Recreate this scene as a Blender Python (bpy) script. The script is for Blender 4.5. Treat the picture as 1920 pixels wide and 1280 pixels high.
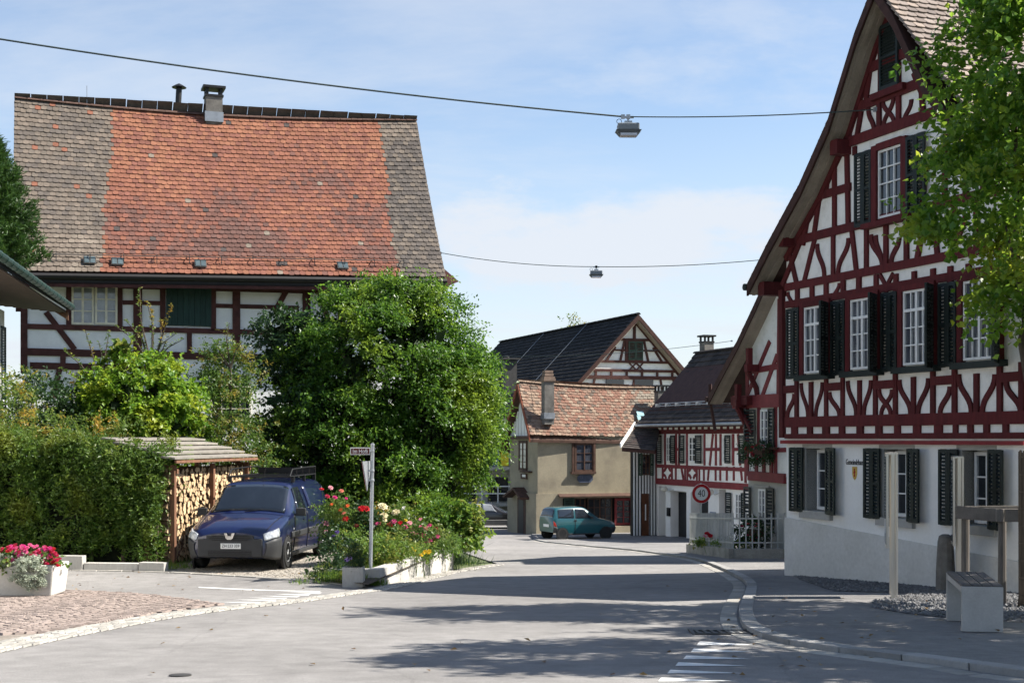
import bpy, bmesh, math, random
import numpy as np
from mathutils import Vector, Matrix
R = math.radians
rng = np.random.default_rng(7)
random.seed(7)
for o in list(bpy.data.objects):
    bpy.data.objects.remove(o)
scene = bpy.context.scene
COL = scene.collection
# ---------------------------------------------------------------- camera
F = 2540.0            # focal length in photo pixels (1920 wide)
HZ = 822.0            # eye level in the photo
ZC = 1.7              # eye height above the datum
cam = bpy.data.cameras.new('camera'); camo = bpy.data.objects.new('camera', cam); COL.objects.link(camo)
cam.sensor_width = 36.0; cam.lens = F / 1920 * 36.0; cam.shift_y = (HZ - 640) / 1920
cam.clip_start = 0.1; cam.clip_end = 3000
camo.location = (0, 0, ZC); camo.rotation_euler = (R(90), 0, 0)
scene.camera = camo
# ---------------------------------------------------------------- sun and sky
SUN_AZ, SUN_EL = R(88), R(47)
sd = Vector((math.sin(SUN_AZ) * math.cos(SUN_EL), math.cos(SUN_AZ) * math.cos(SUN_EL), math.sin(SUN_EL)))
sl = bpy.data.lights.new('sun', 'SUN'); so = bpy.data.objects.new('sun', sl); COL.objects.link(so)
sl.energy = 5.0; sl.angle = R(0.5); sl.color = (1.0, 0.945, 0.86)
so.rotation_euler = sd.to_track_quat('Z', 'Y').to_euler(); so.location = (30, 20, 40)
world = bpy.data.worlds.new('World'); scene.world = world; world.use_nodes = True
wn = world.node_tree.nodes; wl = world.node_tree.links
for n in list(wn): wn.remove(n)
def wnode(t, **k):
    n = wn.new(t)
    for a, b in k.items(): setattr(n, a, b)
    return n
wout = wnode('ShaderNodeOutputWorld'); wbg = wnode('ShaderNodeBackground'); wbg.inputs[1].default_value = 0.08
sky = wnode('ShaderNodeTexSky', sky_type='NISHITA', sun_disc=False, sun_elevation=SUN_EL, sun_rotation=SUN_AZ,
            air_density=1.0, dust_density=0.8, ozone_density=1.3, altitude=400)
def wmath(op, a, b=None, c=None, clamp=False):
    n = wnode('ShaderNodeMath', operation=op, use_clamp=clamp)
    for i, v in enumerate((a, b, c)):
        if v is None: continue
        if isinstance(v, (int, float)): n.inputs[i].default_value = v
        else: wl.new(v, n.inputs[i])
    return n.outputs[0]
tc = wnode('ShaderNodeTexCoord'); sep = wnode('ShaderNodeSeparateXYZ'); wl.new(tc.outputs['Generated'], sep.inputs[0])
# clouds: thin cirrus streaks plus a soft low bank, on a plane far overhead (direction / elevation)
cz = wmath('MAXIMUM', sep.outputs[2], 0.02)
cx = wmath('DIVIDE', sep.outputs[0], wmath('ADD', cz, 0.12)); cy = wmath('DIVIDE', sep.outputs[1], wmath('ADD', cz, 0.12))
cmb = wnode('ShaderNodeCombineXYZ'); wl.new(cx, cmb.inputs[0]); wl.new(wmath('MULTIPLY', cy, 1.7), cmb.inputs[1])
def wnoise(scale, detail, rough, dist, off):
    mp = wnode('ShaderNodeMapping'); mp.inputs['Location'].default_value = off; wl.new(cmb.outputs[0], mp.inputs[0])
    n = wnode('ShaderNodeTexNoise'); n.inputs['Scale'].default_value = scale; n.inputs['Detail'].default_value = detail
    n.inputs['Roughness'].default_value = rough; n.inputs['Distortion'].default_value = dist
    wl.new(mp.outputs[0], n.inputs['Vector']); return n.outputs['Fac']
def wramp(v, a, b, hi=1.0):
    m = wnode('ShaderNodeMapRange', interpolation_type='SMOOTHSTEP'); wl.new(v, m.inputs[0])
    m.inputs[1].default_value = a; m.inputs[2].default_value = b; m.inputs[4].default_value = hi; return m.outputs[0]
c1 = wramp(wnoise(0.55, 9, 0.62, 0.4, (3.1, 1.7, 0)), 0.44, 0.74, 0.75)
c2 = wramp(wnoise(1.6, 10, 0.66, 0.2, (0.6, 4.2, 0)), 0.55, 0.8, 0.55)
# the bank of soft cloud low over the far roofs, and thin veils above it
cyy = wmath('MAXIMUM', sep.outputs[1], 0.05); ax = wmath('DIVIDE', sep.outputs[0], cyy); az = wmath('DIVIDE', sep.outputs[2], cyy)
def bank(cx0, cz0, rx, rz, scale, off, lo, hi, amt):
    d = wmath('ADD', wmath('POWER', wmath('ABSOLUTE', wmath('DIVIDE', wmath('SUBTRACT', ax, cx0), rx)), 2.0), wmath('POWER', wmath('ABSOLUTE', wmath('DIVIDE', wmath('SUBTRACT', az, cz0), rz)), 2.0))
    c = wnode('ShaderNodeCombineXYZ'); wl.new(ax, c.inputs[0]); wl.new(wmath('MULTIPLY', az, 2.6), c.inputs[1])
    mp = wnode('ShaderNodeMapping'); mp.inputs['Location'].default_value = off; wl.new(c.outputs[0], mp.inputs[0])
    n = wnode('ShaderNodeTexNoise'); n.inputs['Scale'].default_value = scale; n.inputs['Detail'].default_value = 9; n.inputs['Roughness'].default_value = .6; wl.new(mp.outputs[0], n.inputs['Vector'])
    return wmath('MULTIPLY', wramp(wmath('SUBTRACT', n.outputs['Fac'], wmath('MULTIPLY', d, .22)), lo, hi), amt)
b1 = bank(.085, .145, .17, .042, 9.0, (2.2, .4, 0), .22, .50, .95); b2 = bank(.12, .29, .30, .05, 6.0, (5.1, 1.3, 0), .30, .62, .62); b3 = bank(-.10, .33, .12, .03, 12.0, (1.1, 7.3, 0), .36, .66, .5)
cl = wmath('MAXIMUM', wmath('MAXIMUM', wmath('MAXIMUM', c1, c2), b1), wmath('MAXIMUM', b2, b3))
low = wramp(sep.outputs[2], 0.30, 0.0, 0.62)          # the haze that whitens the sky towards the horizon
fac = wmath('MINIMUM', wmath('ADD', wmath('MULTIPLY', cl, 0.72), low), 0.93)
mx = wnode('ShaderNodeMix', data_type='RGBA'); wl.new(fac, mx.inputs[0]); wl.new(sky.outputs[0], mx.inputs[6])
mx.inputs[7].default_value = (4.3, 4.55, 4.95, 1)
wl.new(mx.outputs[2], wbg.inputs[0]); wl.new(wbg.outputs[0], wout.inputs[0])
scene.view_settings.view_transform = 'Standard'; scene.view_settings.look = 'None'
scene.view_settings.gamma = 1.0; scene.view_settings.use_curve_mapping = False
scene.view_settings.exposure = 1.25
scene.cycles.use_adaptive_sampling = True; scene.cycles.adaptive_threshold = 0.025
scene.cycles.max_bounces = 4; scene.cycles.diffuse_bounces = 2; scene.cycles.glossy_bounces = 2; scene.cycles.transmission_bounces = 3
# ---------------------------------------------------------------- terrain and picture geometry
def drop(x, y):
    """how far the road lies below the eye"""
    if y < 10: p = 1.6 + .015 * y
    elif y < 58: p = 1.2 + .055 * y
    elif y < 70: p = 4.39 + .03 * (y - 58)
    else: p = 4.75 + .005 * (y - 70)
    if y > 22 and x < -2:
        q = 2.41 if y < 36 else (2.41 + (y - 36) * .11 if y < 50 else p)
        t = min(1, -2 - x); p = p + (q - p) * t
    return p + 0.05
def gz(x, y, lift=0.0): return ZC - drop(x, y) + lift
def P(px, py, y): return Vector(((px - 960) / F * y, y, ZC + (HZ - py) / F * y))
def GP(px, py, lift=0.0):
    a, m = (px - 960) / F, (py - HZ) / F
    lo, hi = 4.0, 140.0
    for _ in range(50):
        mid = (lo + hi) / 2
        if m * mid > drop(a * mid, mid) - lift: hi = mid
        else: lo = mid
    return Vector((a * lo, lo, gz(a * lo, lo, lift)))
# ---------------------------------------------------------------- materials
MATS = {}
def M(name, col, rough=.8, var=.18, scale=3.0, bump=0.0, bscale=40.0, spec=.3, metal=0.0, col2=None, objvar=0.0, stretch=None, fine=.5, coat=0.0, thr=None):
    if name in MATS: return MATS[name]
    m = bpy.data.materials.new(name); m.use_nodes = True; nt = m.node_tree; N = nt.nodes; L = nt.links
    b = N['Principled BSDF']; b.inputs['Roughness'].default_value = rough; b.inputs['Metallic'].default_value = metal
    b.inputs['Specular IOR Level'].default_value = spec; b.inputs['Coat Weight'].default_value = coat
    c = np.array(col[:3]); c2 = np.array(col2[:3]) if col2 is not None else None
    geo = N.new('ShaderNodeNewGeometry'); mp = N.new('ShaderNodeMapping'); L.new(geo.outputs['Position'], mp.inputs[0])
    if stretch: mp.inputs['Scale'].default_value = stretch
    n1 = N.new('ShaderNodeTexNoise'); n1.inputs['Scale'].default_value = scale; n1.inputs['Detail'].default_value = 6; n1.inputs['Roughness'].default_value = .6
    L.new(mp.outputs[0], n1.inputs['Vector'])
    n2 = N.new('ShaderNodeTexNoise'); n2.inputs['Scale'].default_value = scale * 14; n2.inputs['Detail'].default_value = 4
    L.new(mp.outputs[0], n2.inputs['Vector'])
    mr = N.new('ShaderNodeMapRange'); L.new(n1.outputs['Fac'], mr.inputs[0])
    lo, hi = thr if thr else (.3, .7)
    mr.inputs[1].default_value = lo; mr.inputs[2].default_value = hi
    mix = N.new('ShaderNodeMix'); mix.data_type = 'RGBA'; L.new(mr.outputs[0], mix.inputs[0])
    A = c * (1 - var); B = c2 if c2 is not None else np.minimum(c * (1 + var), .95)
    if c2 is not None: A = c
    mix.inputs[6].default_value = (*A, 1); mix.inputs[7].default_value = (*B, 1)
    hsv = N.new('ShaderNodeHueSaturation'); L.new(mix.outputs[2], hsv.inputs['Color'])
    mm = N.new('ShaderNodeMapRange'); L.new(n2.outputs['Fac'], mm.inputs[0]); mm.inputs[1].default_value = .25; mm.inputs[2].default_value = .75
    mm.inputs[3].default_value = 1 - fine * var; mm.inputs[4].default_value = 1 + fine * var
    val = mm.outputs[0]
    if objvar:
        oi = N.new('ShaderNodeObjectInfo'); ov = N.new('ShaderNodeMapRange')
        ad = N.new('ShaderNodeMath'); ad.operation = 'ADD'; L.new(oi.outputs['Random'], ad.inputs[0]); L.new(geo.outputs['Random Per Island'], ad.inputs[1])
        fr = N.new('ShaderNodeMath'); fr.operation = 'FRACT'; L.new(ad.outputs[0], fr.inputs[0]); L.new(fr.outputs[0], ov.inputs[0])
        ov.inputs[3].default_value = 1 - objvar; ov.inputs[4].default_value = 1 + objvar
        mu = N.new('ShaderNodeMath'); mu.operation = 'MULTIPLY'; L.new(val, mu.inputs[0]); L.new(ov.outputs[0], mu.inputs[1]); val = mu.outputs[0]
    L.new(val, hsv.inputs['Value']); L.new(hsv.outputs[0], b.inputs['Base Color'])
    if bump:
        nb = N.new('ShaderNodeTexNoise'); nb.inputs['Scale'].default_value = bscale; nb.inputs['Detail'].default_value = 5; L.new(mp.outputs[0], nb.inputs['Vector'])
        bp = N.new('ShaderNodeBump'); bp.inputs['Strength'].default_value = bump; bp.inputs['Distance'].default_value = .02
        L.new(nb.outputs['Fac'], bp.inputs['Height']); L.new(bp.outputs[0], b.inputs['Normal'])
    MATS[name] = m
    return m
def LEAF(name, a, b, c=None, trans=.42, tint=1.0, rough=.45, ys=1.3):
    """leaf: colours a..b by leaf, patches of c by place, translucent"""
    if name in MATS: return MATS[name]
    m = bpy.data.materials.new(name); m.use_nodes = True; nt = m.node_tree; N = nt.nodes; L = nt.links
    bs = N['Principled BSDF']; bs.inputs['Roughness'].default_value = rough; bs.inputs['Specular IOR Level'].default_value = .35
    geo = N.new('ShaderNodeNewGeometry'); mix = N.new('ShaderNodeMix'); mix.data_type = 'RGBA'
    L.new(geo.outputs['Random Per Island'], mix.inputs[0]); mix.inputs[6].default_value = (*a, 1); mix.inputs[7].default_value = (*b, 1)
    out = mix.outputs[2]
    if c is not None:
        n1 = N.new('ShaderNodeTexNoise'); n1.inputs['Scale'].default_value = ys; n1.inputs['Detail'].default_value = 3; L.new(geo.outputs['Position'], n1.inputs['Vector'])
        mr = N.new('ShaderNodeMapRange'); L.new(n1.outputs['Fac'], mr.inputs[0]); mr.inputs[1].default_value = .52; mr.inputs[2].default_value = .68
        m2 = N.new('ShaderNodeMix'); m2.data_type = 'RGBA'; L.new(mr.outputs[0], m2.inputs[0]); L.new(out, m2.inputs[6]); m2.inputs[7].default_value = (*c, 1); out = m2.outputs[2]
    L.new(out, bs.inputs['Base Color'])
    tr = N.new('ShaderNodeBsdfTranslucent'); hs = N.new('ShaderNodeHueSaturation'); hs.inputs['Value'].default_value = 1.9 * tint; hs.inputs['Hue'].default_value = .485
    L.new(out, hs.inputs['Color']); L.new(hs.outputs[0], tr.inputs['Color'])
    ms = N.new('ShaderNodeMixShader'); ms.inputs[0].default_value = trans; L.new(bs.outputs[0], ms.inputs[1]); L.new(tr.outputs[0], ms.inputs[2])
    L.new(ms.outputs[0], N['Material Output'].inputs['Surface']); MATS[name] = m
    return m
def GLASS(name, col=(.02, .024, .03), rough=.04, var=.3):
    return M(name, col, rough=rough, var=var, scale=.9, spec=.75)
# ---------------------------------------------------------------- mesh building
WLOC = {}
class MB:
    def __init__(s): s.v = []; s.f = []; s.m = []
    def add(s, vs, fs, mi=0):
        k = len(s.v); s.v.extend([tuple(p) for p in vs])
        for f in fs: s.f.append(tuple(i + k for i in f)); s.m.append(mi)
        return s
    def box(s, c, size, X=(1, 0, 0), Y=None, Z=(0, 0, 1), mi=0):
        X = Vector(X).normalized(); Z = Vector(Z).normalized(); Y = Vector(Y).normalized() if Y is not None else Z.cross(X)
        c = Vector(c); hx, hy, hz = size[0] / 2, size[1] / 2, size[2] / 2
        vs = [c + X * (sx * hx) + Y * (sy * hy) + Z * (sz * hz) for sx, sy, sz in ((-1,-1,-1),(1,-1,-1),(1,1,-1),(-1,1,-1),(-1,-1,1),(1,-1,1),(1,1,1),(-1,1,1))]
        return s.add(vs, [(0,3,2,1),(4,5,6,7),(0,1,5,4),(1,2,6,5),(2,3,7,6),(3,0,4,7)], mi)
    def prism(s, pts, off, mi=0):
        """polygon of 3D points extruded by the vector off"""
        n = len(pts); pts = [Vector(p) for p in pts]; off = Vector(off)
        nn = Vector((0, 0, 0))
        for i in range(n): nn += pts[i].cross(pts[(i + 1) % n])
        if nn.dot(off) > 0: pts = pts[::-1]
        vs = pts + [p + off for p in pts]
        fs = [tuple(range(n)), tuple(range(2 * n - 1, n - 1, -1))] + [((i + 1) % n, i, i + n, (i + 1) % n + n) for i in range(n)]
        return s.add(vs, fs, mi)
    def tube(s, pts, r, n=8, cap=True, mi=0):
        pts = [Vector(p) for p in pts]; rs = r if isinstance(r, (list, tuple)) else [r] * len(pts)
        vs = []; up = Vector((.31, .17, .93))
        for i, p in enumerate(pts):
            t = (pts[min(i + 1, len(pts) - 1)] - pts[max(i - 1, 0)])
            if t.length < 1e-9: t = Vector((0, 0, 1))
            t.normalize(); a = t.cross(up)
            if a.length < .05: a = t.cross(Vector((1, 0, 0)))
            a.normalize(); b = t.cross(a); up = a.cross(t)
            for j in range(n):
                w = 2 * math.pi * j / n; vs.append(p + (a * math.cos(w) + b * math.sin(w)) * rs[i])
        fs = []
        for i in range(len(pts) - 1):
            for j in range(n):
                q = (j + 1) % n; fs.append((i * n + j, i * n + q, (i + 1) * n + q, (i + 1) * n + j))
        if cap: fs += [tuple(range(n - 1, -1, -1)), tuple(range((len(pts) - 1) * n, len(pts) * n))]
        return s.add(vs, fs, mi)
    def lathe(s, c, prof, n=16, Z=(0, 0, 1), mi=0):
        c = Vector(c); Z = Vector(Z).normalized(); A = Z.orthogonal().normalized(); B = Z.cross(A)
        vs = []
        for r, h in prof:
            for j in range(n):
                w = 2 * math.pi * j / n; vs.append(c + Z * h + (A * math.cos(w) + B * math.sin(w)) * r)
        fs = []
        for i in range(len(prof) - 1):
            for j in range(n):
                q = (j + 1) % n; fs.append((i * n + j, i * n + q, (i + 1) * n + q, (i + 1) * n + j))
        fs += [tuple(range(n - 1, -1, -1)), tuple(range((len(prof) - 1) * n, len(prof) * n))]
        return s.add(vs, fs, mi)
    def build(s, name, mat, parent=None, smooth=False, bevel=0.0):
        vs = np.array(s.v, dtype=np.float64)
        if len(vs) == 0: return None
        c = (vs.min(0) + vs.max(0)) / 2
        me = bpy.data.meshes.new(name); me.from_pydata((vs - c).tolist(), [], s.f)
        ms = mat if isinstance(mat, (list, tuple)) else [mat]
        for q in ms: me.materials.append(q)
        if len(ms) > 1: me.polygons.foreach_set('material_index', s.m)
        if smooth: me.polygons.foreach_set('use_smooth', [True] * len(me.polygons))
        o = obj(name, me, parent, Vector(c))
        if bevel:
            b = o.modifiers.new('bevel', 'BEVEL'); b.width = bevel; b.segments = 2; b.limit_method = 'ANGLE'
        return o
def obj(name, data, parent=None, wloc=Vector((0, 0, 0))):
    o = bpy.data.objects.new(name, data); COL.objects.link(o)
    WLOC[o] = Vector(wloc)
    if parent is not None: o.parent = parent; o.location = Vector(wloc) - WLOC[parent]
    else: o.location = wloc
    return o
def tag(o, label=None, cat=None, group=None, kind=None):
    if label: o['label'] = label
    if cat: o['category'] = cat
    if group: o['group'] = group
    if kind: o['kind'] = kind
    return o
def thing(name, loc, label, cat, group=None):
    o = obj(name, None, None, Vector(loc)); o.empty_display_size = .2
    return tag(o, label, cat, group)
def npmesh(name, V, Fa, mat, parent=None, mi=None, smooth=False, wloc=None):
    """V (n,3), Fa (m,k) arrays in world coordinates"""
    V = np.asarray(V, dtype=np.float64); c = (V.min(0) + V.max(0)) / 2; Vl = (V - c).astype(np.float32)
    me = bpy.data.meshes.new(name); k = Fa.shape[1]
    me.vertices.add(len(Vl)); me.vertices.foreach_set('co', Vl.ravel())
    me.loops.add(Fa.size); me.loops.foreach_set('vertex_index', Fa.astype(np.int32).ravel())
    me.polygons.add(len(Fa)); me.polygons.foreach_set('loop_start', np.arange(0, Fa.size, k, dtype=np.int32))
    me.polygons.foreach_set('loop_total', np.full(len(Fa), k, dtype=np.int32))
    ms = mat if isinstance(mat, (list, tuple)) else [mat]
    for q in ms: me.materials.append(q)
    if mi is not None: me.polygons.foreach_set('material_index', np.asarray(mi, dtype=np.int32))
    me.polygons.foreach_set('use_smooth', [bool(smooth)] * len(Fa))
    me.update(calc_edges=True); me.validate()
    return obj(name, me, parent, Vector(c))
class Fac:
    """a facade plane: origin at eye level, u along U, v up, d outward along N"""
    def __init__(s, O, U, N):
        s.O = Vector((O[0], O[1], ZC)); s.U = Vector((U[0], U[1], 0)).normalized(); s.N = Vector((N[0], N[1], 0)).normalized()
    def px(s, px, py, d=0.0):
        r = Vector(((px - 960) / F, 1, (HZ - py) / F)); C = Vector((0, 0, ZC)); O = s.O + s.N * d
        t = (O - C).dot(s.N) / r.dot(s.N); p = C + r * t - O
        return (p.dot(s.U), p.z)
    def pt(s, u, v, d=0.0): return s.O + s.U * u + s.N * d + Vector((0, 0, v))
    def rect(s, mb, u0, v0, u1, v1, d0, d1, mi=0):
        return mb.prism([s.pt(u0, v0, d0), s.pt(u1, v0, d0), s.pt(u1, v1, d0), s.pt(u0, v1, d0)], s.N * (d1 - d0), mi)
    def poly(s, mb, uv, d0, d1, mi=0): return mb.prism([s.pt(u, v, d0) for u, v in uv], s.N * (d1 - d0), mi)
    def bar(s, mb, uv, w, d0, d1, mi=0):
        L, Rr = [], []; n = len(uv)
        for i in range(n):
            a = Vector(uv[max(i - 1, 0)]); b = Vector(uv[min(i + 1, n - 1)]); t = (b - a).normalized(); q = Vector((-t.y, t.x)) * (w / 2)
            p = Vector(uv[i]); L.append(p + q); Rr.append(p - q)
        k = len(L)
        vs = [s.pt(p.x, p.y, d) for d in (d0, d1) for p in L + Rr]
        fs = []
        for i in range(k - 1):
            a, b, c, e = i, i + 1, k + i + 1, k + i; z = 2 * k
            fs += [(e + z, c + z, b + z, a + z), (a, b, c, e), (a, a + z, b + z, b), (c, c + z, e + z, e)]
        z = 2 * k
        fs += [(0, k, k + z, z), (k - 1, k - 1 + z, 2 * k - 1 + z, 2 * k - 1)]
        return mb.add(vs, fs, mi)
def scurve(p, q, amp, n=7):
    """an S-shaped run of points from p to q, bowed by amp"""
    p, q = Vector(p), Vector(q); t = q - p; w = Vector((-t.y, t.x)).normalized()
    return [tuple(p + t * (i / (n - 1)) + w * (amp * math.sin(2 * math.pi * i / (n - 1)))) for i in range(n)]
def wall_grid(fac, mb, u0, v0, u1, v1, holes, d0, d1, mi=0):
    us = sorted({u0, u1} | {h[0] for h in holes} | {h[2] for h in holes}); vs = sorted({v0, v1} | {h[1] for h in holes} | {h[3] for h in holes})
    for a, b in zip(us, us[1:]):
        run = None
        for c, e in zip(vs, vs[1:]):
            mu, mv = (a + b) / 2, (c + e) / 2
            if not any(h[0] < mu < h[2] and h[1] < mv < h[3] for h in holes): fac.rect(mb, a, c, b, e, d0, d1, mi)
def window(fac, parent, u0, v0, u1, v1, cols, rows, d, mframe, mglass, fw=.05, bw=.025, name='window', casement=2, top=None):
    """a window: frame with glazing bars (part) and each pane (sub-part); rows may be a list of fractions"""
    fr = MB(); t = .05
    fac.rect(fr, u0, v0, u0 + fw, v1, d, d + t); fac.rect(fr, u1 - fw, v0, u1, v1, d, d + t)
    fac.rect(fr, u0 + fw, v0, u1 - fw, v0 + fw, d, d + t); fac.rect(fr, u0 + fw, v1 - fw, u1 - fw, v1, d, d + t)
    iu0, iu1, iv0, iv1 = u0 + fw, u1 - fw, v0 + fw, v1 - fw
    ue = [iu0 + (iu1 - iu0) * i / cols for i in range(cols + 1)]
    re = rows if isinstance(rows, (list, tuple)) else [i / rows for i in range(rows + 1)]
    ve = [iv0 + (iv1 - iv0) * r for r in re]
    for i, u in enumerate(ue[1:-1], 1):
        w = bw * (2.2 if casement == 2 and cols % 2 == 0 and i == cols // 2 else 1); fac.rect(fr, u - w / 2, iv0, u + w / 2, iv1, d + .005, d + t - .003 + (.012 if w > bw else 0))
    for j, v in enumerate(ve[1:-1], 1):
        w = bw * (2.2 if top == j else 1); fac.rect(fr, iu0, v - w / 2, iu1, v + w / 2, d + .007, d + t - .006 + (.012 if w > bw else 0))
    o = fr.build(name, mframe, parent)
    for i in range(cols):
        for j in range(len(ve) - 1):
            g = MB(); fac.rect(g, ue[i] + .004, ve[j] + .004, ue[i + 1] - .004, ve[j + 1] - .004, d + .008, d + .016); g.build('pane', mglass, o)
    return o
def shutter(parent, hinge, along, out, w, h, mat, name='shutter', slat=.055, th=.035, split=1):
    """louvred shutter standing up from hinge; along = direction it extends, out = its outward face"""
    A = Vector(along).normalized(); Nn = Vector(out).normalized(); Zv = Vector((0, 0, 1)); hinge = Vector(hinge); mb = MB(); f = .055
    def bx(u, v, du, dv, d, dd): mb.box(hinge + A * u + Zv * v + Nn * d, (du, dd, dv), X=A, Y=Nn, Z=Zv)
    for k in range(split):
        a, b = w * k / split, w * (k + 1) / split - (.004 if split > 1 else 0)
        bx(a + f / 2, h / 2, f, h, th / 2, th); bx(b - f / 2, h / 2, f, h, th / 2, th)
        for v in (f / 2, h - f / 2, h * .5): bx((a + b) / 2, v, b - a - 2 * f, f * (1.2 if v != h * .5 else .9), th / 2, th - .004)
        n = int((h - 2 * f) / slat)
        for i in range(n):
            v = f + (h - 2 * f) * (i + .5) / n
            X = A; Y = (Nn * .75 - Zv * .66).normalized()
            mb.box(hinge + A * ((a + b) / 2) + Zv * v + Nn * (th * .45), (b - a - 2 * f, slat * .8, .008), X=X, Y=Y, Z=X.cross(Y))
    return mb.build(name, mat, parent)
# ---------------------------------------------------------------- ground sheets
def sheet(name, poly, lift, mat, parent=None, gx=1.0, gy=1.0, kind='structure', zf=None):
    bm = bmesh.new(); bm.faces.new([bm.verts.new((p[0], p[1], 0)) for p in poly])
    xs = [p[0] for p in poly]; ys = [p[1] for p in poly]
    for k in range(math.ceil(min(xs) / gx), math.floor(max(xs) / gx) + 1):
        bmesh.ops.bisect_plane(bm, geom=bm.verts[:] + bm.edges[:] + bm.faces[:], plane_co=(k * gx, 0, 0), plane_no=(1, 0, 0))
    for k in range(math.ceil(min(ys) / gy), math.floor(max(ys) / gy) + 1):
        bmesh.ops.bisect_plane(bm, geom=bm.verts[:] + bm.edges[:] + bm.faces[:], plane_co=(0, k * gy, 0), plane_no=(0, 1, 0))
    bmesh.ops.triangulate(bm, faces=bm.faces[:])
    for v in bm.verts: v.co.z = (zf or gz)(v.co.x, v.co.y) + lift
    bmesh.ops.recalc_face_normals(bm, faces=bm.faces[:])
    for f in bm.faces:
        if f.normal.z < 0: f.normal_flip()
    me = bpy.data.meshes.new(name); bm.to_mesh(me); bm.free(); me.materials.append(mat)
    o = obj(name, me, parent)
    if parent is not None: pass
    if kind: o['kind'] = kind
    return o
# ================================================================ GROUND
m_ground = M('earth_grass', (.09, .11, .045), var=.35, scale=1.2, bump=.5, bscale=25)
m_asph = M('asphalt', (.212, .204, .196), rough=.92, var=.16, scale=.28, bump=.35, bscale=160, fine=.9, spec=.15)
m_asph2 = M('asphalt_walk', (.20, .193, .187), rough=.92, var=.16, scale=.5, bump=.35, bscale=170, fine=.9, spec=.15)
def weather(m, dark, crack):
    nt = m.node_tree; N = nt.nodes; L = nt.links; b = N['Principled BSDF']; src = b.inputs['Base Color'].links[0].from_socket; geo = N.new('ShaderNodeNewGeometry')
    n = N.new('ShaderNodeTexNoise'); n.inputs['Scale'].default_value = .9; n.inputs['Detail'].default_value = 8; n.inputs['Roughness'].default_value = .7; L.new(geo.outputs['Position'], n.inputs['Vector'])
    r = N.new('ShaderNodeMapRange'); r.inputs[1].default_value = .52; r.inputs[2].default_value = .72; r.inputs[3].default_value = 1.0; r.inputs[4].default_value = dark; L.new(n.outputs['Fac'], r.inputs[0])
    wv = N.new('ShaderNodeTexNoise'); wv.inputs['Scale'].default_value = 2.2; L.new(geo.outputs['Position'], wv.inputs['Vector']); mxv = N.new('ShaderNodeMix'); mxv.data_type = 'VECTOR'; mxv.inputs[0].default_value = .12; L.new(geo.outputs['Position'], mxv.inputs[4]); L.new(wv.outputs['Color'], mxv.inputs[5])
    v = N.new('ShaderNodeTexVoronoi'); v.feature = 'DISTANCE_TO_EDGE'; v.inputs['Scale'].default_value = .42; L.new(mxv.outputs[1], v.inputs['Vector'])
    c = N.new('ShaderNodeMapRange'); c.inputs[1].default_value = .001; c.inputs[2].default_value = .006; c.inputs[3].default_value = crack; c.inputs[4].default_value = 1.0; L.new(v.outputs['Distance'], c.inputs[0])
    sp = N.new('ShaderNodeTexNoise'); sp.inputs['Scale'].default_value = 90; sp.inputs['Detail'].default_value = 2; L.new(geo.outputs['Position'], sp.inputs['Vector']); s2 = N.new('ShaderNodeMapRange'); s2.inputs[1].default_value = .3; s2.inputs[2].default_value = .7; s2.inputs[3].default_value = .82; s2.inputs[4].default_value = 1.18; L.new(sp.outputs['Fac'], s2.inputs[0])
    m1 = N.new('ShaderNodeMath'); m1.operation = 'MULTIPLY'; L.new(r.outputs[0], m1.inputs[0]); L.new(c.outputs[0], m1.inputs[1]); m2 = N.new('ShaderNodeMath'); m2.operation = 'MULTIPLY'; L.new(m1.outputs[0], m2.inputs[0]); L.new(s2.outputs[0], m2.inputs[1])
    h = N.new('ShaderNodeHueSaturation'); L.new(src, h.inputs['Color']); L.new(m2.outputs[0], h.inputs['Value']); L.new(h.outputs[0], b.inputs['Base Color'])
weather(m_asph, .84, .9); weather(m_asph2, .82, .92)
m_stone = M('granite', (.275, .268, .255), rough=.85, var=.14, scale=5, bump=.25, bscale=90, objvar=.16, spec=.2)
m_stone_pale = M('granite_pale', (.315, .30, .27), rough=.85, var=.14, scale=6, bump=.25, bscale=90, objvar=.2, spec=.2)
m_cob = M('porphyry', (.225, .185, .162), rough=.85, var=.16, scale=4, objvar=.28, col2=(.265, .215, .19), spec=.2)
m_sand = M('joint_sand', (.22, .19, .16), var=.2, scale=8, bump=.4, bscale=200)
m_paint = M('road_paint', (.62, .62, .6), rough=.7, var=.12, scale=6, col2=(.40, .395, .385), thr=(.5, .72))
m_gravel = M('gravel', (.165, .165, .168), rough=.9, var=.35, scale=30, bump=.9, bscale=120, objvar=.35)
m_gravel_w = M('gravel_warm', (.26, .235, .20), rough=.9, var=.35, scale=20, bump=.9, bscale=110, objvar=.35)
m_conc = M('concrete', (.40, .385, .355), rough=.9, var=.18, scale=2.2, bump=.25, bscale=60, stretch=(1, 1, .35))
m_concd = M('concrete_old', (.30, .285, .25), rough=.9, var=.3, scale=2.5, bump=.3, bscale=60)

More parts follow.
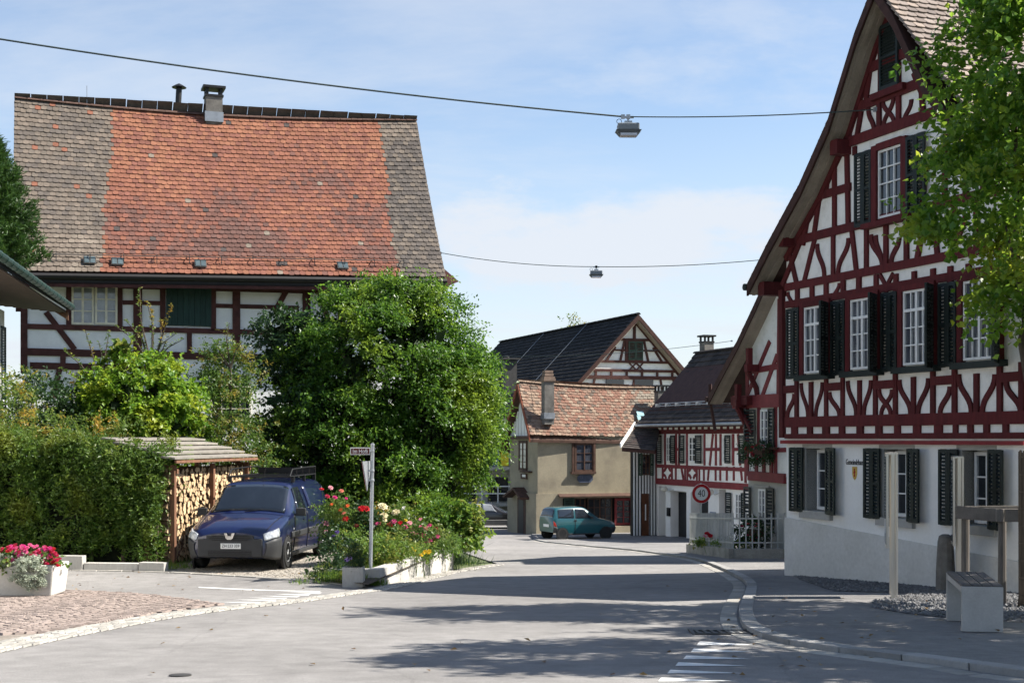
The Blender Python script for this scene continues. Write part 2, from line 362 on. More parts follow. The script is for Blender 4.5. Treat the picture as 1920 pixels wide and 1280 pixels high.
def ground_sheet():
    xs = [-900, -300, -120, -60, -30, -16, -10, -6, -3, -2, 0, 4, 10, 20, 40, 90, 250, 900]
    ys = [-60, -10, 0, 5, 10, 16, 22, 29, 36, 43, 50, 58, 64, 70, 90, 150, 400, 1200, 2400]
    mb = MB(); n = len(xs)
    mb.v = [(x, y, gz(x, y) - .03) for y in ys for x in xs]
    for j in range(len(ys) - 1):
        for i in range(n - 1):
            a = j * n + i; mb.f.append((a, a + 1, a + n + 1, a + n)); mb.m.append(0)
    o = mb.build('ground', m_ground); tag(o, kind='structure')
ground_sheet()
KERB = [GP(*p) for p in ((1000, 1012), (1083, 1023), (1180, 1032), (1246, 1041), (1298, 1049), (1333, 1060), (1372, 1078), (1398, 1096), (1396, 1116), (1387, 1138), (1385, 1158), (1392, 1176), (1410, 1190), (1461, 1206), (1521, 1217), (1642, 1233), (1793, 1252), (1920, 1273))]
KERB += [Vector((5.0, 9.75, 0)), Vector((7.0, 9.0, 0)), Vector((12, 7.6, 0))]
def smooth_line(pts, step):
    """Catmull-Rom through pts, resampled evenly (2D)"""
    p = [Vector((q[0], q[1])) for q in pts]; out = []
    for i in range(len(p) - 1):
        a, b, c, d = p[max(i - 1, 0)], p[i], p[i + 1], p[min(i + 2, len(p) - 1)]
        for k in range(12):
            t = k / 12; out.append(.5 * ((2 * b) + (c - a) * t + (2 * a - 5 * b + 4 * c - d) * t * t + (3 * b - a - 3 * c + d) * t ** 3))
    out.append(p[-1]); res = [out[0]]; acc = 0
    for a, b in zip(out, out[1:]):
        L = (b - a).length
        while acc + L >= step and L > 1e-9:
            a = a + (b - a) * ((step - acc) / L); res.append(a.copy()); L = (b - a).length; acc = 0
        acc += L
    return res
kline = smooth_line(KERB, .25)
LEFT_EDGE = [GP(932, 1056), GP(850, 1069), GP(712, 1098), GP(640, 1093), GP(560, 1088), GP(310, 1073), GP(120, 1069)]
road_poly = [(-34, 2), (16, 2), (16, 78), (-10, 78), (-4.5, 66), (-2.6, 52), (-1.4, 42)] + [(p.x, p.y) for p in LEFT_EDGE] + [(-12, 25.4), (-34, 29)]
sheet('road', road_poly, 0.0, m_asph)
side_poly = [(p.x, p.y) for p in smooth_line(KERB, 1.0)] + [(16, 7), (16, 74), (1.0, 74)]
sheet('pavement', side_poly, .05, m_asph2)
kr = thing('kerb', KERB[6], 'x', 'x'); del kr['label'], kr['category']; kr['kind'] = 'structure'
def stones(line, off, w, length, top, depth, mat, parent, name, jitter=.004, start=0):
    acc = []
    n = max(1, round(length / .25))
    for i in range(start, len(line) - n, n):
        a, b = line[i], line[i + n]; d = (b - a); L = d.length; d.normalize(); nrm = Vector((-d.y, d.x))
        c = (a + b) / 2 + nrm * off; z0 = gz(a.x, a.y); z1 = gz(b.x, b.y)
        X = Vector((d.x, d.y, (z1 - z0) / L)).normalized(); Y = Vector((nrm.x, nrm.y, 0))
        mb = MB(); mb.box(Vector((c.x, c.y, gz(c.x, c.y) + top - depth / 2 + random.uniform(-jitter, jitter))), (L - .014, w, depth), X=X, Y=Y, Z=X.cross(Y))
        mb.build(name, mat, parent, bevel=.008 if L > .2 else 0)
stones(kline, .09, .17, .75, .062, .22, m_stone, kr, 'kerb_stone')
stones(kline, -.12, .20, .5, .008, .1, m_stone_pale, kr, 'gutter_stone')
# drain grate in the gutter
g = GP(1352, 1186); dg = thing('drain_grate', (g.x, g.y, gz(g.x, g.y)), 'cast iron drain grate in the gutter by the kerb bend', 'drain')
m_iron = M('cast_iron', (.07, .068, .065), rough=.6, var=.25, scale=8, metal=.5)
mb = MB()
for a, b, c, d in ((-.3, 0, .04, .42), (.3, 0, .04, .42), (0, -.2, .6, .03), (0, .2, .6, .03)): mb.box((g.x + a, g.y + b, gz(g.x, g.y + b) + .008), (c, d, .02))
mb.build('frame', m_iron, dg)
for k in range(7):
    mb = MB(); x = g.x - .24 + k * .08; mb.box((x, g.y, gz(x, g.y) + .006), (.035, .37, .018), Y=(0, 1, -.055), Z=(0, .055, 1)); mb.build('bar', m_iron, dg)
# painted give-way teeth
def paint(pts, name='road_marking', lift=.004):
    sheet(name, [(p.x, p.y) for p in pts], lift, m_paint)
for x0, x1, y in ((1312, 1418, 1206), (1301, 1412, 1219), (1287, 1408, 1232), (1272, 1402, 1245), (1257, 1394, 1259), (1240, 1386, 1274)):
    paint([GP(x0, y - 4), GP(x0 - 6, y + 3.4), GP(x1, y + 3)])
for x0, x1, y, h in ((538, 604, 1110.5, 1.3), (511, 583, 1113.7, 1.4), (486, 563, 1117, 1.4), (461, 539, 1120.5, 1.5), (436, 519, 1124, 1.6), (409, 490, 1128.6, 1.7)):
    paint([GP(x0, y - .3), GP(x1, y + 1.4 - h), GP(x1 - 6, y + 1.8 + h * .6)])
paint([GP(372, 1099.8), GP(601, 1108), GP(600, 1109.6), GP(373, 1101.4)])
# cobbled island with its pale border
def inpoly(x, y, poly):
    c = False; n = len(poly)
    for i in range(n):
        a, b = poly[i], poly[i - 1]
        if (a[1] > y) != (b[1] > y) and x < (b[0] - a[0]) * (y - a[1]) / (b[1] - a[1]) + a[0]: c = not c
    return c
ISL = [(p.x, p.y) for p in (GP(-160, 1240), GP(0, 1206), GP(150, 1177), GP(300, 1150), GP(415, 1134), GP(340, 1123), GP(260, 1114), GP(120, 1107), GP(-60, 1103), GP(-260, 1103))]
isl = sheet('paved_island', ISL, .004, m_sand)
cob_vs = np.array([(-1,-1,0),(1,-1,0),(1,1,0),(-1,1,0),(-.86,-.86,1),(.86,-.86,1),(.86,.86,1),(-.86,.86,1)], float)
cob_f = np.array([(4,5,6,7),(0,1,5,4),(1,2,6,5),(2,3,7,6),(3,0,4,7)])
def place_cobs(cells, parent, mat, name, h=.022, nsingle=300, base=.004):
    """cells: (x, y, angle, half length, half width); the nearest get an object each, the rest one mesh"""
    cells = sorted(cells, key=lambda c: math.hypot(c[0], c[1]))
    def visible(c):
        px = 960 + F * c[0] / c[1]; return -40 < px < 1960
    vis = [c for c in cells if visible(c)]; hid = [c for c in cells if not visible(c)]
    me = bpy.data.meshes.new(name); me.from_pydata(cob_vs.tolist(), [], cob_f.tolist()); me.materials.append(mat)
    for c in vis[:nsingle]:
        o = bpy.data.objects.new(name, me); COL.objects.link(o); o.parent = parent
        p = Vector((c[0], c[1], gz(c[0], c[1]) + base)); o.location = p - WLOC[parent]
        o.rotation_euler = (-.052, 0, c[2]); o.scale = (c[3], c[4], h + random.uniform(-.004, .006))
    rest = vis[nsingle:] + hid; V = []; Fa = []
    for i, c in enumerate(rest):
        ca, sa = math.cos(c[2]), math.sin(c[2]); hh = h + random.uniform(-.004, .006)
        xy = cob_vs[:, :2] * (c[3], c[4]); X = c[0] + xy[:, 0] * ca - xy[:, 1] * sa; Y = c[1] + xy[:, 0] * sa + xy[:, 1] * ca
        Z = gz(c[0], c[1]) + base - .052 * (Y - c[1]) + cob_vs[:, 2] * hh
        V.append(np.stack([X, Y, Z], 1)); Fa.append(cob_f + 8 * i)
    if rest: tag(npmesh(name + '_field', np.concatenate(V), np.concatenate(Fa), mat, parent), kind='stuff')
cells = []
per, s = 1.3, .102
for r in range(140):
    for k in range(-130, 40):
        u = k * s; t = (u / per) % 1.0 - .5
        w = r * s * .96 - 1.0 * t * t * 1.25 + 14.2; sl = -2.5 * t / per
        x = u - .3 * (w - 16) * 0; y = w
        if x > -1.5 or x < -12: continue
        if inpoly(x, y, ISL): cells.append((x + random.uniform(-.006, .006), y + random.uniform(-.006, .006), math.atan(sl) + random.uniform(-.06, .06), .046 + random.uniform(-.005, .003), .044 + random.uniform(-.005, .003)))
border = smooth_line([GP(-160, 1248), GP(0, 1214), GP(150, 1184), GP(300, 1157), GP(420, 1141), GP(515, 1131.5), GP(600, 1120), GP(670, 1109), GP(724, 1101), GP(850, 1071), GP(932, 1058)], .01)
bd_ = np.array([(p.x, p.y) for p in border[::5]])
cells = [c for c in cells if np.min(np.hypot(bd_[:, 0] - c[0], bd_[:, 1] - c[1])) > .25]
place_cobs(cells, isl, m_cob, 'cobble')
br = thing('border_strip', (border[400].x, border[400].y, gz(border[400].x, border[400].y)), 'x', 'x'); del br['label'], br['category']; br['kind'] = 'structure'
cells = []
L = len(border)
for row in range(4):
    i = random.randint(0, 9)
    while i < L - 22:
        n = random.randint(13, 19); a, b = border[i], border[min(i + n, L - 1)]; d = (b - a)
        if d.length > .01:
            ln = d.length; d.normalize(); nrm = Vector((-d.y, d.x)); c = (a + b) / 2 + nrm * ((row - 1.5) * .115 + random.uniform(-.008, .008))
            if row < 3 or c.y < 19.5: cells.append((c.x, c.y, math.atan2(d.y, d.x) + random.uniform(-.05, .05), ln / 2 - .007, .05))
        i += n
place_cobs(cells, br, m_stone_pale, 'border_cobble', h=.016)
# thin stone edging of the side street
ed = smooth_line([GP(p[0], p[1]) for p in ((-200, 1066), (120, 1069), (310, 1073), (560, 1088), (700, 1103))], .25)
er = thing('edging', (ed[8].x, ed[8].y, gz(ed[8].x, ed[8].y)), 'x', 'x'); del er['label'], er['category']; er['kind'] = 'structure'
stones(ed, .0, .10, .5, .02, .1, m_stone_pale, er, 'edging_stone')
# gravel
drv = [(p.x, p.y) for p in (GP(322, 1072.5), GP(560, 1086.5), GP(650, 1092))] + [(-3.1, 25), (-3.6, 31), (-7.2, 31), (-7.2, 25.4)]
sheet('driveway_gravel', drv, .006, m_gravel_w)
Gdir = Vector((.3487, -.9372)); GO = Vector((5.31, 26.2))
def gwall(u): p = GO + Gdir * u; return (p.x, p.y)
gr_poly = [gwall(.3), GP(1500, 1086, .05).xy[:], GP(1562, 1108, .05).xy[:], GP(1720, 1112, .05).xy[:], GP(1640, 1126, .05).xy[:], GP(1632, 1138, .05).xy[:], GP(1700, 1150, .05).xy[:], GP(1780, 1158, .05).xy[:], GP(1900, 1166, .05).xy[:], (9.5, 13.6), (10.5, 16), gwall(8.3)]
sheet('gravel_bed', gr_poly, .056, m_gravel)
oct_v = np.array([(1,0,0),(-1,0,0),(0,1,0),(0,-1,0),(0,0,1),(0,0,-.6)], float); oct_f = np.array([(0,2,4),(2,1,4),(1,3,4),(3,0,4),(2,0,5),(1,2,5),(3,1,5),(0,3,5)])
def pebbles(name, poly, n, lift, mat, r0, r1, label):
    xs = [p[0] for p in poly]; ys = [p[1] for p in poly]; V = []; Fa = []; k = 0
    while k < n:
        x, y = random.uniform(min(xs), max(xs)), random.uniform(min(ys), max(ys))
        if not inpoly(x, y, poly): continue
        r = random.uniform(r0, r1); a = random.uniform(0, 6.3); q = oct_v * (r * random.uniform(.7, 1.3), r, r * random.uniform(.5, .9)) + rng.normal(0, r * .15, (6, 3))
        ca, sa = math.cos(a), math.sin(a)
        V.append(np.stack([x + q[:, 0] * ca - q[:, 1] * sa, y + q[:, 0] * sa + q[:, 1] * ca, gz(x, y) + lift + q[:, 2]], 1)); Fa.append(oct_f + 6 * k); k += 1
    o = npmesh(name, np.concatenate(V), np.concatenate(Fa), mat); tag(o, label, 'gravel', kind='stuff')
pebbles('gravel_stones', gr_poly, 9000, .062, m_gravel, .014, .034, 'grey crushed stone lying around the trees by the half-timbered hall')
pebbles('driveway_stones', drv, 6000, .008, m_gravel_w, .008, .018, 'fine pale gravel on the parking place under the van')
# ================================================================ ROOF TILES
def tile_base(w, ln, th=.026, tail=.045):
    """one plain tile with a rounded tail: x across, y up the slope, lower edge at y=0"""
    xs = [w / 2, w / 2 * .82, w / 2 * .35, -w / 2 * .35, -w / 2 * .82, -w / 2]; ys = [tail, tail * .3, 0, 0, tail * .3, tail]
    out = [(-w / 2, ln), (w / 2, ln)] + list(zip(xs, ys)); k = len(out)
    z = lambda y: .046 - .046 * y / ln
    V = [(x, y, z(y)) for x, y in out] + [(x, y, z(y) - th) for x, y in out]
    Fc = [(0, i + 1, i) for i in range(1, k - 1)]
    Fc = [(a, c, b) for a, b, c in Fc]
    Fc = [(0, i, i + 1) for i in range(1, k - 1)]
    for i in range(1, k):
        j = (i + 1) % k; Fc += [(i, i + k, j + k), (i, j + k, j)]
    Fc = [(c, b, a) for a, b, c in Fc]
    return np.array(V), np.array(Fc)
def tile_roof(parent, A, B, C, D, tw, ex, variant, mats, nsingle=300, sag=0.0, zsag=0.0, name='roof_tile', lap=1.7, skip=None, tail=.045, th=.026, jit=1.0):
    """A eave left, B eave right, C ridge right, D ridge left as seen from outside"""
    A, B, C, D = [np.array(p, float) for p in (A, B, C, D)]
    S = lambda s, t: (A * (1 - s) + B * s) * (1 - t) + (D * (1 - s) + C * s) * t
    n0 = np.cross(B - A, D - A); n0 /= np.linalg.norm(n0)
    def pos(s, t): return S(s, t) - n0 * (sag * math.sin(math.pi * t)) - np.array([0, 0, zsag * math.sin(math.pi * s) * t])
    Ls = np.linalg.norm((A + B) / 2 - (C + D) / 2); rows = max(1, round(Ls / ex)); Wd = np.linalg.norm(A - B); cols = max(1, round(Wd / tw))
    V0, F0 = tile_base(Wd / cols * .965, Ls / rows * lap, th, tail)
    T = []
    for j in range(rows):
        for i in range(cols + (j % 2)):
            s = (i + .5 - .5 * (j % 2)) / cols
            s = min(max(s, .25 / cols), 1 - .25 / cols); t = j / rows
            if skip and skip(s, t): continue
            half = (j % 2) and (i == 0 or i == cols)
            p = pos(s, t); q = pos(s, t + 1 / rows); X = pos(min(s + .01, 1), t) - pos(max(s - .01, 0), t); wl_ = np.linalg.norm(X) / (min(s + .01, 1) - max(s - .01, 0)) / Wd
            X /= np.linalg.norm(X); Y = q - p; Y /= np.linalg.norm(Y)
            a = random.gauss(0, .014) * jit; X, Y = X * math.cos(a) + Y * math.sin(a), Y * math.cos(a) - X * math.sin(a)
            Z = np.cross(X, Y); p = p + Y * random.gauss(0, .005) * jit + Z * random.uniform(0, .008) * jit
            T.append((p, X * wl_ * (.5 if half else 1), Y, Z, variant(s, t), p[0] ** 2 + p[1] ** 2))
    def vis(r):
        px = 960 + F * r[0][0] / r[0][1]; py = HZ - F * (r[0][2] - ZC) / r[0][1]; return -10 < px < 1930 and -10 < py < 1290
    order = sorted(range(len(T)), key=lambda i: (not vis(T[i]), T[i][5])); single = set(order[:nsingle]); meshes = {}
    for i in single:
        p, X, Y, Z, v, _ = T[i]
        if v not in meshes:
            me = bpy.data.meshes.new(name); me.from_pydata(V0.tolist(), [], F0.tolist()); me.materials.append(mats[v]); meshes[v] = me
        o = bpy.data.objects.new(name, meshes[v]); COL.objects.link(o); o.parent = parent
        m = Matrix(((X[0], Y[0], Z[0], 0), (X[1], Y[1], Z[1], 0), (X[2], Y[2], Z[2], 0), (0, 0, 0, 1))); m.translation = Vector(p) - WLOC[parent]
        o.matrix_basis = m
    rest = [T[i] for i in range(len(T)) if i not in single]
    if rest:
        Pm = np.array([r[0] for r in rest]); Bm = np.array([[r[1], r[2], r[3]] for r in rest])
        V = np.einsum('vk,nkc->nvc', V0, Bm) + Pm[:, None, :]
        Fa = (F0[None] + (np.arange(len(rest)) * len(V0))[:, None, None]).reshape(-1, 3)
        mi = np.repeat([r[4] for r in rest], len(F0))
        tag(npmesh(name + 's', V.reshape(-1, 3), Fa, mats, parent, mi=mi), kind='stuff')
def ridge_tiles(parent, A, B, r, ln, mat, zsag=0.0, name='ridge_tile'):
    A, B = Vector(A), Vector(B); n = max(1, round((B - A).length / ln))
    for i in range(n):
        f = lambda s: A + (B - A) * s - Vector((0, 0, zsag * math.sin(math.pi * s)))
        a, b = f(i / n), f((i + 1.25) / n if i < n - 1 else 1); d = (b - a).normalized(); side = d.cross(Vector((0, 0, 1))).normalized(); up = side.cross(d)
        vs = []
        for q, rr in ((a, r), (b, r * .9)):
            for k in range(7):
                w = math.pi * k / 6; vs.append(q + side * (rr * math.cos(w)) + up * (rr * .75 * math.sin(w) - r * .15))
        mb = MB(); mb.add(vs, [(k, k + 1, k + 8, k + 7) for k in range(6)] + ([tuple(range(7))[::-1]] if i == 0 else []) + ([tuple(range(7, 14))] if i == n - 1 else [])); mb.build(name, mat, parent)
def TM(n, col, var=.22, col2=None): return M(n, col, rough=.9, var=var, scale=5, bump=.15, bscale=70, objvar=.10, spec=.15, fine=1.0, col2=col2)
# ================================================================ TOWN HALL (red half-timbered gable house on the right)
m_white = M('lime_plaster', (.83, .82, .79), rough=.95, var=.06, scale=1.5, bump=.12, bscale=50, spec=.1, col2=(.76, .745, .70))
m_panel = M('infill_plaster', (.80, .785, .74), rough=.95, var=.12, scale=4.5, bump=.2, bscale=50, spec=.1, col2=(.60, .58, .53), thr=(.48, .85))
m_red = M('oxblood_timber', (.066, .0085, .0095), rough=.8, var=.3, scale=4, bump=.3, bscale=60, stretch=(3, 3, .6), objvar=.2, col2=(.105, .014, .015))
m_redb = M('red_moulding', (.20, .018, .022), rough=.6, var=.15, scale=4)
m_shut = M('shutter_green', (.011, .018, .017), rough=.55, var=.3, scale=6, objvar=.15)
m_wframe = M('window_white', (.72, .72, .70), rough=.5, var=.06, scale=8)
m_glass = GLASS('window_glass')
m_glassc = M('window_glass_curtain', (.055, .06, .075), rough=.06, var=.5, scale=3.2, spec=.75, stretch=(4, 4, .4))
m_grey = M('stone_surround', (.36, .35, .32), rough=.9, var=.12, scale=6, bump=.15)
m_plinth = M('grey_plinth', (.64, .63, .60), rough=.95, var=.16, scale=1.1, bump=.15, bscale=50, col2=(.52, .51, .47))
m_soff = M('soffit_boards', (.30, .255, .20), rough=.85, var=.2, scale=3, objvar=.1, stretch=(.6, .6, .6))
m_brown = M('dark_timber', (.05, .022, .017), rough=.8, var=.3, scale=5, objvar=.12)
GU, GN = (.3487, -.9372), (-.9372, -.3487)
gf = Fac((5.31, 26.2), GU, GN); OV = .42
hall = thing('town_hall', (5.31, 26.2, gz(5.31, 26.2, .05)), 'tall white and dark red half-timbered gable house with dark shutters at the right', 'house')
rk = [gf.px(x, y, OV) for x, y in ((1402, 532), (1440, 456), (1500, 345), (1554, 223), (1604, 61), (1627.5, 0), (1639, -29))]
uA, vA = rk[-1]; prof = rk + [(2 * uA - u, v) for u, v in rk[-2::-1]]
TH = .22                                         # roof build-up, measured straight down
def roofv(u):
    for (a, b), (c, d) in zip(prof, prof[1:]):
        if a <= u <= c: return b + (d - b) * (u - a) / (c - a)
    return prof[0][1] if u < prof[0][0] else prof[-1][1]
def roof_u(v, right=False):
    q = [p for p in prof if p[0] >= uA - 1e-6] if right else [p for p in prof if p[0] <= uA + 1e-6]
    for (a, b), (c, d) in zip(q, q[1:]):
        if min(b, d) <= v <= max(b, d): return a + (c - a) * (v - b) / (d - b)
    return q[0][0] if not right else q[-1][0]
W = 6.65
def cut_prof(p, ue):
    out = []
    for (a, b), (c, d) in zip(p, p[1:]):
        out.append((a, b))
        if c > ue: out.append((ue, b + (d - b) * (ue - a) / (c - a))); return out
    return out + [p[-1]]
prof = cut_prof(prof, W + .45)
rkR = [q for q in prof if q[0] >= uA - 1e-6][::-1]          # right rake, eave first
vF = gf.px(1470, 827)[1]; vE0 = gf.px(1470, 533)[1]
# walls
up = [(0, vF), (W, vF), (W, roofv(W) - TH)] + [(u, v - TH) for u, v in prof[::-1] if 0 < u < W] + [(0, roofv(0) - TH)]
mb = MB(); gf.poly(mb, up, -10, 0); mb.build('upper_wall', m_panel, hall)
lw = []
for x0, x1, y0, y1, xr in ((1512, 1553, 840, 957, 1515), (1657, 1706, 841, 970, 1660), (1804, 1858, 844, 985, 1808)):
    u0, v1 = gf.px(x0, y0); u1, _ = gf.px(x1, y0); _, v0 = gf.px(xr, y1); lw.append((u0, v0, u1, v1))
wv0 = sum(h[1] for h in lw) / 3; wv1 = sum(h[3] for h in lw) / 3
lw = [(a, wv0, c, wv1) for a, _, c, _ in lw]; du = lw[2][0] - lw[1][0]; lw.append((lw[2][0] + du, wv0, lw[2][2] + du, wv1))
lw = [h for h in lw if h[2] < W - .2]
mb = MB(); wall_grid(gf, mb, 0, -4.2, W, vF - .002, lw, -.3, 0); gf.rect(mb, 0, -4.2, W, vF - .002, -10, -.3); mb.build('lower_wall', m_white, hall)
p0, p1 = gf.px(1476, 970), gf.px(1900, 1050)
sl_ = (p1[1] - p0[1]) / (p1[0] - p0[0])
mb = MB(); gf.poly(mb, [(-.02, -4.2), (W, -4.2), (W, p0[1] + sl_ * (W - p0[0])), (-.02, p0[1] - sl_ * p0[0])], -.1, .035); mb.build('plinth', m_plinth, hall)
mb = MB(); gf.rect(mb, -.04, vF - .045, W, vF + .02, -.1, .12); mb.build('moulding', m_redb, hall)
# timbers
tcount = [0]
def tb(pts, w, name='timber', fac=gf, parent=hall, mat=m_red, d=.03, uv=False, snap=None):
    tcount[0] += 1; w *= .84
    q = pts if uv else [fac.px(*p) for p in pts]
    if snap:
        (a, b), (c, e) = q[0], q[-1]; vh, vl = snap; f = lambda v: (a + (c - a) * (v - b) / (e - b), v); q = [f(vh), f(vl)]
    mb = MB(); fac.bar(mb, q, w, -.02, d + .0011 * (tcount[0] % 12)); return mb.build(name, mat, parent)
def sb(p, q, n=10, bow=1.0):
    """a brace swung like an S between two points in u, v"""
    r = []
    for i in range(n):
        t = i / (n - 1); k = t * t * (3 - 2 * t); k = (k * k * (3 - 2 * k) * .6 + k * .4) * bow + t * (1 - bow); r.append((p[0] + (q[0] - p[0]) * k, p[1] + (q[1] - p[1]) * t))
    return r
def brace(p, q, w=.105, fac=gf, parent=hall, mat=m_red, bow=1.0, d=.028):
    a, b = fac.px(*p), fac.px(*q); return tb(sb(a, b, bow=bow), w, 'brace', fac, parent, mat, d, True)
def railv(y0, y1, px=1470): a, b = gf.px(px, y0)[1], gf.px(px, y1)[1]; return a, b
def rail(y0, y1, px=1470, u0=None, u1=None, name='rail', d=.045):
    a, b = railv(y0, y1, px)
    lo = max(0, roof_u(a + TH) + .02) if u0 is None else u0; hi = min(W, 2 * uA - lo) if u1 is None else u1
    tcount[0] += 1
    mb = MB(); gf.rect(mb, lo, b, hi, a, -.02, d + .0011 * (tcount[0] % 12)); return mb.build(name, m_red, hall)
rail(533, 547); rail(566, 579); rail(782, 801); rail(813, 822); rail(450, 465); rail(302, 319); rail(248, 264); rail(190, 206)
c7 = lambda x, y: (1440 + x / 3.2, 700 + y / 3.2)
c4 = lambda x, y: (1380 + x / 4, 440 + y / 4)
c5 = lambda x, y: (1500 + x / 2.783, y / 2.783)
c6 = lambda x, y: (1640 + x / 2.911, 400 + y / 2.909)
def post(c, x0, y0, x1, y1, w=.125): tb([c(x0, y0), c(x1, y1)], w, 'post', d=.036)
tb([c7(88, -500), c7(92, 385)], .16, 'post', d=.05)
for x, a, b in ((178, 10, 268), (265, 50, 268), (354, -10, 265), (453, -30, 260), (555, 40, 260), (650, -40, 258), (770, -45, 256), (879, 20, 256), (996, -50, 254), (1126, -60, 252), (1258, 0, 250), (1398, -60, 248), (1530, -70, 245)): post(c7, x, a, x, b)
for p, q in (((163, 122), (122, 262)), ((203, 58), (243, 264)), ((330, 52), (290, 262)), ((374, 112), (432, 257)), ((483, 44), (533, 252)), ((622, 40), (579, 250)), ((793, 38), (860, 248)), ((967, 28), (906, 246)), ((1097, 78), (1038, 246)), ((1150, 5), (1226, 240)), ((1368, 4), (1292, 238)), ((1436, 46), (1522, 236))): brace(c7(*p), c7(*q))
brace(c7(672, 96), c7(742, 252), .09); brace(c7(748, 96), c7(684, 252), .09, d=.033)
for x0, x1, y0, y1 in ((92, 178, 70, 125), (354, 453, 52, 112), (650, 770, 42, 98), (996, 1126, 12, 78), (1398, 1536, 0, 48)):
    tb([c7(x0, (y0 + y1) / 2 + .5), c7(x1, (y0 + y1) / 2 - (x1 - x0) * .07)], .17, 'rail', d=.046)
ws = [(98, 148), (182, 243), (272, 335), (374, 435), (466, 542), (578, 655), (690, 765), (800, 878), (922, 1005), (1052, 1118), (1145, 1205), (1237, 1302), (1335, 1417), (1450, 1536)]
for (a, b), (c, d) in zip(ws, ws[1:]):
    u0 = gf.px(*c7(b, 340))[0]; u1 = gf.px(*c7(c, 340))[0]; va, vb = railv(800, 814)
    tcount[0] += 1; mb = MB(); gf.rect(mb, u0, vb, u1, va, -.02, .034 + .0011 * (tcount[0] % 12)); mb.build('joist_end', m_red, hall)
# row between the tie beam and the window heads
for x, y0, y1 in ((468, 400, 545), (578, 380, 470), (684, 355, 490), (812, 345, 480), (930, 318, 420), (1058, 300, 440)): post(c4, x, y0, x, y1, .14)
brace(c4(395, 430), c4(432, 548), .09); brace(c4(780, 362), c4(735, 490), .09)
for p, q in (((1085, 300), (1135, 390)), ((1185, 290), (1135, 390)), ((1135, 385), (1135, 440))): tb([c4(*p), c4(*q)], .09, 'brace')
for x in (122, 222, 325, 420, 520, 620): post(c6, x, 330 - (x - 120) * .14, x, 440 - (x - 120) * .16, .13)
# row above the tie beam
SN1 = (railv(450, 465)[1] + .02, railv(533, 547)[0] - .02); SN0 = (railv(533, 547)[1] + .02, railv(566, 579)[0] - .02); SN2 = (railv(302, 319)[1] + .02, railv(450, 465)[0] - .02); SN3 = (railv(248, 264)[1] + .02, railv(302, 319)[0] - .02)
for a, b in (((590, 60), (520, 340)), ((735, 20), (735, 300)), ((880, 10), (910, 275)), ((985, -10), (985, 255)), ((430, 230), (460, 360)), ((470, 100), (350, 390))): tb([c4(*a), c4(*b)], .13, 'post', d=.036, snap=SN1)
for p, q in (((615, 70), (668, 312)), ((850, 25), (772, 292)), ((1018, 0), (1105, 245))): brace(c4(*p), c4(*q), .115)
for a, b in (((68, 70), (68, 245)), ((180, 90), (180, 262)), ((272, 60), (245, 215)), ((330, 40), (345, 200)), ((440, 10), (440, 180)), ((560, -10), (560, 160))): tb([c6(*a), c6(*b)], .13, 'post', d=.036, snap=SN1)
for p, q in (((10, 120), (45, 290)), ((138, 130), (95, 272)), ((390, 20), (420, 190)), ((500, 0), (460, 170))): brace(c6(*p), c6(*q), .115)
# storey of the gable window
for a, b in (((185, 780), (185, 1215)), ((105, 1040), (75, 1250)), ((160, 830), (140, 1010)), ((60, 1060), (20, 1280)), ((250, 775), (258, 1190)), ((290, 765), (290, 810)), ((760, 700), (760, 1110)), ((660, 880), (640, 1120)), ((870, 640), (870, 1060)), ((980, 680), (960, 1030))): tb([c5(*a), c5(*b)], .13, 'post', d=.036)
rail(381, 395, u0=roof_u(gf.px(1470, 381)[1] + TH) + .05, u1=gf.px(1597, 340)[0])
# row under the attic sill, with the crossed brace
for a, b in (((250, 620), (270, 760)), ((325, 580), (300, 730)), ((418, 540), (418, 690)), ((520, 500), (520, 650)), ((640, 460), (650, 620))): tb([c5(*a), c5(*b)], .13, 'post', d=.036)
brace(c5(362, 565), c5(392, 690), .1); brace(c5(436, 520), c5(495, 655), .095); brace(c5(492, 505), c5(440, 668), .095, d=.033); brace(c5(585, 520), c5(545, 650), .1)
for a, b in (((372, 350), (345, 560)), ((425, 90), (425, 520)), ((520, 330), (520, 500)), ((330, 400), (290, 560)), ((600, 380), (640, 480)), ((436, 60), (436, 140))): tb([c5(*a), c5(*b)], .13, 'post', d=.036)
# rafters lying against the wall along the roof
for side in (1, -1):
    pts = [(u, v - TH - .07) for u, v in rk if v > rk[0][1] + .3]; pts = pts if side > 0 else [(u, v - TH - .07) for u, v in rkR if u < W - .05]
    tb(pts, .15, 'rafter', uv=True, d=.05)
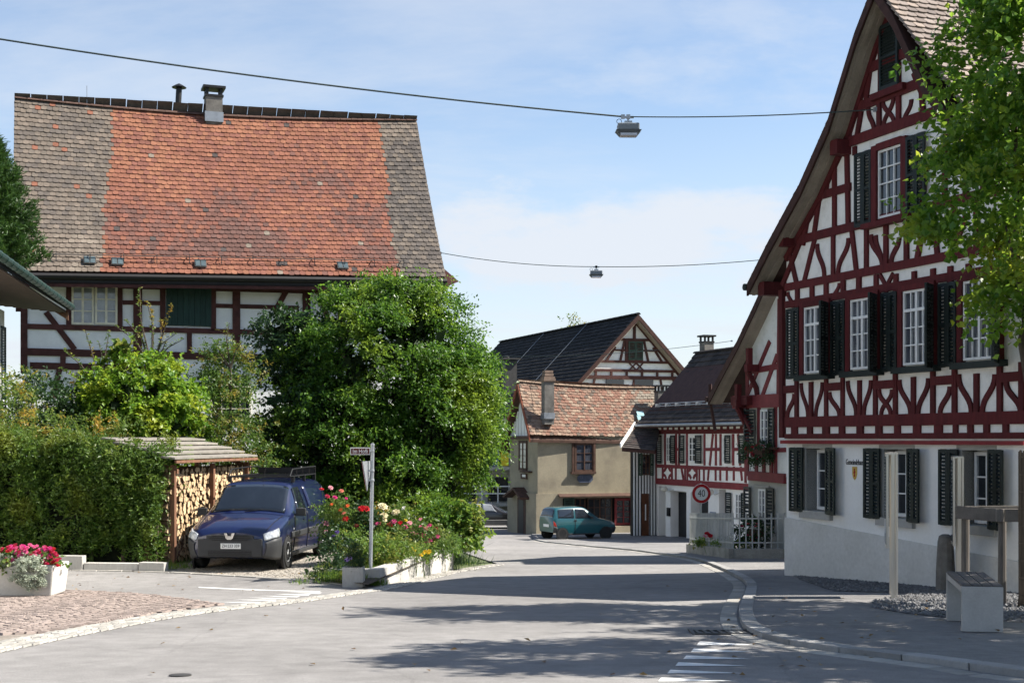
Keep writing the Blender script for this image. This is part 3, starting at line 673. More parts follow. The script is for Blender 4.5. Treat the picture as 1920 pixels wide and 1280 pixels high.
# first-floor windows and shutters
_, wt = gf.px(1605, 562); _, wb = gf.px(1605, 693)
Zv = Vector((0, 0, 1))
wins = []
for x0, x1 in ((1512, 1554), (1599, 1645), (1698, 1750), (1811, 1873)):
    wins.append((gf.px(x0, 640)[0], gf.px(x1, 640)[0]))
wins.append((wins[3][0] + 1.55, wins[3][1] + 1.55))
for u0, u1 in wins:
    if u1 > W - .1: continue
    window(gf, hall, u0, wb, u1, wt, 4, [0, .25, .5, .75, 1], .004, m_wframe, m_glassc, fw=.04, bw=.022, top=3)
    for a, b, c, d in ((u0 - .12, wb - .1, u0 - .002, wt + .1), (u1 + .002, wb - .1, u1 + .12, wt + .1), (u0 - .002, wt + .002, u1 + .002, wt + .1)):
        mb = MB(); gf.rect(mb, a, b, c, d, -.02, .085); mb.build('window_casing', m_red, hall)
    mb = MB(); gf.rect(mb, u0 - .2, wb - .13, u1 + .2, wb - .03, -.02, .16); mb.build('window_sill', m_shut, hall)
    h = wt - wb + .1
    shutter(hall, gf.pt(u0 - .125, wb - .08, .07), -gf.U, gf.N, .44, h, m_shut, split=2)
    th = R(52); shutter(hall, gf.pt(u1 + .125, wb - .08, .09), gf.U * math.cos(th) + gf.N * math.sin(th), gf.N * math.cos(th) - gf.U * math.sin(th), .44, h, m_shut, split=2)
# gable window
u0, v1 = gf.px(1651, 284); u1, _ = gf.px(1697, 284); _, v0 = gf.px(1651, 411)
window(gf, hall, u0, v0, u1, v1, 3, 4, .004, m_wframe, m_glass, fw=.04, bw=.022, casement=0)
for a, b, c, d in ((u0 - .14, v0 - .1, u0 - .002, v1 + .1), (u1 + .002, v0 - .1, u1 + .14, v1 + .1), (u0 - .002, v1 + .002, u1 + .002, v1 + .12)):
    mb = MB(); gf.rect(mb, a, b, c, d, -.02, .1); mb.build('window_casing', m_red, hall)
mb = MB(); gf.rect(mb, u0 - .35, v0 - .14, u1 + .3, v0 - .05, -.02, .17); mb.build('window_sill', m_red, hall)
h = v1 - v0 + .12
shutter(hall, gf.pt(u0 - .145, v0 - .06, .07), -gf.U, gf.N, .5, h, m_shut, split=2); shutter(hall, gf.pt(u1 + .145, v0 - .06, .07), gf.U, gf.N, .5, h, m_shut, split=2)
# attic hatch
u0, v1 = gf.px(1655, 52); u1, _ = gf.px(1690, 52); _, v0 = gf.px(1655, 172)
shutter(hall, gf.pt(u0, v0, .05), gf.U, gf.N, u1 - u0, v1 - v0, m_shut, 'attic_hatch', split=1)
mb = MB(); gf.rect(mb, u0, v0, u1, v1, .01, .05); mb.build('hatch_backing', m_shut, hall)
mb = MB(); gf.rect(mb, u0 - .2, v0 - .13, u1 + .2, v0 - .02, -.02, .13); mb.build('window_sill', m_red, hall)
# ground-floor windows in their stone reveals
for u0, v0, u1, v1 in lw:
    window(gf, hall, u0 + .03, v0 + .03, u1 - .03, v1 - .03, 2, 3, -.26, m_wframe, m_glass, fw=.055, bw=.025)
    for a, b, c, d in ((u0 - .13, v0, u0, v1), (u1, v0, u1 + .13, v1), (u0 - .13, v1, u1 + .13, vF - .05)):
        mb = MB(); gf.rect(mb, a, b, c, d, -.29, .006); mb.build('stone_reveal', m_grey, hall)
    mb = MB(); gf.rect(mb, u0 - .15, v0 - .13, u1 + .15, v0 + .012, -.29, .07); mb.build('window_sill', m_grey, hall)
    h = v1 - v0 + .03
    shutter(hall, gf.pt(u0 - .02, v0 - .02, .05), -gf.U, gf.N, .47, h, m_shut, split=2); th = R(14)
    shutter(hall, gf.pt(u1 + .02, v0 - .02, .05), gf.U * math.cos(th) + gf.N * math.sin(th), gf.N * math.cos(th) - gf.U * math.sin(th), .47, h, m_shut, split=2)
# lettering and crest
def text(name, body, size, loc, X, Y, mat, parent, ext=.004, align='CENTER', sx=1.0, shear=0.0):
    cu = bpy.data.curves.new(name, 'FONT'); cu.body = body; cu.size = size; cu.extrude = ext; cu.align_x = align; cu.align_y = 'CENTER'; cu.shear = shear; cu.resolution_u = 3
    t_ = bpy.data.objects.new(name, cu); COL.objects.link(t_); bpy.context.view_layer.update(); me = bpy.data.meshes.new_from_object(t_); bpy.data.objects.remove(t_); bpy.data.curves.remove(cu)
    me.materials.clear(); me.materials.append(mat); o = obj(name, me, parent, Vector(loc)); X = Vector(X).normalized(); Y = Vector(Y).normalized(); Z = X.cross(Y)
    m = Matrix(((X.x * sx, Y.x, Z.x, 0), (X.y * sx, Y.y, Z.y, 0), (X.z * sx, Y.z, Z.z, 0), (0, 0, 0, 1))); m.translation = o.location; o.matrix_basis = m
    return o
m_ink = M('sign_paint_dark', (.05, .05, .05), var=.1)
a = gf.px(1587, 866); b = gf.px(1619, 866); mid = ((a[0] + b[0]) / 2, a[1])
text('lettering', 'Gemeindehaus', .145, gf.pt(mid[0], mid[1], .004), gf.U, Zv, m_ink, hall, sx=.62)
cu_, cv_ = gf.px(1603, 886)
m_gold = M('crest_gold', (.55, .36, .08), var=.1); m_cred = M('crest_red', (.35, .03, .02), var=.1)
sh = [(-.07, .11), (.07, .11), (.07, -.02), (.045, -.09), (0, -.13), (-.045, -.09), (-.07, -.02)]
mb = MB(); gf.poly(mb, [(cu_ + x, cv_ + y) for x, y in sh], -.01, .01); cr = mb.build('crest', m_gold, hall)
mb = MB(); gf.poly(mb, [(cu_ + x * .55, cv_ + y * .7) for x, y in ((-.03, .1), (.03, .11), (.02, .05), (.06, .02), (.02, -.02), (.04, -.1), (-.03, -.1), (-.01, -.03), (-.05, .0), (-.02, .05))], .005, .016); mb.build('lion', m_cred, cr)
# roof
gm = [TM('hall_tile_a', (.19, .155, .135)), TM('hall_tile_b', (.235, .195, .17)), TM('hall_tile_c', (.15, .125, .112)), TM('hall_tile_d', (.26, .21, .175))]
roof = obj('roof', None, hall, gf.pt(uA, vA, 0)); roof.empty_display_size = .2
mb = MB()
for (a, b), (c, d) in zip(prof, prof[1:]):
    mb.prism([gf.pt(a, b - .03, -11), gf.pt(c, d - .03, -11), gf.pt(c, d - TH + .03, -11), gf.pt(a, b - TH + .03, -11)], gf.N * (11 + OV - .02))
mb.build('roof_deck', m_brown, roof)
rv = lambda s, t: int(rng.choice([0, 0, 1, 1, 2, 3]))
eR = prof[-1]
tile_roof(roof, gf.pt(eR[0], eR[1], OV), gf.pt(eR[0], eR[1], -11), gf.pt(uA, vA, -11), gf.pt(uA, vA, OV), .19, .165, rv, gm, 300)
for (a, b), (c, d) in zip(rk, rk[1:]):
    tile_roof(roof, gf.pt(a, b, -11), gf.pt(a, b, OV), gf.pt(c, d, OV), gf.pt(c, d, -11), .45, .165, lambda s, t: 2, gm, 0, name='far_slope_tile')
ridge_tiles(roof, gf.pt(uA, vA + .04, OV), gf.pt(uA, vA + .04, -11), .14, .4, gm[0])
for side in (0, 1):
    for k in range(5):
        d0 = .015 + k * (OV - .03) / 5; mb = MB(); q = rk if side == 0 else rkR
        for (a, b), (c, d) in zip(q, q[1:]):
            e = .012 if k % 2 else .0
            mb.prism([gf.pt(a, b - TH + .03 - e, d0), gf.pt(c, d - TH + .03 - e, d0), gf.pt(c, d - TH + .005 - e, d0), gf.pt(a, b - TH + .005 - e, d0)], gf.N * ((OV - .03) / 5 - .004))
        mb.build('soffit_board', m_soff, roof)
    mb = MB(); q = rk if side == 0 else rkR
    for (a, b), (c, d) in zip(q, q[1:]):
        mb.prism([gf.pt(a, b - .01, OV - .018), gf.pt(c, d - .01, OV - .018), gf.pt(c, d - TH - .02, OV - .018), gf.pt(a, b - TH - .02, OV - .018)], gf.N * .045)
    mb.build('verge_board', m_brown, roof)
# eave ends: purlin heads and a bracket under the left eave, gutter
for u, v in ((rk[0][0] + .3, rk[0][1] - .12), (roof_u(gf.px(1470, 302)[1]) + .25, gf.px(1470, 302)[1] - .18), (roof_u(gf.px(1470, 450)[1]) + .12, gf.px(1470, 455)[1])):
    mb = MB(); gf.rect(mb, u - .11, v - .13, u + .11, v + .13, -.3, OV - .12); mb.build('purlin_head', m_red, roof)
mb = MB(); mb.tube([gf.pt(rk[0][0] - .06, rk[0][1] - .06, OV + .05), gf.pt(rk[0][0] - .06, rk[0][1] - .06, -10)], .07, 8); mb.build('gutter', m_shut, roof)
# ================================================================ HOUSES DOWN THE STREET
m_rough = M('roughcast_grey', (.44, .43, .39), rough=.95, var=.12, scale=1.6, bump=.35, bscale=45)
m_cream = M('roughcast_ochre', (.31, .272, .195), rough=.95, var=.16, scale=1.1, bump=.45, bscale=35, col2=(.215, .187, .138), thr=(.42, .72))
m_darkwood = M('weathered_brown', (.075, .04, .028), rough=.8, var=.35, scale=4, objvar=.15)
m_redwood = M('verge_red', (.20, .055, .025), rough=.75, var=.2, scale=3)
m_redlight = M('red_timber_fresh', (.17, .028, .032), rough=.7, var=.2, scale=4, objvar=.1)
m_zinc = M('zinc', (.30, .32, .34), rough=.45, var=.15, scale=4, metal=.6)
m_black = M('black_paint', (.012, .012, .013), rough=.5, var=.2)
m_door = M('door_brown', (.10, .035, .014), rough=.6, var=.25, scale=5)
m_green = M('old_green_paint', (.045, .075, .055), rough=.7, var=.3, scale=5)
dm = [TM('slate_tile_a', (.05, .043, .040)), TM('slate_tile_b', (.064, .054, .049)), TM('slate_tile_c', (.039, .035, .034))]
km = [TM('black_tile_a', (.021, .021, .023)), TM('black_tile_b', (.028, .027, .028)), TM('black_tile_c', (.017, .017, .019))]
EG, EN = (.94, .34), (.34, -.94)
def R3(fac, parent, name, mat, x0, y0, x1, y1, d0, d1):
    """a box on a facade given by two picture corners"""
    a, b = fac.px(x0, y0, d1), fac.px(x1, y1, d1); mb = MB(); fac.rect(mb, min(a[0], b[0]), min(a[1], b[1]), max(a[0], b[0]), max(a[1], b[1]), d0, d1); return mb.build(name, mat, parent)
def WIN(fac, parent, x0, y0, x1, y1, c, r, d, mf, mg, **k):
    a, b = fac.px(x0, y0), fac.px(x1, y1); return window(fac, parent, min(a[0], b[0]), min(a[1], b[1]), max(a[0], b[0]), max(a[1], b[1]), c, r, d, mf, mg, **k)
def SHU(fac, parent, x0, y0, x1, y1, d, mat=None, th=0, right=True, **k):
    """shutter between two picture columns; th = how far it stands off the wall"""
    a, b = fac.px(x0, y0), fac.px(x1, y1); u0, u1, v0, v1 = min(a[0], b[0]), max(a[0], b[0]), min(a[1], b[1]), max(a[1], b[1])
    c, s = math.cos(th), math.sin(th)
    if right: return shutter(parent, fac.pt(u0, v0, d), fac.U * c + fac.N * s, fac.N * c - fac.U * s, u1 - u0, v1 - v0, mat or m_shut, slat=.09, **k)
    return shutter(parent, fac.pt(u1, v0, d), -fac.U * c + fac.N * s, fac.N * c + fac.U * s, u1 - u0, v1 - v0, mat or m_shut, slat=.09, **k)
def chimney(parent, c, w, dp, z0, z1, X, mat, cap, flare=False, name='chimney', legs=True):
    X = Vector((*X, 0)).normalized(); Y = Vector((0, 0, 1)).cross(X); mb = MB(); mb.box((c[0], c[1], (z0 + z1) / 2), (w, dp, z1 - z0), X=X, Y=Y)
    ch = mb.build(name, mat, parent); C = Vector((c[0], c[1], 0)); mb = MB()
    mb.box(C + Zv * (z1 + .03), (w * 1.12, dp * 1.12, .07), X=X, Y=Y)
    if flare:
        for k, (r, h) in enumerate(((.62, .1), (.56, .2), (.45, .35), (.42, .5))): mb.box(C + Zv * (z1 + h), (w * r * 2, dp * r * 2, .12), X=X, Y=Y)
    else:
        for sx in (-1, 1):
            for sy in (-1, 1): mb.box(C + X * (sx * w * .42) + Y * (sy * dp * .42) + Zv * (z1 + .17), (w * .16, dp * .16, .22), X=X, Y=Y)
        mb.box(C + Zv * (z1 + .32), (w * 1.35, dp * 1.35, .08), X=X, Y=Y)
    mb.build('chimney_cap', cap, ch); return ch
# ---- house with the deep gable overhang, behind the hall
ah = thing('gabled_annexe', (6.63, 38, gz(6.63, 38, .05)), 'grey plastered house with red timbered gable and deep bracketed eaves behind the hall', 'house')
af = Fac((6.63, 38), GU, GN); O2 = .45
ark = [af.px(x, y, O2) for x, y in ((1329, 742), (1352, 697), (1384, 637), (1415, 571), (1450, 492), (1490, 400))]
va = [v for u, v in ark]; ua = [u for u, v in ark]
rvA = lambda u: float(np.interp(u, ua, va))
mb = MB(); af.poly(mb, [(0, -5.5), (5, -5.5), (5, rvA(5) - .2), (ua[4], rvA(ua[4]) - .2), (ua[3], rvA(ua[3]) - .2), (max(ua[2], .4), rvA(max(ua[2], .4)) - .2), (0, rvA(0) - .2)], -7, 0); mb.build('wall', m_rough, ah)
a = af.px(1440, 892); mb = MB(); af.poly(mb, [(0, a[1]), (5, a[1]), (5, rvA(5) - .25), (ua[4], rvA(ua[4]) - .25), (ua[3], rvA(ua[3]) - .25), (max(ua[2], .4), rvA(max(ua[2], .4)) - .25), (0, rvA(0) - .25)], -.05, .03); mb.build('infill', m_panel, ah)
def ta(pts, w, mat=m_redlight, d=.06, name='timber'):
    tcount[0] += 1; mb = MB(); af.bar(mb, [af.px(*p) for p in pts], w, 0, d + .0011 * (tcount[0] % 12)); mb.build(name, mat, ah)
ta([(1408, 891), (1476, 897)], .26, d=.1, name='rail'); ta([(1380, 754), (1476, 750)], .36, d=.12, name='rail'); ta([(1404, 697), (1476, 684)], .16, name='rail'); ta([(1404, 845), (1476, 843)], .12, name='rail')
for p, q in (((1403, 742), (1446, 640)), ((1431, 745), (1460, 665)), ((1462, 745), (1464, 560)), ((1404, 892), (1404, 690)), ((1421, 845), (1421, 888)), ((1435, 845), (1435, 888)), ((1449, 845), (1449, 888)), ((1457, 760), (1457, 888)), ((1426, 760), (1426, 840))): ta([p, q], .14, name='post')
WIN(af, ah, 1431, 768, 1446, 838, 2, 4, .05, m_wframe, m_glassc, fw=.05, bw=.025)
SHU(af, ah, 1403, 768, 1424, 842, .12, right=False); SHU(af, ah, 1448, 766, 1459, 838, .12)
R3(af, ah, 'window_sill', m_darkwood, 1424, 838, 1450, 842, 0, .22)
WIN(af, ah, 1425, 916, 1438, 976, 2, 4, .01, m_wframe, m_glassc, fw=.05, bw=.025)
R3(af, ah, 'stone_reveal', m_grey, 1412, 908, 1441, 915, 0, .05); R3(af, ah, 'window_sill', m_grey, 1411, 976, 1443, 982, 0, .1)
SHU(af, ah, 1399, 912, 1411, 985, .06, right=False); SHU(af, ah, 1441, 914, 1455, 986, .06)
aro = obj('roof', None, ah, af.pt(2, 3, 0))
mb = MB()
for (a, b), (c, d) in zip(ark, ark[1:]): mb.prism([af.pt(a, b - .03, -7.4), af.pt(c, d - .03, -7.4), af.pt(c, d - .2, -7.4), af.pt(a, b - .2, -7.4)], af.N * (7.4 + O2 - .02))
mb.build('roof_deck', m_brown, aro)
for (a, b), (c, d) in zip(ark, ark[1:]): tile_roof(aro, af.pt(a, b, -7.4), af.pt(a, b, O2), af.pt(c, d, O2), af.pt(c, d, -7.4), .5, .3, lambda s, t: int(rng.integers(0, 3)), dm, 0, tail=.0)
for k in range(4):
    mb = MB()
    for (a, b), (c, d) in zip(ark, ark[1:]):
        d0 = .01 + k * .108; mb.prism([af.pt(a, b - .205, d0), af.pt(c, d - .205, d0), af.pt(c, d - .235, d0), af.pt(a, b - .235, d0)], af.N * .104)
    mb.build('soffit_board', m_soff, aro)
mb = MB()
for (a, b), (c, d) in zip(ark, ark[1:]): mb.prism([af.pt(a, b - .02, O2), af.pt(c, d - .02, O2), af.pt(c, d - .27, O2), af.pt(a, b - .27, O2)], af.N * .035)
mb.build('verge_board', m_brown, aro)
# brackets carrying the overhang
for x, y in ((1391, 757), (1412, 690)):
    u, v = af.px(x, y, .2); br_ = MB(); af.rect(br_, u - .09, v - .1, u + .09, v + .1, -.1, O2 - .02); af.rect(br_, u - .07, v - .02, u + .07, v + .55, O2 - .2, O2 - .06)
    br_.tube([af.pt(u, v - .85, .04), af.pt(u, v - .55, .1), af.pt(u, v - .1, O2 - .1)], .075, 6); br_.build('bracket', m_red, ah)
br_ = MB(); a, b = af.px(1376, 752, .2), af.px(1406, 748, .2); af.rect(br_, a[0], a[1] - .12, b[0], a[1] + .12, -.2, .3); br_.tube([af.pt(a[0] + .1, a[1], .15), af.pt(b[0], a[1] - .9, .1)], .08, 6); br_.build('bracket', m_red, ah)
mb = MB(); mb.tube([af.pt(ua[0] - .08, va[0] - .1, O2 + .05), af.pt(ua[0] - .08, va[0] - .1, -7)], .08, 8); mb.tube([af.pt(ua[0] - .1, va[0] + .35, O2 - .1), af.pt(ua[0] - .1, va[0] - .1, O2 - .1), af.pt(ua[0] + .1, va[0] - 1.0, .3)], .05, 6); mb.build('gutter', m_brown, aro)
# ---- small red half-timbered house
mh = thing('timbered_cottage', (6.86, 64, gz(6.86, 64, .05)), 'low house with dark roof, red timbers and green shutters above white ground floor', 'house')
mf = Fac((6.86, 64), GU, GN); ML = 9.2
vt = mf.px(1232, 798)[1]; vb = mf.px(1232, 905)[1]
holes = []
for x0, y0, x1, y1 in ((1235, 911, 1248, 1012), (1257, 919, 1287, 1012), (1295, 922, 1328, 1012), (1348, 917, 1361, 1012)):
    a, b = mf.px(x0, y0), mf.px(x1, y1); holes.append((a[0], -5.4, b[0], a[1]))
mb = MB(); wall_grid(mf, mb, 0, -5.5, ML, vb, holes, -.5, 0); mf.rect(mb, 0, -5.5, ML, vb, -5, -.5); mb.build('lower_wall', m_white, mh)
mb = MB(); mf.rect(mb, 0, vb, ML, vt + .3, -5, .05); mb.build('upper_wall', m_panel, mh)
c3 = lambda x, y: (1180 + x / 4.57, 800 + y / 4.57)
def tm(pts, w, d=.08, mat=m_redlight, name='timber'):
    tcount[0] += 1; mb = MB(); mf.bar(mb, [mf.px(*p) for p in pts], w, 0, d + .0013 * (tcount[0] % 14)); mb.build(name, mat, mh)
def railm(y, h, name='rail', mat=m_redlight):
    v = mf.px(1234, y)[1]; tcount[0] += 1; mb = MB(); mf.rect(mb, -.02, v - h / 2, ML, v + h / 2, 0, .085 + .0013 * (tcount[0] % 14)); mb.build(name, mat, mh)
railm(809.5, .2, mat=m_red); railm(799, .12, mat=m_red); railm(873, .16); railm(901.5, .28)
v0, v1 = mf.px(1234, 807)[1], mf.px(1234, 800)[1]
for k in range(16):
    u = .0 + k * .56; mb = MB(); mf.rect(mb, u, v0, u + .2, v1, 0, .075); mb.build('joist_end', m_red, mh)
for x0, x1, a, b in ((240, 240, 60, 330), (318, 318, 60, 330), (413, 413, 60, 330), (441, 437, 60, 330), (505, 505, 60, 330), (655, 655, 60, 330), (728, 700, 60, 330), (753, 753, 60, 330), (793, 793, 60, 330), (902, 902, 60, 330), (944, 962, 60, 330), (1008, 1008, 60, 480),
                     (240, 240, 340, 460), (297, 297, 340, 460), (376, 376, 340, 460), (410, 410, 340, 460), (456, 478, 340, 460), (490, 490, 340, 460), (508, 508, 340, 460), (590, 590, 340, 460), (611, 611, 340, 460), (650, 650, 340, 460), (694, 684, 340, 460), (751, 751, 340, 460), (791, 791, 340, 460), (847, 847, 340, 460), (907, 907, 340, 460), (966, 978, 340, 460)): tm([c3(x0, a), c3(x1, b)], .15 if a < 300 else .12, name='post')
for x in (415, 655, 902): tm([c3(x, 192 - (x - 240) * .0), c3(x + (40 if x == 415 else 138 if x == 655 else 60), 192)], .14, name='rail')
for cx in (337, 550):
    for sx in (-1, 1):
        for sy in (-1, 1):
            p = [c3(cx + sx * 36, 393 + sy * 12), c3(cx + sx * 20, 393 + sy * 26), c3(cx + sx * 10, 393 + sy * 48)]; tm(p, .13, name='brace')
for x0, x1 in ((333, 370), (528, 584), (812, 838)): WIN(mf, mh, *c3(x0, 84), *c3(x1, 300), 2, 4, .06, m_wframe, m_glass, fw=.05, bw=.03)
for x0, x1, rt in ((257, 298, False), (374, 412, True), (450, 492, False), (588, 640, True), (842, 888, True), (962, 1006, False)): SHU(mf, mh, *c3(x0, 72), *c3(x1, 312), .13, right=rt)
R3(mf, mh, 'door', m_darkwood, 1241, 925, 1248, 1012, -.5, -.42); R3(mf, mh, 'garage_door', m_black, 1270, 922, 1288, 1012, -.5, -.42)
R3(mf, mh, 'door', m_black, 1312, 936, 1329, 1012, -.5, -.42); R3(mf, mh, 'door', m_door, 1352, 922, 1362, 1012, -.5, -.3)
WIN(mf, mh, *c3(918, 570), *c3(968, 805), 2, 4, .01, m_wframe, m_glassc, fw=.05, bw=.03)
SHU(mf, mh, *c3(838, 560), *c3(884, 812), .06, right=False); SHU(mf, mh, *c3(970, 565), *c3(1003, 812), .06)
R3(mf, mh, 'notice_board', M('notice', (.25, .28, .33), var=.3, scale=20), *c3(688, 725), *c3(735, 792), 0, .05)
R3(mf, mh, 'letter_box', m_black, *c3(318, 690), *c3(340, 765), 0, .08)
wl_ = obj('wall_lamp', None, mh, mf.pt(0, 0, 0))
for x, y in ((300, 535), (695, 560)):
    u, v = mf.px(*c3(x, y), .3); mb = MB(); mb.lathe(mf.pt(u, v, .3), [(.05, -.12), (.15, -.04), (.16, .04), (.08, .13)], 10); mb.tube([mf.pt(u + .35, v, 0), mf.pt(u + .3, v - .1, .25), mf.pt(u, v + .05, .3)], .02, 5); mb.build('lamp_globe', M('opal_glass', (.6, .58, .5), var=.05), wl_)
mr_ = obj('roof', None, mh, mf.pt(4, 2, -1)); ve = .70; vr = 4.1
mb = MB(); mb.prism([mf.pt(-.7, ve - .06, .75), mf.pt(-.7, vr - .06, -2.4), mf.pt(-.7, ve - .06, -5.6), mf.pt(-.7, ve - .2, -5.6), mf.pt(-.7, vr - .25, -2.4), mf.pt(-.7, ve - .2, .75)], mf.U * (ML + 1.4)); mb.build('roof_deck', m_brown, mr_)
tile_roof(mr_, mf.pt(-.7, ve, .75), mf.pt(ML + .7, ve, .75), mf.pt(ML + .7, vr, -2.4), mf.pt(-.7, vr, -2.4), .33, .30, lambda s, t: int(rng.integers(0, 3)), dm, 300, sag=.12, tail=.012, lap=1.3)
mb = MB(); mf.poly(mb, [(-.02, vt), (.3, vt), (.3, ve + .2), (-.02, ve)], -5, .0); mf.poly(mb, [(0, ve - .1), (.25, ve - .1)] + [(.25, ve + .1), (0, ve + .1)], -4.8, .02); mb.build('gable_wall', m_panel, mh)
ridge_tiles(mr_, mf.pt(-.7, vr + .03, -2.4), mf.pt(ML + .7, vr + .03, -2.4), .14, .5, dm[0])
mb = MB(); mb.tube([mf.pt(-.7, ve - .08, .82), mf.pt(ML + .7, ve - .08, .82)], .07, 8); mb.build('gutter', m_zinc, mr_)
a = .25; y_ = lambda t: ((ve * (1 - t) + vr * t) + .14, .75 * (1 - t) - 2.4 * t)
mb = MB()
for t in (.2, .235):
    v, d = y_(t); mb.tube([mf.pt(.2, v, d), mf.pt(ML, v, d)], .022, 5)
for k in range(9):
    u = .2 + k * 1.0; v, d = y_(.22); mb.box(mf.pt(u, v - .03, d), (.04, .3, .16), X=mf.U, Y=mf.N)
mb.build('snow_guard', m_zinc, mr_)
m_chim = M('chimney_render', (.15, .14, .125), rough=.95, var=.3, scale=3, bump=.4)
p = P(1325, 662, 65.2); chimney(mh, p, .5, .5, p.z - .6, p.z + .5, GU, m_chim, m_black)
# ---- boarded porch between cottage and ochre house
ph = thing('boarded_porch', (5.7, 63.5, gz(5.7, 63.5, .05)), 'narrow porch of black and white vertical boards beside the ochre house', 'porch')
pf = Fac((5.66, 63.6), EG, EN)
PW = 1.35
mb = MB(); pf.rect(mb, 0, -5, PW, -.2, -.25, 0); mb.build('back_wall', m_black, ph)
for k in range(9):
    u = .03 + k * .15
    mb = MB(); pf.rect(mb, u, -4.55, u + .07, -.35, 0, .05); mb.build('board', m_wframe, ph)
R3(pf, ph, 'door', m_door, 1204, 925, 1217, 1003, 0, .09); R3(pf, ph, 'door_pane', m_wframe, 1209.5, 945, 1211.5, 975, .09, .1)
WIN(pf, ph, 1202, 852, 1217, 890, 2, 3, .06, m_darkwood, m_glass, fw=.05); SHU(pf, ph, 1196, 850, 1203, 891, .08, m_green, right=False); SHU(pf, ph, 1217, 850, 1224, 891, .08, m_green)
q = [P(1166, 840, 61.6), P(1228, 845, 61.2), P(1238, 799, 64.2), P(1193, 799, 64.6)]
mb = MB(); mb.prism(q, (0, 0, -.14)); pr = mb.build('roof', m_brown, ph)
tile_roof(pr, q[0] + Zv * .0, q[1], q[2], q[3], .3, .28, lambda s, t: int(rng.integers(0, 3)), dm, 40, tail=.012, lap=1.3)
mb = MB(); mb.prism([q[0] + Vector((-.04, 0, .02)), q[3] + Vector((-.04, 0, .02)), q[3] + Vector((-.04, 0, .22)), q[0] + Vector((-.04, 0, .22))], (-.05, 0, 0)); mb.build('verge_flashing', m_wframe, pr)
# ---- ochre house
ch = thing('ochre_house', (1.25, 66, gz(1.25, 66)), 'weathered ochre roughcast house with mottled red tile roof and shopfront', 'house')
cf = Fac((1.25, 66), EG, EN); cg = Fac((1.25, 66), (-.34, .94), (-.94, -.34)); CL, CW = 7.0, 4.0
mb = MB(); cf.rect(mb, 0, -2.68, CL, .2, -CW, 0); mb.build('upper_wall', m_cream, ch)
a, b = cf.px(1054, 934), cf.px(1190, 985); mb = MB(); wall_grid(cf, mb, -.1, -5.5, CL, -2.68, [(a[0], b[1], b[0], a[1])], -.35, .07); cf.rect(mb, -.1, -5.5, CL, -2.68, -CW - .1, -.35); mb.build('lower_wall', m_cream, ch)
mb = MB(); cf.rect(mb, a[0], b[1], b[0], a[1], -.34, -.3); mb.build('shop_back', m_black, ch)
mb = MB(); mb.prism([cf.pt(a[0] - .25, a[1] + .18, .07), cf.pt(b[0] + .1, a[1] + .18, .07), cf.pt(b[0] + .1, a[1] + .06, .32), cf.pt(a[0] - .25, a[1] + .06, .32)], (0, 0, .05)); mb.build('canopy', m_darkwood, ch)
WIN(cf, ch, 1080, 934, 1100, 984, 2, 4, -.2, m_darkwood, m_glass); WIN(cf, ch, 1104, 934, 1150, 984, 4, 3, -.2, m_darkwood, m_glass); WIN(cf, ch, 1155, 934, 1188, 984, 2, 4, -.2, m_redlight, m_glass, fw=.12)
SHU(cf, ch, 1056, 933, 1075, 986, .1, m_green, right=False); SHU(cf, ch, 1187, 934, 1196, 988, .1, m_green)
WIN(cf, ch, 1077, 830, 1113, 884, 2, 3, .01, m_darkwood, m_glassc, fw=.1)
R3(cf, ch, 'window_frame', m_darkwood, 1073, 823, 1117, 829, 0, .1); R3(cf, ch, 'window_frame', m_darkwood, 1073, 829, 1077, 884, 0, .08); R3(cf, ch, 'window_frame', m_darkwood, 1113, 829, 1117, 884, 0, .08); R3(cf, ch, 'window_sill', m_darkwood, 1072, 884, 1118, 888, 0, .16)
m_sgn = M('enamel_sign', (.075, .09, .13), rough=.4, var=.35, scale=6); a, b = cf.px(1082, 889), cf.px(1111, 904); k_ = .13; mb = MB(); cf.poly(mb, [(a[0], b[1] + k_), (a[0] + k_, b[1]), (b[0] - k_, b[1]), (b[0], b[1] + k_), (b[0], a[1] - k_), (b[0] - k_, a[1]), (a[0] + k_, a[1]), (a[0], a[1] - k_)], 0, .05); sg = mb.build('shop_sign', m_sgn, ch)
u, v = cf.px(1096.5, 894, .06); text('lettering', 'J. J.', .17, cf.pt(u - .18, v, .056), cf.U, Zv, M('sign_letters', (.2, .22, .27), var=.2), sg, sx=.8)
tile_m = [TM('old_tile_a', (.20, .105, .075), col2=(.165, .095, .07)), TM('old_tile_b', (.165, .10, .075), col2=(.22, .15, .11)), TM('old_tile_c', (.115, .09, .072)), TM('old_tile_d', (.235, .17, .125)), TM('old_tile_e', (.205, .175, .14))]
A, B, C, D = P(994, 816, 65.6), P(1236, 820, 68.3), P(1230, 728, 70.2), P(971, 716, 67.6)
cr_ = obj('roof', None, ch, (A + C) / 2)
def cv(s, t):
    r = rng.random()
    if s > .82 and t > .25: return 4 if r < .6 else 1
    if s < .12: return 3 if r < .5 else (2 if r < .7 else 1)
    return int(rng.choice([0, 0, 0, 1, 1, 2, 3]))
tile_roof(cr_, A, B, C, D, .21, .19, cv, tile_m, 300, zsag=.12, jit=2.2)
Eb = P(938, 836, 70.2); Eb2 = Eb + (B - A)
mb = MB()
for q in ((A, B, C, D), (D, C, Eb2, Eb)): mb.prism([Vector(p) - Zv * .2 for p in q], (0, 0, -.13))
mb.build('roof_deck', m_darkwood, cr_)
tile_roof(cr_, Eb2, Eb, D, C, .3, .25, cv, tile_m, 0, name='far_slope_tile')
ridge_tiles(cr_, D + Zv * .05, C + Zv * .05, .15, .42, tile_m[3], zsag=.12)
out = Vector((-.94, -.34, 0))
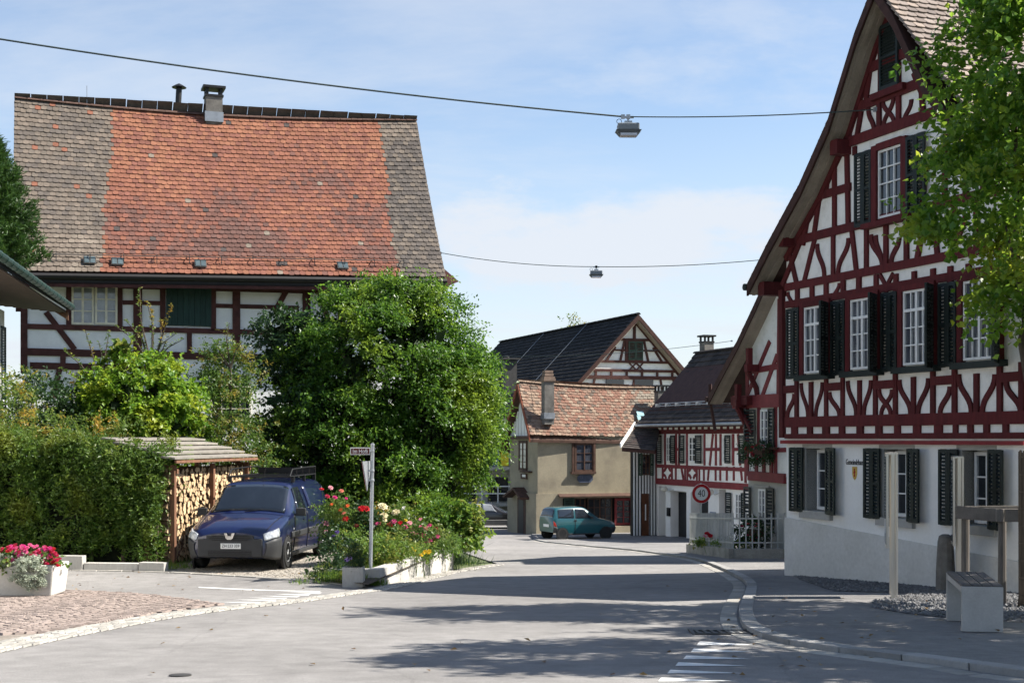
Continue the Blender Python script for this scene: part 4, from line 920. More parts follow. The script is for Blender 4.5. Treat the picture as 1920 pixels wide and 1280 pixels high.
for p, q in ((A, D), (Eb, D)):
    mb = MB(); mb.prism([p + Zv * .02, q + Zv * .02, q - Zv * .32, p - Zv * .32], out * .05); mb.build('verge_board', m_redwood, cr_)
mb = MB(); ap = cg.pt(CW / 2, 2.5, 0); mb.prism([cg.pt(0, .1, -.01), cg.pt(CW, .1, -.01), cg.pt(CW / 2, 2.5, -.01)], -cg.N * .1); mb.build('gable_wall', m_darkwood, ch)
for k in range(9):
    u = .15 + k * .42; hh = 2.35 * (1 - abs(u + .16 - CW / 2) / (CW / 2)); mb = MB(); cg.rect(mb, u, .12, u + .34, max(hh, .2), 0, .03); mb.build('gable_board', m_wframe, ch)
mb = MB(); cg.rect(mb, -.15, -.02, CW + .1, .14, -.05, .2); mb.build('gable_ledge', m_darkwood, ch)
WIN(cg, ch, 974.5, 826, 989.5, 882, 2, 4, .02, m_darkwood, M('window_net', (.55, .53, .48), rough=.1, var=.35, scale=8, spec=.7), fw=.12); R3(cg, ch, 'window_sill', m_darkwood, 974, 882, 991, 886, 0, .2)
R3(cg, ch, 'notice', m_darkwood, 976, 887, 987, 898, 0, .06); R3(cg, ch, 'notice_panel', m_wframe, 979, 889, 985, 894, .06, .07)
R3(cg, ch, 'door', m_darkwood, 970, 932, 985, 1004, .0, .12); R3(cg, ch, 'door_panel', m_black, 972, 936, 981, 1003, .12, .13)
p = cg.px(954, 921, .5)[0], cg.px(990, 921, .5)[0]; vz = cg.px(972, 920)[1]
mb = MB(); mb.prism([cg.pt(.9, vz - .25, 0), cg.pt(1.9, vz + .22, 0), cg.pt(3.4, vz - .25, 0), cg.pt(3.4, vz - .36, 0), cg.pt(1.9, vz + .1, 0), cg.pt(.9, vz - .36, 0)], cg.N * .6); mb.build('door_hood', m_darkwood, ch)
p = P(1027, 784, 66.3); chimney(ch, p, .5, .45, p.z - .3, P(1027, 716, 66.3).z, EG, m_chim, M('old_clay', (.20, .14, .105), var=.3), flare=True)
mb = MB(); mb.box((p.x, p.y - .02, p.z + .12), (.56, .52, .3), X=(.94, .34, 0)); mb.build('flashing', m_zinc, ch)
p = P(1239, 770, 69); chimney(ch, p, .52, .45, p.z - .4, P(1239, 735, 69).z, EG, m_chim, m_black)
q = [cr_]; mb = MB()
for s, t in ((.845, .42), (.87, .42), (.845, .34)):
    w = (A * (1 - s) + B * s) * (1 - t) + (D * (1 - s) + C * s) * t; mb.box(w + Vector((.03, -.12, .12)), (.2, .3, .03), X=(.94, .34, 0), Z=(D - A).cross(B - A).normalized() * -1)
mb.build('glass_tile', M('glass_tile', (.25, .42, .45), rough=.2, var=.3, spec=.6), cr_)
# ---- great barn behind
bh = thing('barn', (7.5, 81, gz(7.5, 81)), 'large barn with black tiled roof and brown timbered gable rising behind the ochre house', 'barn')
ap = P(1197, 590, 80); bf = Fac((ap.x - .34 * .6, ap.y + .94 * .6), EG, EN); vA2 = ap.z - ZC; BW = 5.6; BR = 5.8; BD = 24
bro = obj('roof', None, bh, ap)
mb = MB(); bf.poly(mb, [(-BW + .6, -6), (BW - .6, -6), (BW - .6, vA2 - BR * (BW - .6) / BW - .25), (0, vA2 - .25), (-BW + .6, vA2 - BR * (BW - .6) / BW - .25)], -BD + 1, 0); mb.build('wall', m_panel, bh)
sp = []
for s in (-1, 1):
    e0, e1 = bf.pt(s * BW, vA2 - BR, .6), bf.pt(s * BW, vA2 - BR, -BD); r0, r1 = bf.pt(0, vA2, .6), bf.pt(0, vA2, -BD)
    mb = MB(); mb.prism([e0 - Zv * .05, e1 - Zv * .05, r1 - Zv * .05, r0 - Zv * .05], (0, 0, -.18)); mb.build('roof_deck', m_brown, bro)
    if s < 0: tile_roof(bro, e1, e0, r0, r1, .5, .33, lambda s_, t: int(rng.integers(0, 3)), km, 0, tail=.0, lap=1.25)
    else: tile_roof(bro, e0, e1, r1, r0, .6, .33, lambda s_, t: int(rng.integers(0, 3)), km, 0, tail=.0, lap=1.25, name='far_slope_tile')
    mb = MB(); mb.prism([e0 + Zv * .02, r0 + Zv * .02, r0 - Zv * .3, e0 - Zv * .3], bf.N * .06); mb.build('verge_board', m_brown, bro)
    mb = MB(); mb.prism([bf.pt(s * BW, vA2 - BR - .3, 0), bf.pt(0, vA2 - .3, 0), bf.pt(0, vA2 - .36, 0), bf.pt(s * BW, vA2 - BR - .36, 0)], bf.N * .58); mb.build('soffit', m_soff, bro)
ridge_tiles(bro, bf.pt(0, vA2 + .05, .6), bf.pt(0, vA2 + .05, -BD), .16, .8, km[0])
def tbn(pts, w, d=.08, uv=False, name='timber'):
    tcount[0] += 1; w *= .72; mb = MB(); bf.bar(mb, pts if uv else [bf.px(*p) for p in pts], w, 0, d + .0013 * (tcount[0] % 14)); mb.build(name, m_brown2, bh)
m_brown2 = M('barn_timber', (.075, .028, .022), rough=.8, var=.3, scale=3, objvar=.12)
for y, h in ((637, .2), (657, .14), (678.5, .2), (695, .22), (708, .3)):
    v = bf.px(1197, y)[1]; hw = (vA2 - .3 - v) * BW / BR - .1; tbn([(-hw, v), (hw, v)], h, uv=True, name='rail')
vv = [bf.px(1197, y)[1] for y in (600, 637, 678.5, 695, 708, 760)]
tbn([(0, vv[0]), (0, vv[1])], .22, uv=True, name='post')
for k in (-2, -1, 1, 2):
    tbn([(k * .62, min(vv[1], vA2 - .6 - abs(k) * .62 * BR / BW)), (k * .92, vv[2])], .18, uv=True, name='post')
for k in range(-3, 3): tbn([(k * 1.0 + .5, vv[3]), (k * 1.0 + .5, vv[4])], .18, uv=True, name='post')
for k in range(-3, 4): tbn([(k * .85, vv[4]), (k * .88 + (.25 if k > 0 else -.25), vv[5])], .16, uv=True, name='post')
for s in (-1, 1): tbn([(s * .15, vA2 - .5), (s * (BW - .7), vA2 - BR * (BW - .7) / BW - .5)], .2, uv=True, name='rafter')
for x in (1186, 1199):
    for s in (-1, 1): tbn([(x - 6 * s, 681), (x + 6 * s, 693)], .09, name='brace')
R3(bf, bh, 'hatch_frame', m_brown2, 1173, 637, 1206, 677, 0, .1)
SHU(bf, bh, 1177, 640, 1190, 675, .11, m_green); SHU(bf, bh, 1191, 640, 1204, 675, .11, m_green)
R3(bf, bh, 'window', m_glass, 1137, 711, 1170, 725, 0, .1); R3(bf, bh, 'window', m_glass, 1190, 711, 1225, 725, 0, .1)
c = P(956, 700, 84); mb = MB(); mb.box((c.x, c.y, c.z - .2), (.75, .5, 2.0), X=(.94, .34, 0)); mb.box((c.x, c.y, c.z + .9), (1.15, .9, .08), X=(.94, .34, 0)); mb.lathe((c.x - .2, c.y, c.z + .94), [(.15, 0), (.16, .12), (.08, .16)], 10); mb.build('metal_flue', m_iron, bh)
mb = MB()
for uu in (-7, -14.5):
    mb.tube([bf.pt(0, vA2 + .12, uu), bf.pt(-BW, vA2 - BR + .12, uu)], .02, 4)
mb.build('lightning_conductor', m_zinc, bro)
# ---- building with balconies glimpsed past the tree
vh = thing('balcony_house', (-3, 86, gz(-3, 86)), 'distant grey building with white balcony rails glimpsed between tree and ochre house', 'building')
vf = Fac((-6, 84), (1, .1), (.1, -1))
mb = MB(); vf.rect(mb, 0, -5.5, 6.4, .9, -5, -1.2); mb.build('wall', m_rough, vh)
for v in (-1.75, -4.0):
    mb = MB(); vf.rect(mb, 0, v - .2, 6.4, v, -1.2, .2); mb.build('balcony_floor', m_conc, vh)
    for h in (1.0, .55): mb = MB(); vf.rect(mb, 0, v + h, 6.4, v + h + .07, .1, .17); mb.build('rail', m_wframe, vh)
    for k in range(7): mb = MB(); vf.rect(mb, .1 + k, v, .17 + k, v + 1.0, .12, .16); mb.build('rail_post', m_wframe, vh)
for k in range(3):
    for v in (-1.7, -3.95): mb = MB(); vf.rect(mb, .6 + 2 * k, v, 1.9 + 2 * k, v + 1.5, -1.22, -1.15); mb.build('window', m_glass, vh)
for q, u in ((M('cloth_yellow', (.7, .55, .04), var=.1), 5.3), (M('cloth_blue', (.03, .05, .25), var=.1), 4.7)):
    mb = MB(); vf.rect(mb, u, -1.7, u + .5, -.85, .18, .21); mb.build('banner', q, vh)
# ================================================================ FARMHOUSE ON THE LEFT
fm = [TM('farm_orange_a', (.195, .083, .054)), TM('farm_orange_b', (.22, .098, .06)), TM('farm_red_c', (.168, .072, .052)), TM('farm_brown_d', (.132, .066, .052)), TM('farm_brown_e', (.108, .060, .050)),
      TM('farm_beige_f', (.15, .122, .098)), TM('farm_beige_g', (.125, .104, .085)), TM('farm_grey_h', (.102, .087, .075)), TM('farm_grey_i', (.08, .07, .063)), TM('farm_dark_j', (.062, .052, .049)), TM('farm_pale_k', (.18, .15, .12))]
m_ftimb = M('farm_timber', (.058, .021, .018), rough=.85, var=.35, scale=4, objvar=.15, bump=.2)
m_fwall = M('farm_plaster', (.70, .70, .69), rough=.95, var=.08, scale=2, bump=.2, bscale=30, col2=(.62, .62, .61))
E0, E1, D0, C0 = P(22, 509, 40), P(836, 521, 44.5), P(27, 186, 44.3), P(781, 228, 48.8)
fh = thing('farmhouse', (-9, 43.5, gz(-9, 43.5)), 'big old farmhouse with patched orange and grey tile roof behind the shrubs', 'house')
Uf = Vector((E1.x - E0.x, E1.y - E0.y, 0)).normalized(); Nf = Vector((Uf.y, -Uf.x, 0))
O_ = E0 - Nf * .85; lf = Fac((O_.x, O_.y), Uf, Nf); FL = (E1 - E0).length
mb = MB(); tl = lambda u: E0.z - ZC - .25 + (E1.z - E0.z) * u / FL
lf.poly(mb, [(.35, -4.2), (FL - .6, -4.2), (FL - .6, tl(FL)), (.35, tl(0))], -7.8, 0); mb.build('wall', m_fwall, fh)
def tf(pts, w, d=.04, name='timber'):
    tcount[0] += 1; mb = MB(); lf.bar(mb, [lf.px(*p) for p in pts], w, -.02, d + .0011 * (tcount[0] % 14)); mb.build(name, m_ftimb, fh)
for p, q, w in (((40, 611.5), (640, 627), .16), ((40, 659), (640, 674), .22), ((56, 685), (300, 691), .2), ((40, 530), (700, 548), .2), ((230, 567), (256, 567.5), .13), ((262, 567.5), (303, 568.5), .13), ((402, 573), (438, 574), .13), ((447, 574), (560, 577), .13), ((447, 622), (600, 626), .15)): tf([p, q], w, name='rail')
for x, a, b, w in ((45, 535, 700, .2), (129, 530, 612, .16), (225, 535, 612, .15), (258, 535, 660, .26), (305, 535, 615, .17), (400, 538, 620, .16), (443, 538, 660, .24), (574, 540, 660, .24), (355, 622, 662, .15), (118, 665, 690, .16), (640, 540, 680, .24)): tf([(x, a), (x, b)], w, name='post')
for p, q in (((86, 585), (140, 655)), ((540, 540), (520, 575)), ((112, 690), (100, 745)), ((600, 548), (620, 620))): tf([p, q], .17, name='brace')
m_pane = M('window_pale', (.20, .215, .235), rough=.08, var=.35, scale=2.0, spec=.8)
m_oldwhite = M('old_cream_paint', (.60, .56, .45), rough=.7, var=.15, scale=8)
for x0, x1 in ((134, 176), (178, 220)): WIN(lf, fh, x0, 535, x1, 609, 2, 3, .01, m_oldwhite, m_pane, fw=.06, bw=.03)
WIN(lf, fh, 138, 694, 172, 780, 2, 3, .01, m_oldwhite, m_pane, fw=.06); WIN(lf, fh, 395, 700, 470, 790, 4, 4, .01, m_oldwhite, m_glass, fw=.05)
m_dgreen = M('shutter_dark_green', (.012, .034, .028), rough=.7, var=.3, scale=5, objvar=.1, stretch=(6, 6, .5))
for k in range(8):
    a = 312 + k * 10.6; R3(lf, fh, 'shutter_board', m_dgreen, a, 537 + k * .3, a + 10.2, 610 + k * .3, 0, .06 + .006 * (k % 2))
R3(lf, fh, 'downpipe', m_zinc, 583, 548, 587, 640, .05, .12)
fr_ = obj('roof', None, fh, (E0 + C0) / 2)
ph1 = rng.uniform(0, 6, 8)
def patch(s, t): return .5 + .25 * math.sin(9 * s + 3 * t + ph1[0]) * math.sin(7 * t + ph1[1]) + .25 * math.sin(17 * s - 9 * t + ph1[2]) * math.cos(13 * t + 5 * s + ph1[3])
darkset = {}
def fv(s, t):
    r = rng.random(); bl = .225 - .035 * (1 - t) * (1 if t < .62 else .45) - (.0 if t > .9 else 0)
    br = .895 if t > .5 else .885
    if s < bl:
        if r < .025: return 0
        if t < .2: return 10 if r < .25 else 5
        return int(rng.choice([5, 5, 6, 6, 6, 7] if patch(s, t) > .45 else [6, 7, 7, 7, 6]))
    if s > br: return int(rng.choice([7, 8, 8, 6] if t < .85 else [6, 5, 7]))
    if r < .008: return 9
    if r < .011: return 10
    g = patch(s, t) * .55 + .55 * t - .22 * s + rng.normal(0, .09)
    if t < .1: g += .3
    if g < .18: return 4
    if g < .30: return 3
    if g < .42: return 2
    return 0 if g < .6 else (1 if r > .4 else 2)
tile_roof(fr_, E0, E1, C0, D0, .178, .205, fv, fm, 300, sag=.10, zsag=.22, jit=1.3)
back0, back1 = D0 - Nf * 4.6 - Zv * 6.1, C0 - Nf * 4.6 - Zv * 6.1
mb = MB(); mb.prism([p - Zv * .34 for p in (E0, E1, C0, D0)], (0, 0, -.1)); mb.prism([p - Zv * .3 for p in (D0, C0, back1, back0)], (0, 0, -.14)); mb.build('roof_deck', m_ftimb, fr_)
tile_roof(fr_, back1, back0, D0, C0, .5, .3, lambda s, t: 7, fm, 0, name='far_slope_tile')
m_ridge = TM('ridge_brown', (.10, .062, .05))
ridge_tiles(fr_, D0 + Zv * .04, C0 + Zv * .04, .115, .4, m_ridge, zsag=.22)
# gable closing wall, eave board, gutter, snow guard
for u in (.4, FL - .65):
    mb = MB(); z0 = tl(u); mb.prism([lf.pt(u, z0, 0), lf.pt(u, z0, -7.8), lf.pt(u, z0 + 5.2, -3.9)], lf.U * .1); mb.build('gable_wall', m_ftimb, fh)
dv = Vector((0, 0, -.12)); gm_ = M('gutter_dark', (.016, .015, .015), rough=.6, var=.2)
mb = MB(); mb.tube([E0 + dv + Nf * .07, E1 + dv + Nf * .07], .09, 8); mb.prism([E0 - Zv * .05, E1 - Zv * .05, E1 - Zv * .34, E0 - Zv * .34], Nf * -.06); mb.build('gutter', gm_, fr_)
mb = MB(); mb.prism([E0 - Zv * .3, E1 - Zv * .3, E1 - Zv * .3 - Nf * .9, E0 - Zv * .3 - Nf * .9], (0, 0, -.04)); mb.build('soffit', m_ftimb, fr_)
Sf = lambda s, t: (E0 * (1 - s) + E1 * s) * (1 - t) + (D0 * (1 - s) + C0 * s) * t
nf = (E1 - E0).cross(D0 - E0).normalized()
mb = MB(); mb.tube([Sf(.01, .075) + nf * .17, Sf(.9, .075) + nf * .17], .016, 5)
for k in range(13):
    s = .02 + k * .073; mb.tube([Sf(s, .10) + nf * .05, Sf(s, .075) + nf * .19, Sf(s, .05) + nf * .05], .014, 4)
mb.build('snow_guard', m_iron, fr_)
m_gt = M('skylight_glass', (.07, .095, .10), rough=.12, var=.3, spec=.8)
for s, t in ((.165, .06), (.225, .055), (.41, .052), (.745, .055)):
    mb = MB(); mb.box(Sf(s, t) + nf * .07, (.36, .30, .03), X=Uf, Z=nf); sk = mb.build('skylight', m_iron, fr_)
    for dx in (-.085, .085):
        mb = MB(); mb.box(Sf(s, t) + nf * .092 + Uf * dx, (.14, .25, .012), X=Uf, Z=nf); mb.build('pane', m_gt, sk)
c = P(400, 225, 46.4); chimney(fh, c, .56, .5, c.z - .2, P(400, 184, 46.4).z, (.94, .34), m_chim, m_black)
mb = MB(); mb.box((c.x, c.y - .02, c.z + .05), (.62, .56, .34), X=(.94, .34, 0)); mb.build('flashing', m_zinc, fh)
c = P(333, 208, 46.3); mb = MB(); mb.tube([c - Zv * .4, c + Vector((.02, 0, .2)), c + Vector((.05, 0, .78))], .1, 10); mb.lathe(c + Vector((.05, 0, .78)), [(.24, 0), (.25, .02), (.12, .1), (.02, .15)], 12); mb.build('vent_pipe', m_black, fh)
c = P(163, 196, 45); mb = MB(); mb.tube([c - Zv * .3, c + Zv * .62], .012, 5); mb.build('aerial', m_zinc, fh)
mb = MB(); a = E1 + Vector((.0, .0, -.05)); mb.prism([a + Uf * .0 + Zv * .45 - Nf * .4, a + Uf * .45 - Zv * .05, a - Zv * .25], Nf * -.5); mb.build('verge_end', m_ftimb, fr_)
# ================================================================ NEIGHBOUR'S EAVE AT THE LEFT EDGE
nh = thing('neighbour_house', (-11, 31, gz(-11, 31)), 'house corner at the left edge with green gutter, deep brown soffit and green shutters', 'house')
Q1 = P(128, 574, 32.5); Q0 = P(0, 481, 23.8); dq = (Q0 - Q1).normalized(); dq.z = 0; dq.normalize(); Q0 = Q1 + dq * 16; nq = Vector((-dq.y, dq.x, 0))
if nq.x < 0: nq = -nq
upv = (-nq * .84 + Zv * .54).normalized(); m_soffd = M('soffit_dark', (.045, .026, .018), rough=.8, var=.25, scale=4, objvar=.12)
mb = MB(); mb.prism([Q1, Q0, Q0 + upv * 5, Q1 + upv * 5], (0, 0, -.1)); nr = mb.build('roof', km[1], nh)
tile_roof(nr, Q1 + Zv * .02, Q0 + Zv * .02, Q0 + upv * 5, Q1 + upv * 5, .4, .3, lambda s, t: 7, fm, 0)
for k in range(9):
    a = -nq * (.05 + k * .2); mb = MB(); b = Q1 + a - Zv * (.16 - .0 * k) + Zv * (k * .02); mb.prism([b, b + dq * 16, b + dq * 16 - nq * .19, b - nq * .19], (0, 0, .03)); mb.build('soffit_board', m_soffd, nr)
m_ggut = M('gutter_green', (.016, .042, .035), rough=.45, var=.2, scale=6, metal=.3)
mb = MB(); mb.tube([Q1 + nq * .08 - Zv * .02 - dq * .05, Q0 + nq * .08 - Zv * .02], .075, 10)
for k in range(26): mb.lathe(Q1 + nq * .08 - Zv * .02 + dq * (.1 + k * .55), [(.078, 0), (.085, .01), (.085, .04), (.078, .05)], 10, Z=dq)
mb.build('gutter', m_ggut, nh)
mb = MB(); mb.prism([Q1 - Zv * .14, Q1 + upv * 5 - Zv * .14, Q1 + upv * 5 - Zv * .36, Q1 - Zv * .34], -dq * .05); mb.build('verge_board', M('verge_worn', (.16, .085, .05), var=.3, scale=6), nh)
Wc = Q1 + dq * .9 - nq * 1.3; nfw = Fac((Wc.x, Wc.y), dq, nq)
mb = MB(); nfw.rect(mb, 0, -4, 15, 2.95, -5, 0); mb.build('wall', m_white, nh)
for a, b in ((.25, .75), (1.75, 2.25)): shutter(nh, nfw.pt(a, .45, .05), dq, nq, b - a, 2.1, m_ggut, slat=.06)
window(nfw, nh, .82, .5, 1.68, 2.5, 2, 4, .02, m_wframe, m_glass)
# ================================================================ WOODSHED
A, B = P(350, 868, 26.0), P(493, 862, 29.8); side = Vector((-.98, .2, 0)); A += side * .15; B += side * .15; zt = ZC - .03
al = (B - A); al.z = 0; al.normalize(); Dd = Vector((A.x, A.y, zt)) + side * 1.55; Cc = Vector((B.x, B.y, zt)) + side * 1.55
ws_ = thing('woodshed', (A.x - .8, A.y + .2, gz(A.x, A.y)), 'open woodshed with pale board roof beside the hedge', 'shed')
m_board = M('grey_board', (.215, .198, .172), rough=.9, var=.2, scale=3, bump=.25, bscale=40, objvar=.12, stretch=(3, .5, 1))
m_spost = M('shed_timber', (.17, .085, .05), rough=.8, var=.25, scale=4, stretch=(3, 3, .5))
for k in range(5):
    t0, t1 = k / 5, (k + 1.12) / 5; f = lambda p, q, t: p + (q - p) * t; off = Zv * (.02 + .0 * k)
    a, b, c, d = f(A, Dd, t0), f(B, Cc, t0), f(B, Cc, min(t1, 1.03)), f(A, Dd, min(t1, 1.03)); j = al * random.uniform(-.06, .06)
    mb = MB(); mb.prism([a - al * .15 + j + Zv * .075, b + al * .1 + j + Zv * .075, c + al * .1 + j + Zv * .01, d - al * .15 + j + Zv * .01], (0, 0, .035)); mb.build('roof_board', m_board, ws_)
mb = MB(); mb.prism([A - al * .12, B + al * .08, B + al * .08 + Zv * .055, A - al * .12 + Zv * .055], side * .04); mb.build('fascia', m_spost, ws_)
gA = gz(-6.5, 26.5)
for t in (.03, .5, .97):
    for s_ in (.18, 1.35):
        p = A + al * ((B - A).length * t) + side * s_; mb = MB(); top = (A.z if s_ < 1 else zt) - .04; mb.box((p.x, p.y, (gA + top) / 2), (.09, .09, top - gA), X=al); mb.build('post', m_spost, ws_)
for t in (.03, .97):
    mb = MB(); p = A + al * ((B - A).length * t); mb.prism([p + side * .1 - Zv * .12, p + side * 1.45 + Zv * (zt - A.z - .06), p + side * 1.45 + Zv * (zt - A.z - .15), p + side * .1 - Zv * .21], al * .06); mb.build('rafter', m_spost, ws_)
# firewood
wp = thing('firewood_stack', (A.x - .5, A.y + 1.5, gA), 'stack of split firewood with pale cut ends under the shed roof', 'firewood')
m_end = M('cut_wood', (.55, .41, .25), rough=.85, var=.22, scale=14, objvar=.32, col2=(.45, .31, .17)); m_bark = M('bark', (.12, .075, .045), rough=.95, var=.35, scale=12, objvar=.2)
logm = []
for k in range(8):
    n = random.choice([3, 4, 4, 5]); a0 = random.uniform(0, 6)
    pts = [(math.cos(a0 + 6.283 * i / n + random.uniform(-.3, .3)) * random.uniform(.42, .56), math.sin(a0 + 6.283 * i / n + random.uniform(-.3, .3)) * random.uniform(.42, .56)) for i in range(n)]
    me = bpy.data.meshes.new('log'); vs = [(x, y, 0) for x, y in pts] + [(x * .97, y * .97, -.38) for x, y in pts]
    me.from_pydata(vs, [], [tuple(range(n)), tuple(range(2 * n - 1, n - 1, -1))] + [((i + 1) % n, i, i + n, (i + 1) % n + n) for i in range(n)])
    me.materials.append(m_end); me.materials.append(m_bark); me.polygons.foreach_set('material_index', [0, 1] + [1] * n); logm.append(me)
LL = (B - A).length; logs = []; z = gA + .05; face = side * .25; outw = -side
while z < A.z - .14:
    u = random.uniform(.0, .06); h = random.uniform(.075, .1)
    while u < LL - .05:
        w = random.uniform(.065, .125); logs.append((u + w / 2, z + h / 2 + random.gauss(0, .01), w, h * random.uniform(.95, 1.2), random.gauss(0, .025))); u += w
    z += h * .93
logs = sorted(logs, key=lambda l: l[0] * .5 - l[1])
restV = MB()
for i, (u, zz, w, h, o_) in enumerate(logs):
    p = Vector((A.x, A.y, 0)) + al * u + face + outw * o_; me = random.choice(logm); a = random.uniform(-.4, .4)
    X = al * math.cos(a) + Zv * math.sin(a); Y = Zv * math.cos(a) - al * math.sin(a); Zn = X.cross(Y)
    if Zn.dot(outw) < 0: X = -X; Zn = -Zn
    m = Matrix(((X.x * w * 1.32, Y.x * h * 1.32, Zn.x, p.x), (X.y * w * 1.32, Y.y * h * 1.32, Zn.y, p.y), (X.z * w * 1.32, Y.z * h * 1.32, Zn.z, zz), (0, 0, 0, 1)))
    if i < 300:
        o = bpy.data.objects.new('log', me); COL.objects.link(o); o.parent = wp; m.translation = m.translation - WLOC[wp]; o.matrix_basis = m
    else:
        restV.add([m @ v.co for v in me.vertices], [tuple(q.vertices) for q in me.polygons])
        restV.m[-len(me.polygons):] = [q.material_index for q in me.polygons]
o = restV.build('logs', [m_end, m_bark], wp); o['kind'] = 'stuff'
mb = MB(); mb.box(Vector((A.x, A.y, (gA + A.z) / 2 - .1)) + al * LL / 2 + side * .75, (LL - .1, .6, A.z - gA - .25), X=al); mb.build('logs_behind', m_bark, wp)
# ================================================================ VEHICLES
def cr_interp(pts, ts):
    """Catmull-Rom through rows of pts at fractional indices ts"""
    pts = np.asarray(pts, float); n = len(pts); out = []
    for t in ts:
        i = min(int(t), n - 2); f = t - i; a, b, c, d = pts[max(i - 1, 0)], pts[i], pts[i + 1], pts[min(i + 2, n - 1)]
        m1, m2 = (c - a) / 2 * .7, (d - b) / 2 * .7
        h = (2 * f ** 3 - 3 * f ** 2 + 1) * b + (f ** 3 - 2 * f ** 2 + f) * m1 + (-2 * f ** 3 + 3 * f ** 2) * c + (f ** 3 - f ** 2) * m2
        out.append(h)
    return np.array(out)
class Car:
    """lofted body. stations: x, then (y, z) of sill, flank, belt, roof edge, roof, centre. x forward, y left, z up, origin on the ground"""
    def __init__(s, root, st, loc, fwd, tilt=0.0):
        s.root = root; s.st = [np.array([[x, a, b] for a, b in rows]) for x, *rows in st]; s.n = len(st); s.k = len(st[0]) - 1
        X = Vector((fwd[0], fwd[1], tilt)).normalized(); Y = Vector((0, 0, 1)).cross(X).normalized(); Z = X.cross(Y)
        s.X, s.Y, s.Z, s.loc = X, Y, Z, Vector(loc)
    def w(s, p): return s.loc + s.X * p[0] + s.Y * p[1] + s.Z * p[2]
    def S(s, i, k, side=1):
        sec = cr_interp(np.array([cr_interp(c, [k])[0] for c in s.st]), [i])[0]; return Vector((sec[0], sec[1] * side, sec[2]))
    def nrm(s, i, k, side):
        e = .02; a = s.S(min(i + e, s.n - 1.001), k, side) - s.S(max(i - e, 0), k, side); b = s.S(i, min(k + e, s.k - 1.001 + 1e-3), side) - s.S(i, max(k - e, 0), side)
        n = a.cross(b)
        if n.length < 1e-9: n = Vector((0, side, 1))
        n.normalize(); c = s.S(i, k, side); ref = Vector((0, side * .6, .5)) if abs(c.y) > .02 else Vector((0, 0, 1))
        return n if n.dot(Vector((0, c.y, c.z - .55))) > 0 else -n
    def shell(s, name, mat, ni=5, nk=4):
        I = np.linspace(0, s.n - 1.0001, (s.n - 1) * ni + 1); K = np.linspace(0, s.k - 1.0001, (s.k - 1) * nk + 1)
        cols = [cr_interp(c, K) for c in s.st]; grid = np.array([cr_interp([c[j] for c in cols], I) for j in range(len(K))]); V = []; Fc = []
        nI, nK = len(I), len(K)
        for side in (1, -1):
            base = len(V)
            for j in range(nK):
                for i in range(nI): V.append(s.w((grid[j, i, 0], grid[j, i, 1] * side, grid[j, i, 2])))
            for j in range(nK - 1):
                for i in range(nI - 1):
                    a = base + j * nI + i; q = (a, a + 1, a + nI + 1, a + nI); Fc.append(q if side < 0 else q[::-1])
        mb = MB(); mb.v = V; mb.f = Fc; mb.m = [0] * len(Fc)
        for i in (0, nI - 1):
            l = [j * nI + i for j in range(nK)]; r = [nI * nK + j * nI + i for j in range(nK)][::-1]; f = l + r
            mb.f.append(tuple(f if i else f[::-1])); mb.m.append(0)
        l = [i for i in range(nI)]; r = [nI * nK + i for i in range(nI)][::-1]; mb.f.append(tuple(l + r)); mb.m.append(0)
        o = mb.build(name, mat, s.root, smooth=True)
        md = o.modifiers.new('edge', 'EDGE_SPLIT'); md.split_angle = R(38); return o
    def patch(s, name, mat, corners, side=1, off=.012, nu=8, nv=5, parent=None, both=False):
        """a skin over the body: corners (i, k) lower front, lower rear, upper rear, upper front"""
        mb = MB(); a, b, c, d = [np.array(p, float) for p in corners]
        for sd in ((1, -1) if both else (side,)):
            vs = []
            for j in range(nv + 1):
                for i in range(nu + 1):
                    u, v = i / nu, j / nv; q = (a * (1 - u) + b * u) * (1 - v) + (d * (1 - u) + c * u) * v
                    vs.append(s.w(s.S(q[0], q[1], sd) + s.nrm(q[0], q[1], sd) * off))
            k = len(mb.v); mb.v += vs
            for j in range(nv):
                for i in range(nu):
                    f = (k + j * (nu + 1) + i, k + j * (nu + 1) + i + 1, k + (j + 1) * (nu + 1) + i + 1, k + (j + 1) * (nu + 1) + i); mb.f.append(f); mb.m.append(0)
        o = mb.build(name, mat, parent or s.root, smooth=True); sf = o.modifiers.new('thick', 'SOLIDIFY'); sf.thickness = .012; sf.offset = 0; return o
    def screen(s, name, mat, i0, i1, k0, off=.009, nu=14, nv=6):
        mb = MB()
        for j in range(nv + 1):
            for a in range(nu + 1):
                u = a / nu * 2 - 1; k = 4.998 - (4.998 - k0) * abs(u); i = i0 + (i1 - i0) * j / nv; sd = 1 if u >= 0 else -1
                mb.v.append(s.w(s.S(i, k, sd) + s.nrm(i, k, sd) * off))
        for j in range(nv):
            for a in range(nu): mb.f.append((j * (nu + 1) + a, j * (nu + 1) + a + 1, (j + 1) * (nu + 1) + a + 1, (j + 1) * (nu + 1) + a)); mb.m.append(0)
        o = mb.build(name, mat, s.root, smooth=True); sf = o.modifiers.new('thick', 'SOLIDIFY'); sf.thickness = .012; sf.offset = 0; return o
    def box(s, name, mat, c, size, parent=None, bevel=.0, mbin=None):
        mb = mbin or MB(); mb.box(s.w(c), size, X=s.X, Y=s.Y, Z=s.Z)
        return mb if mbin else mb.build(name, mat, parent or s.root, bevel=bevel)
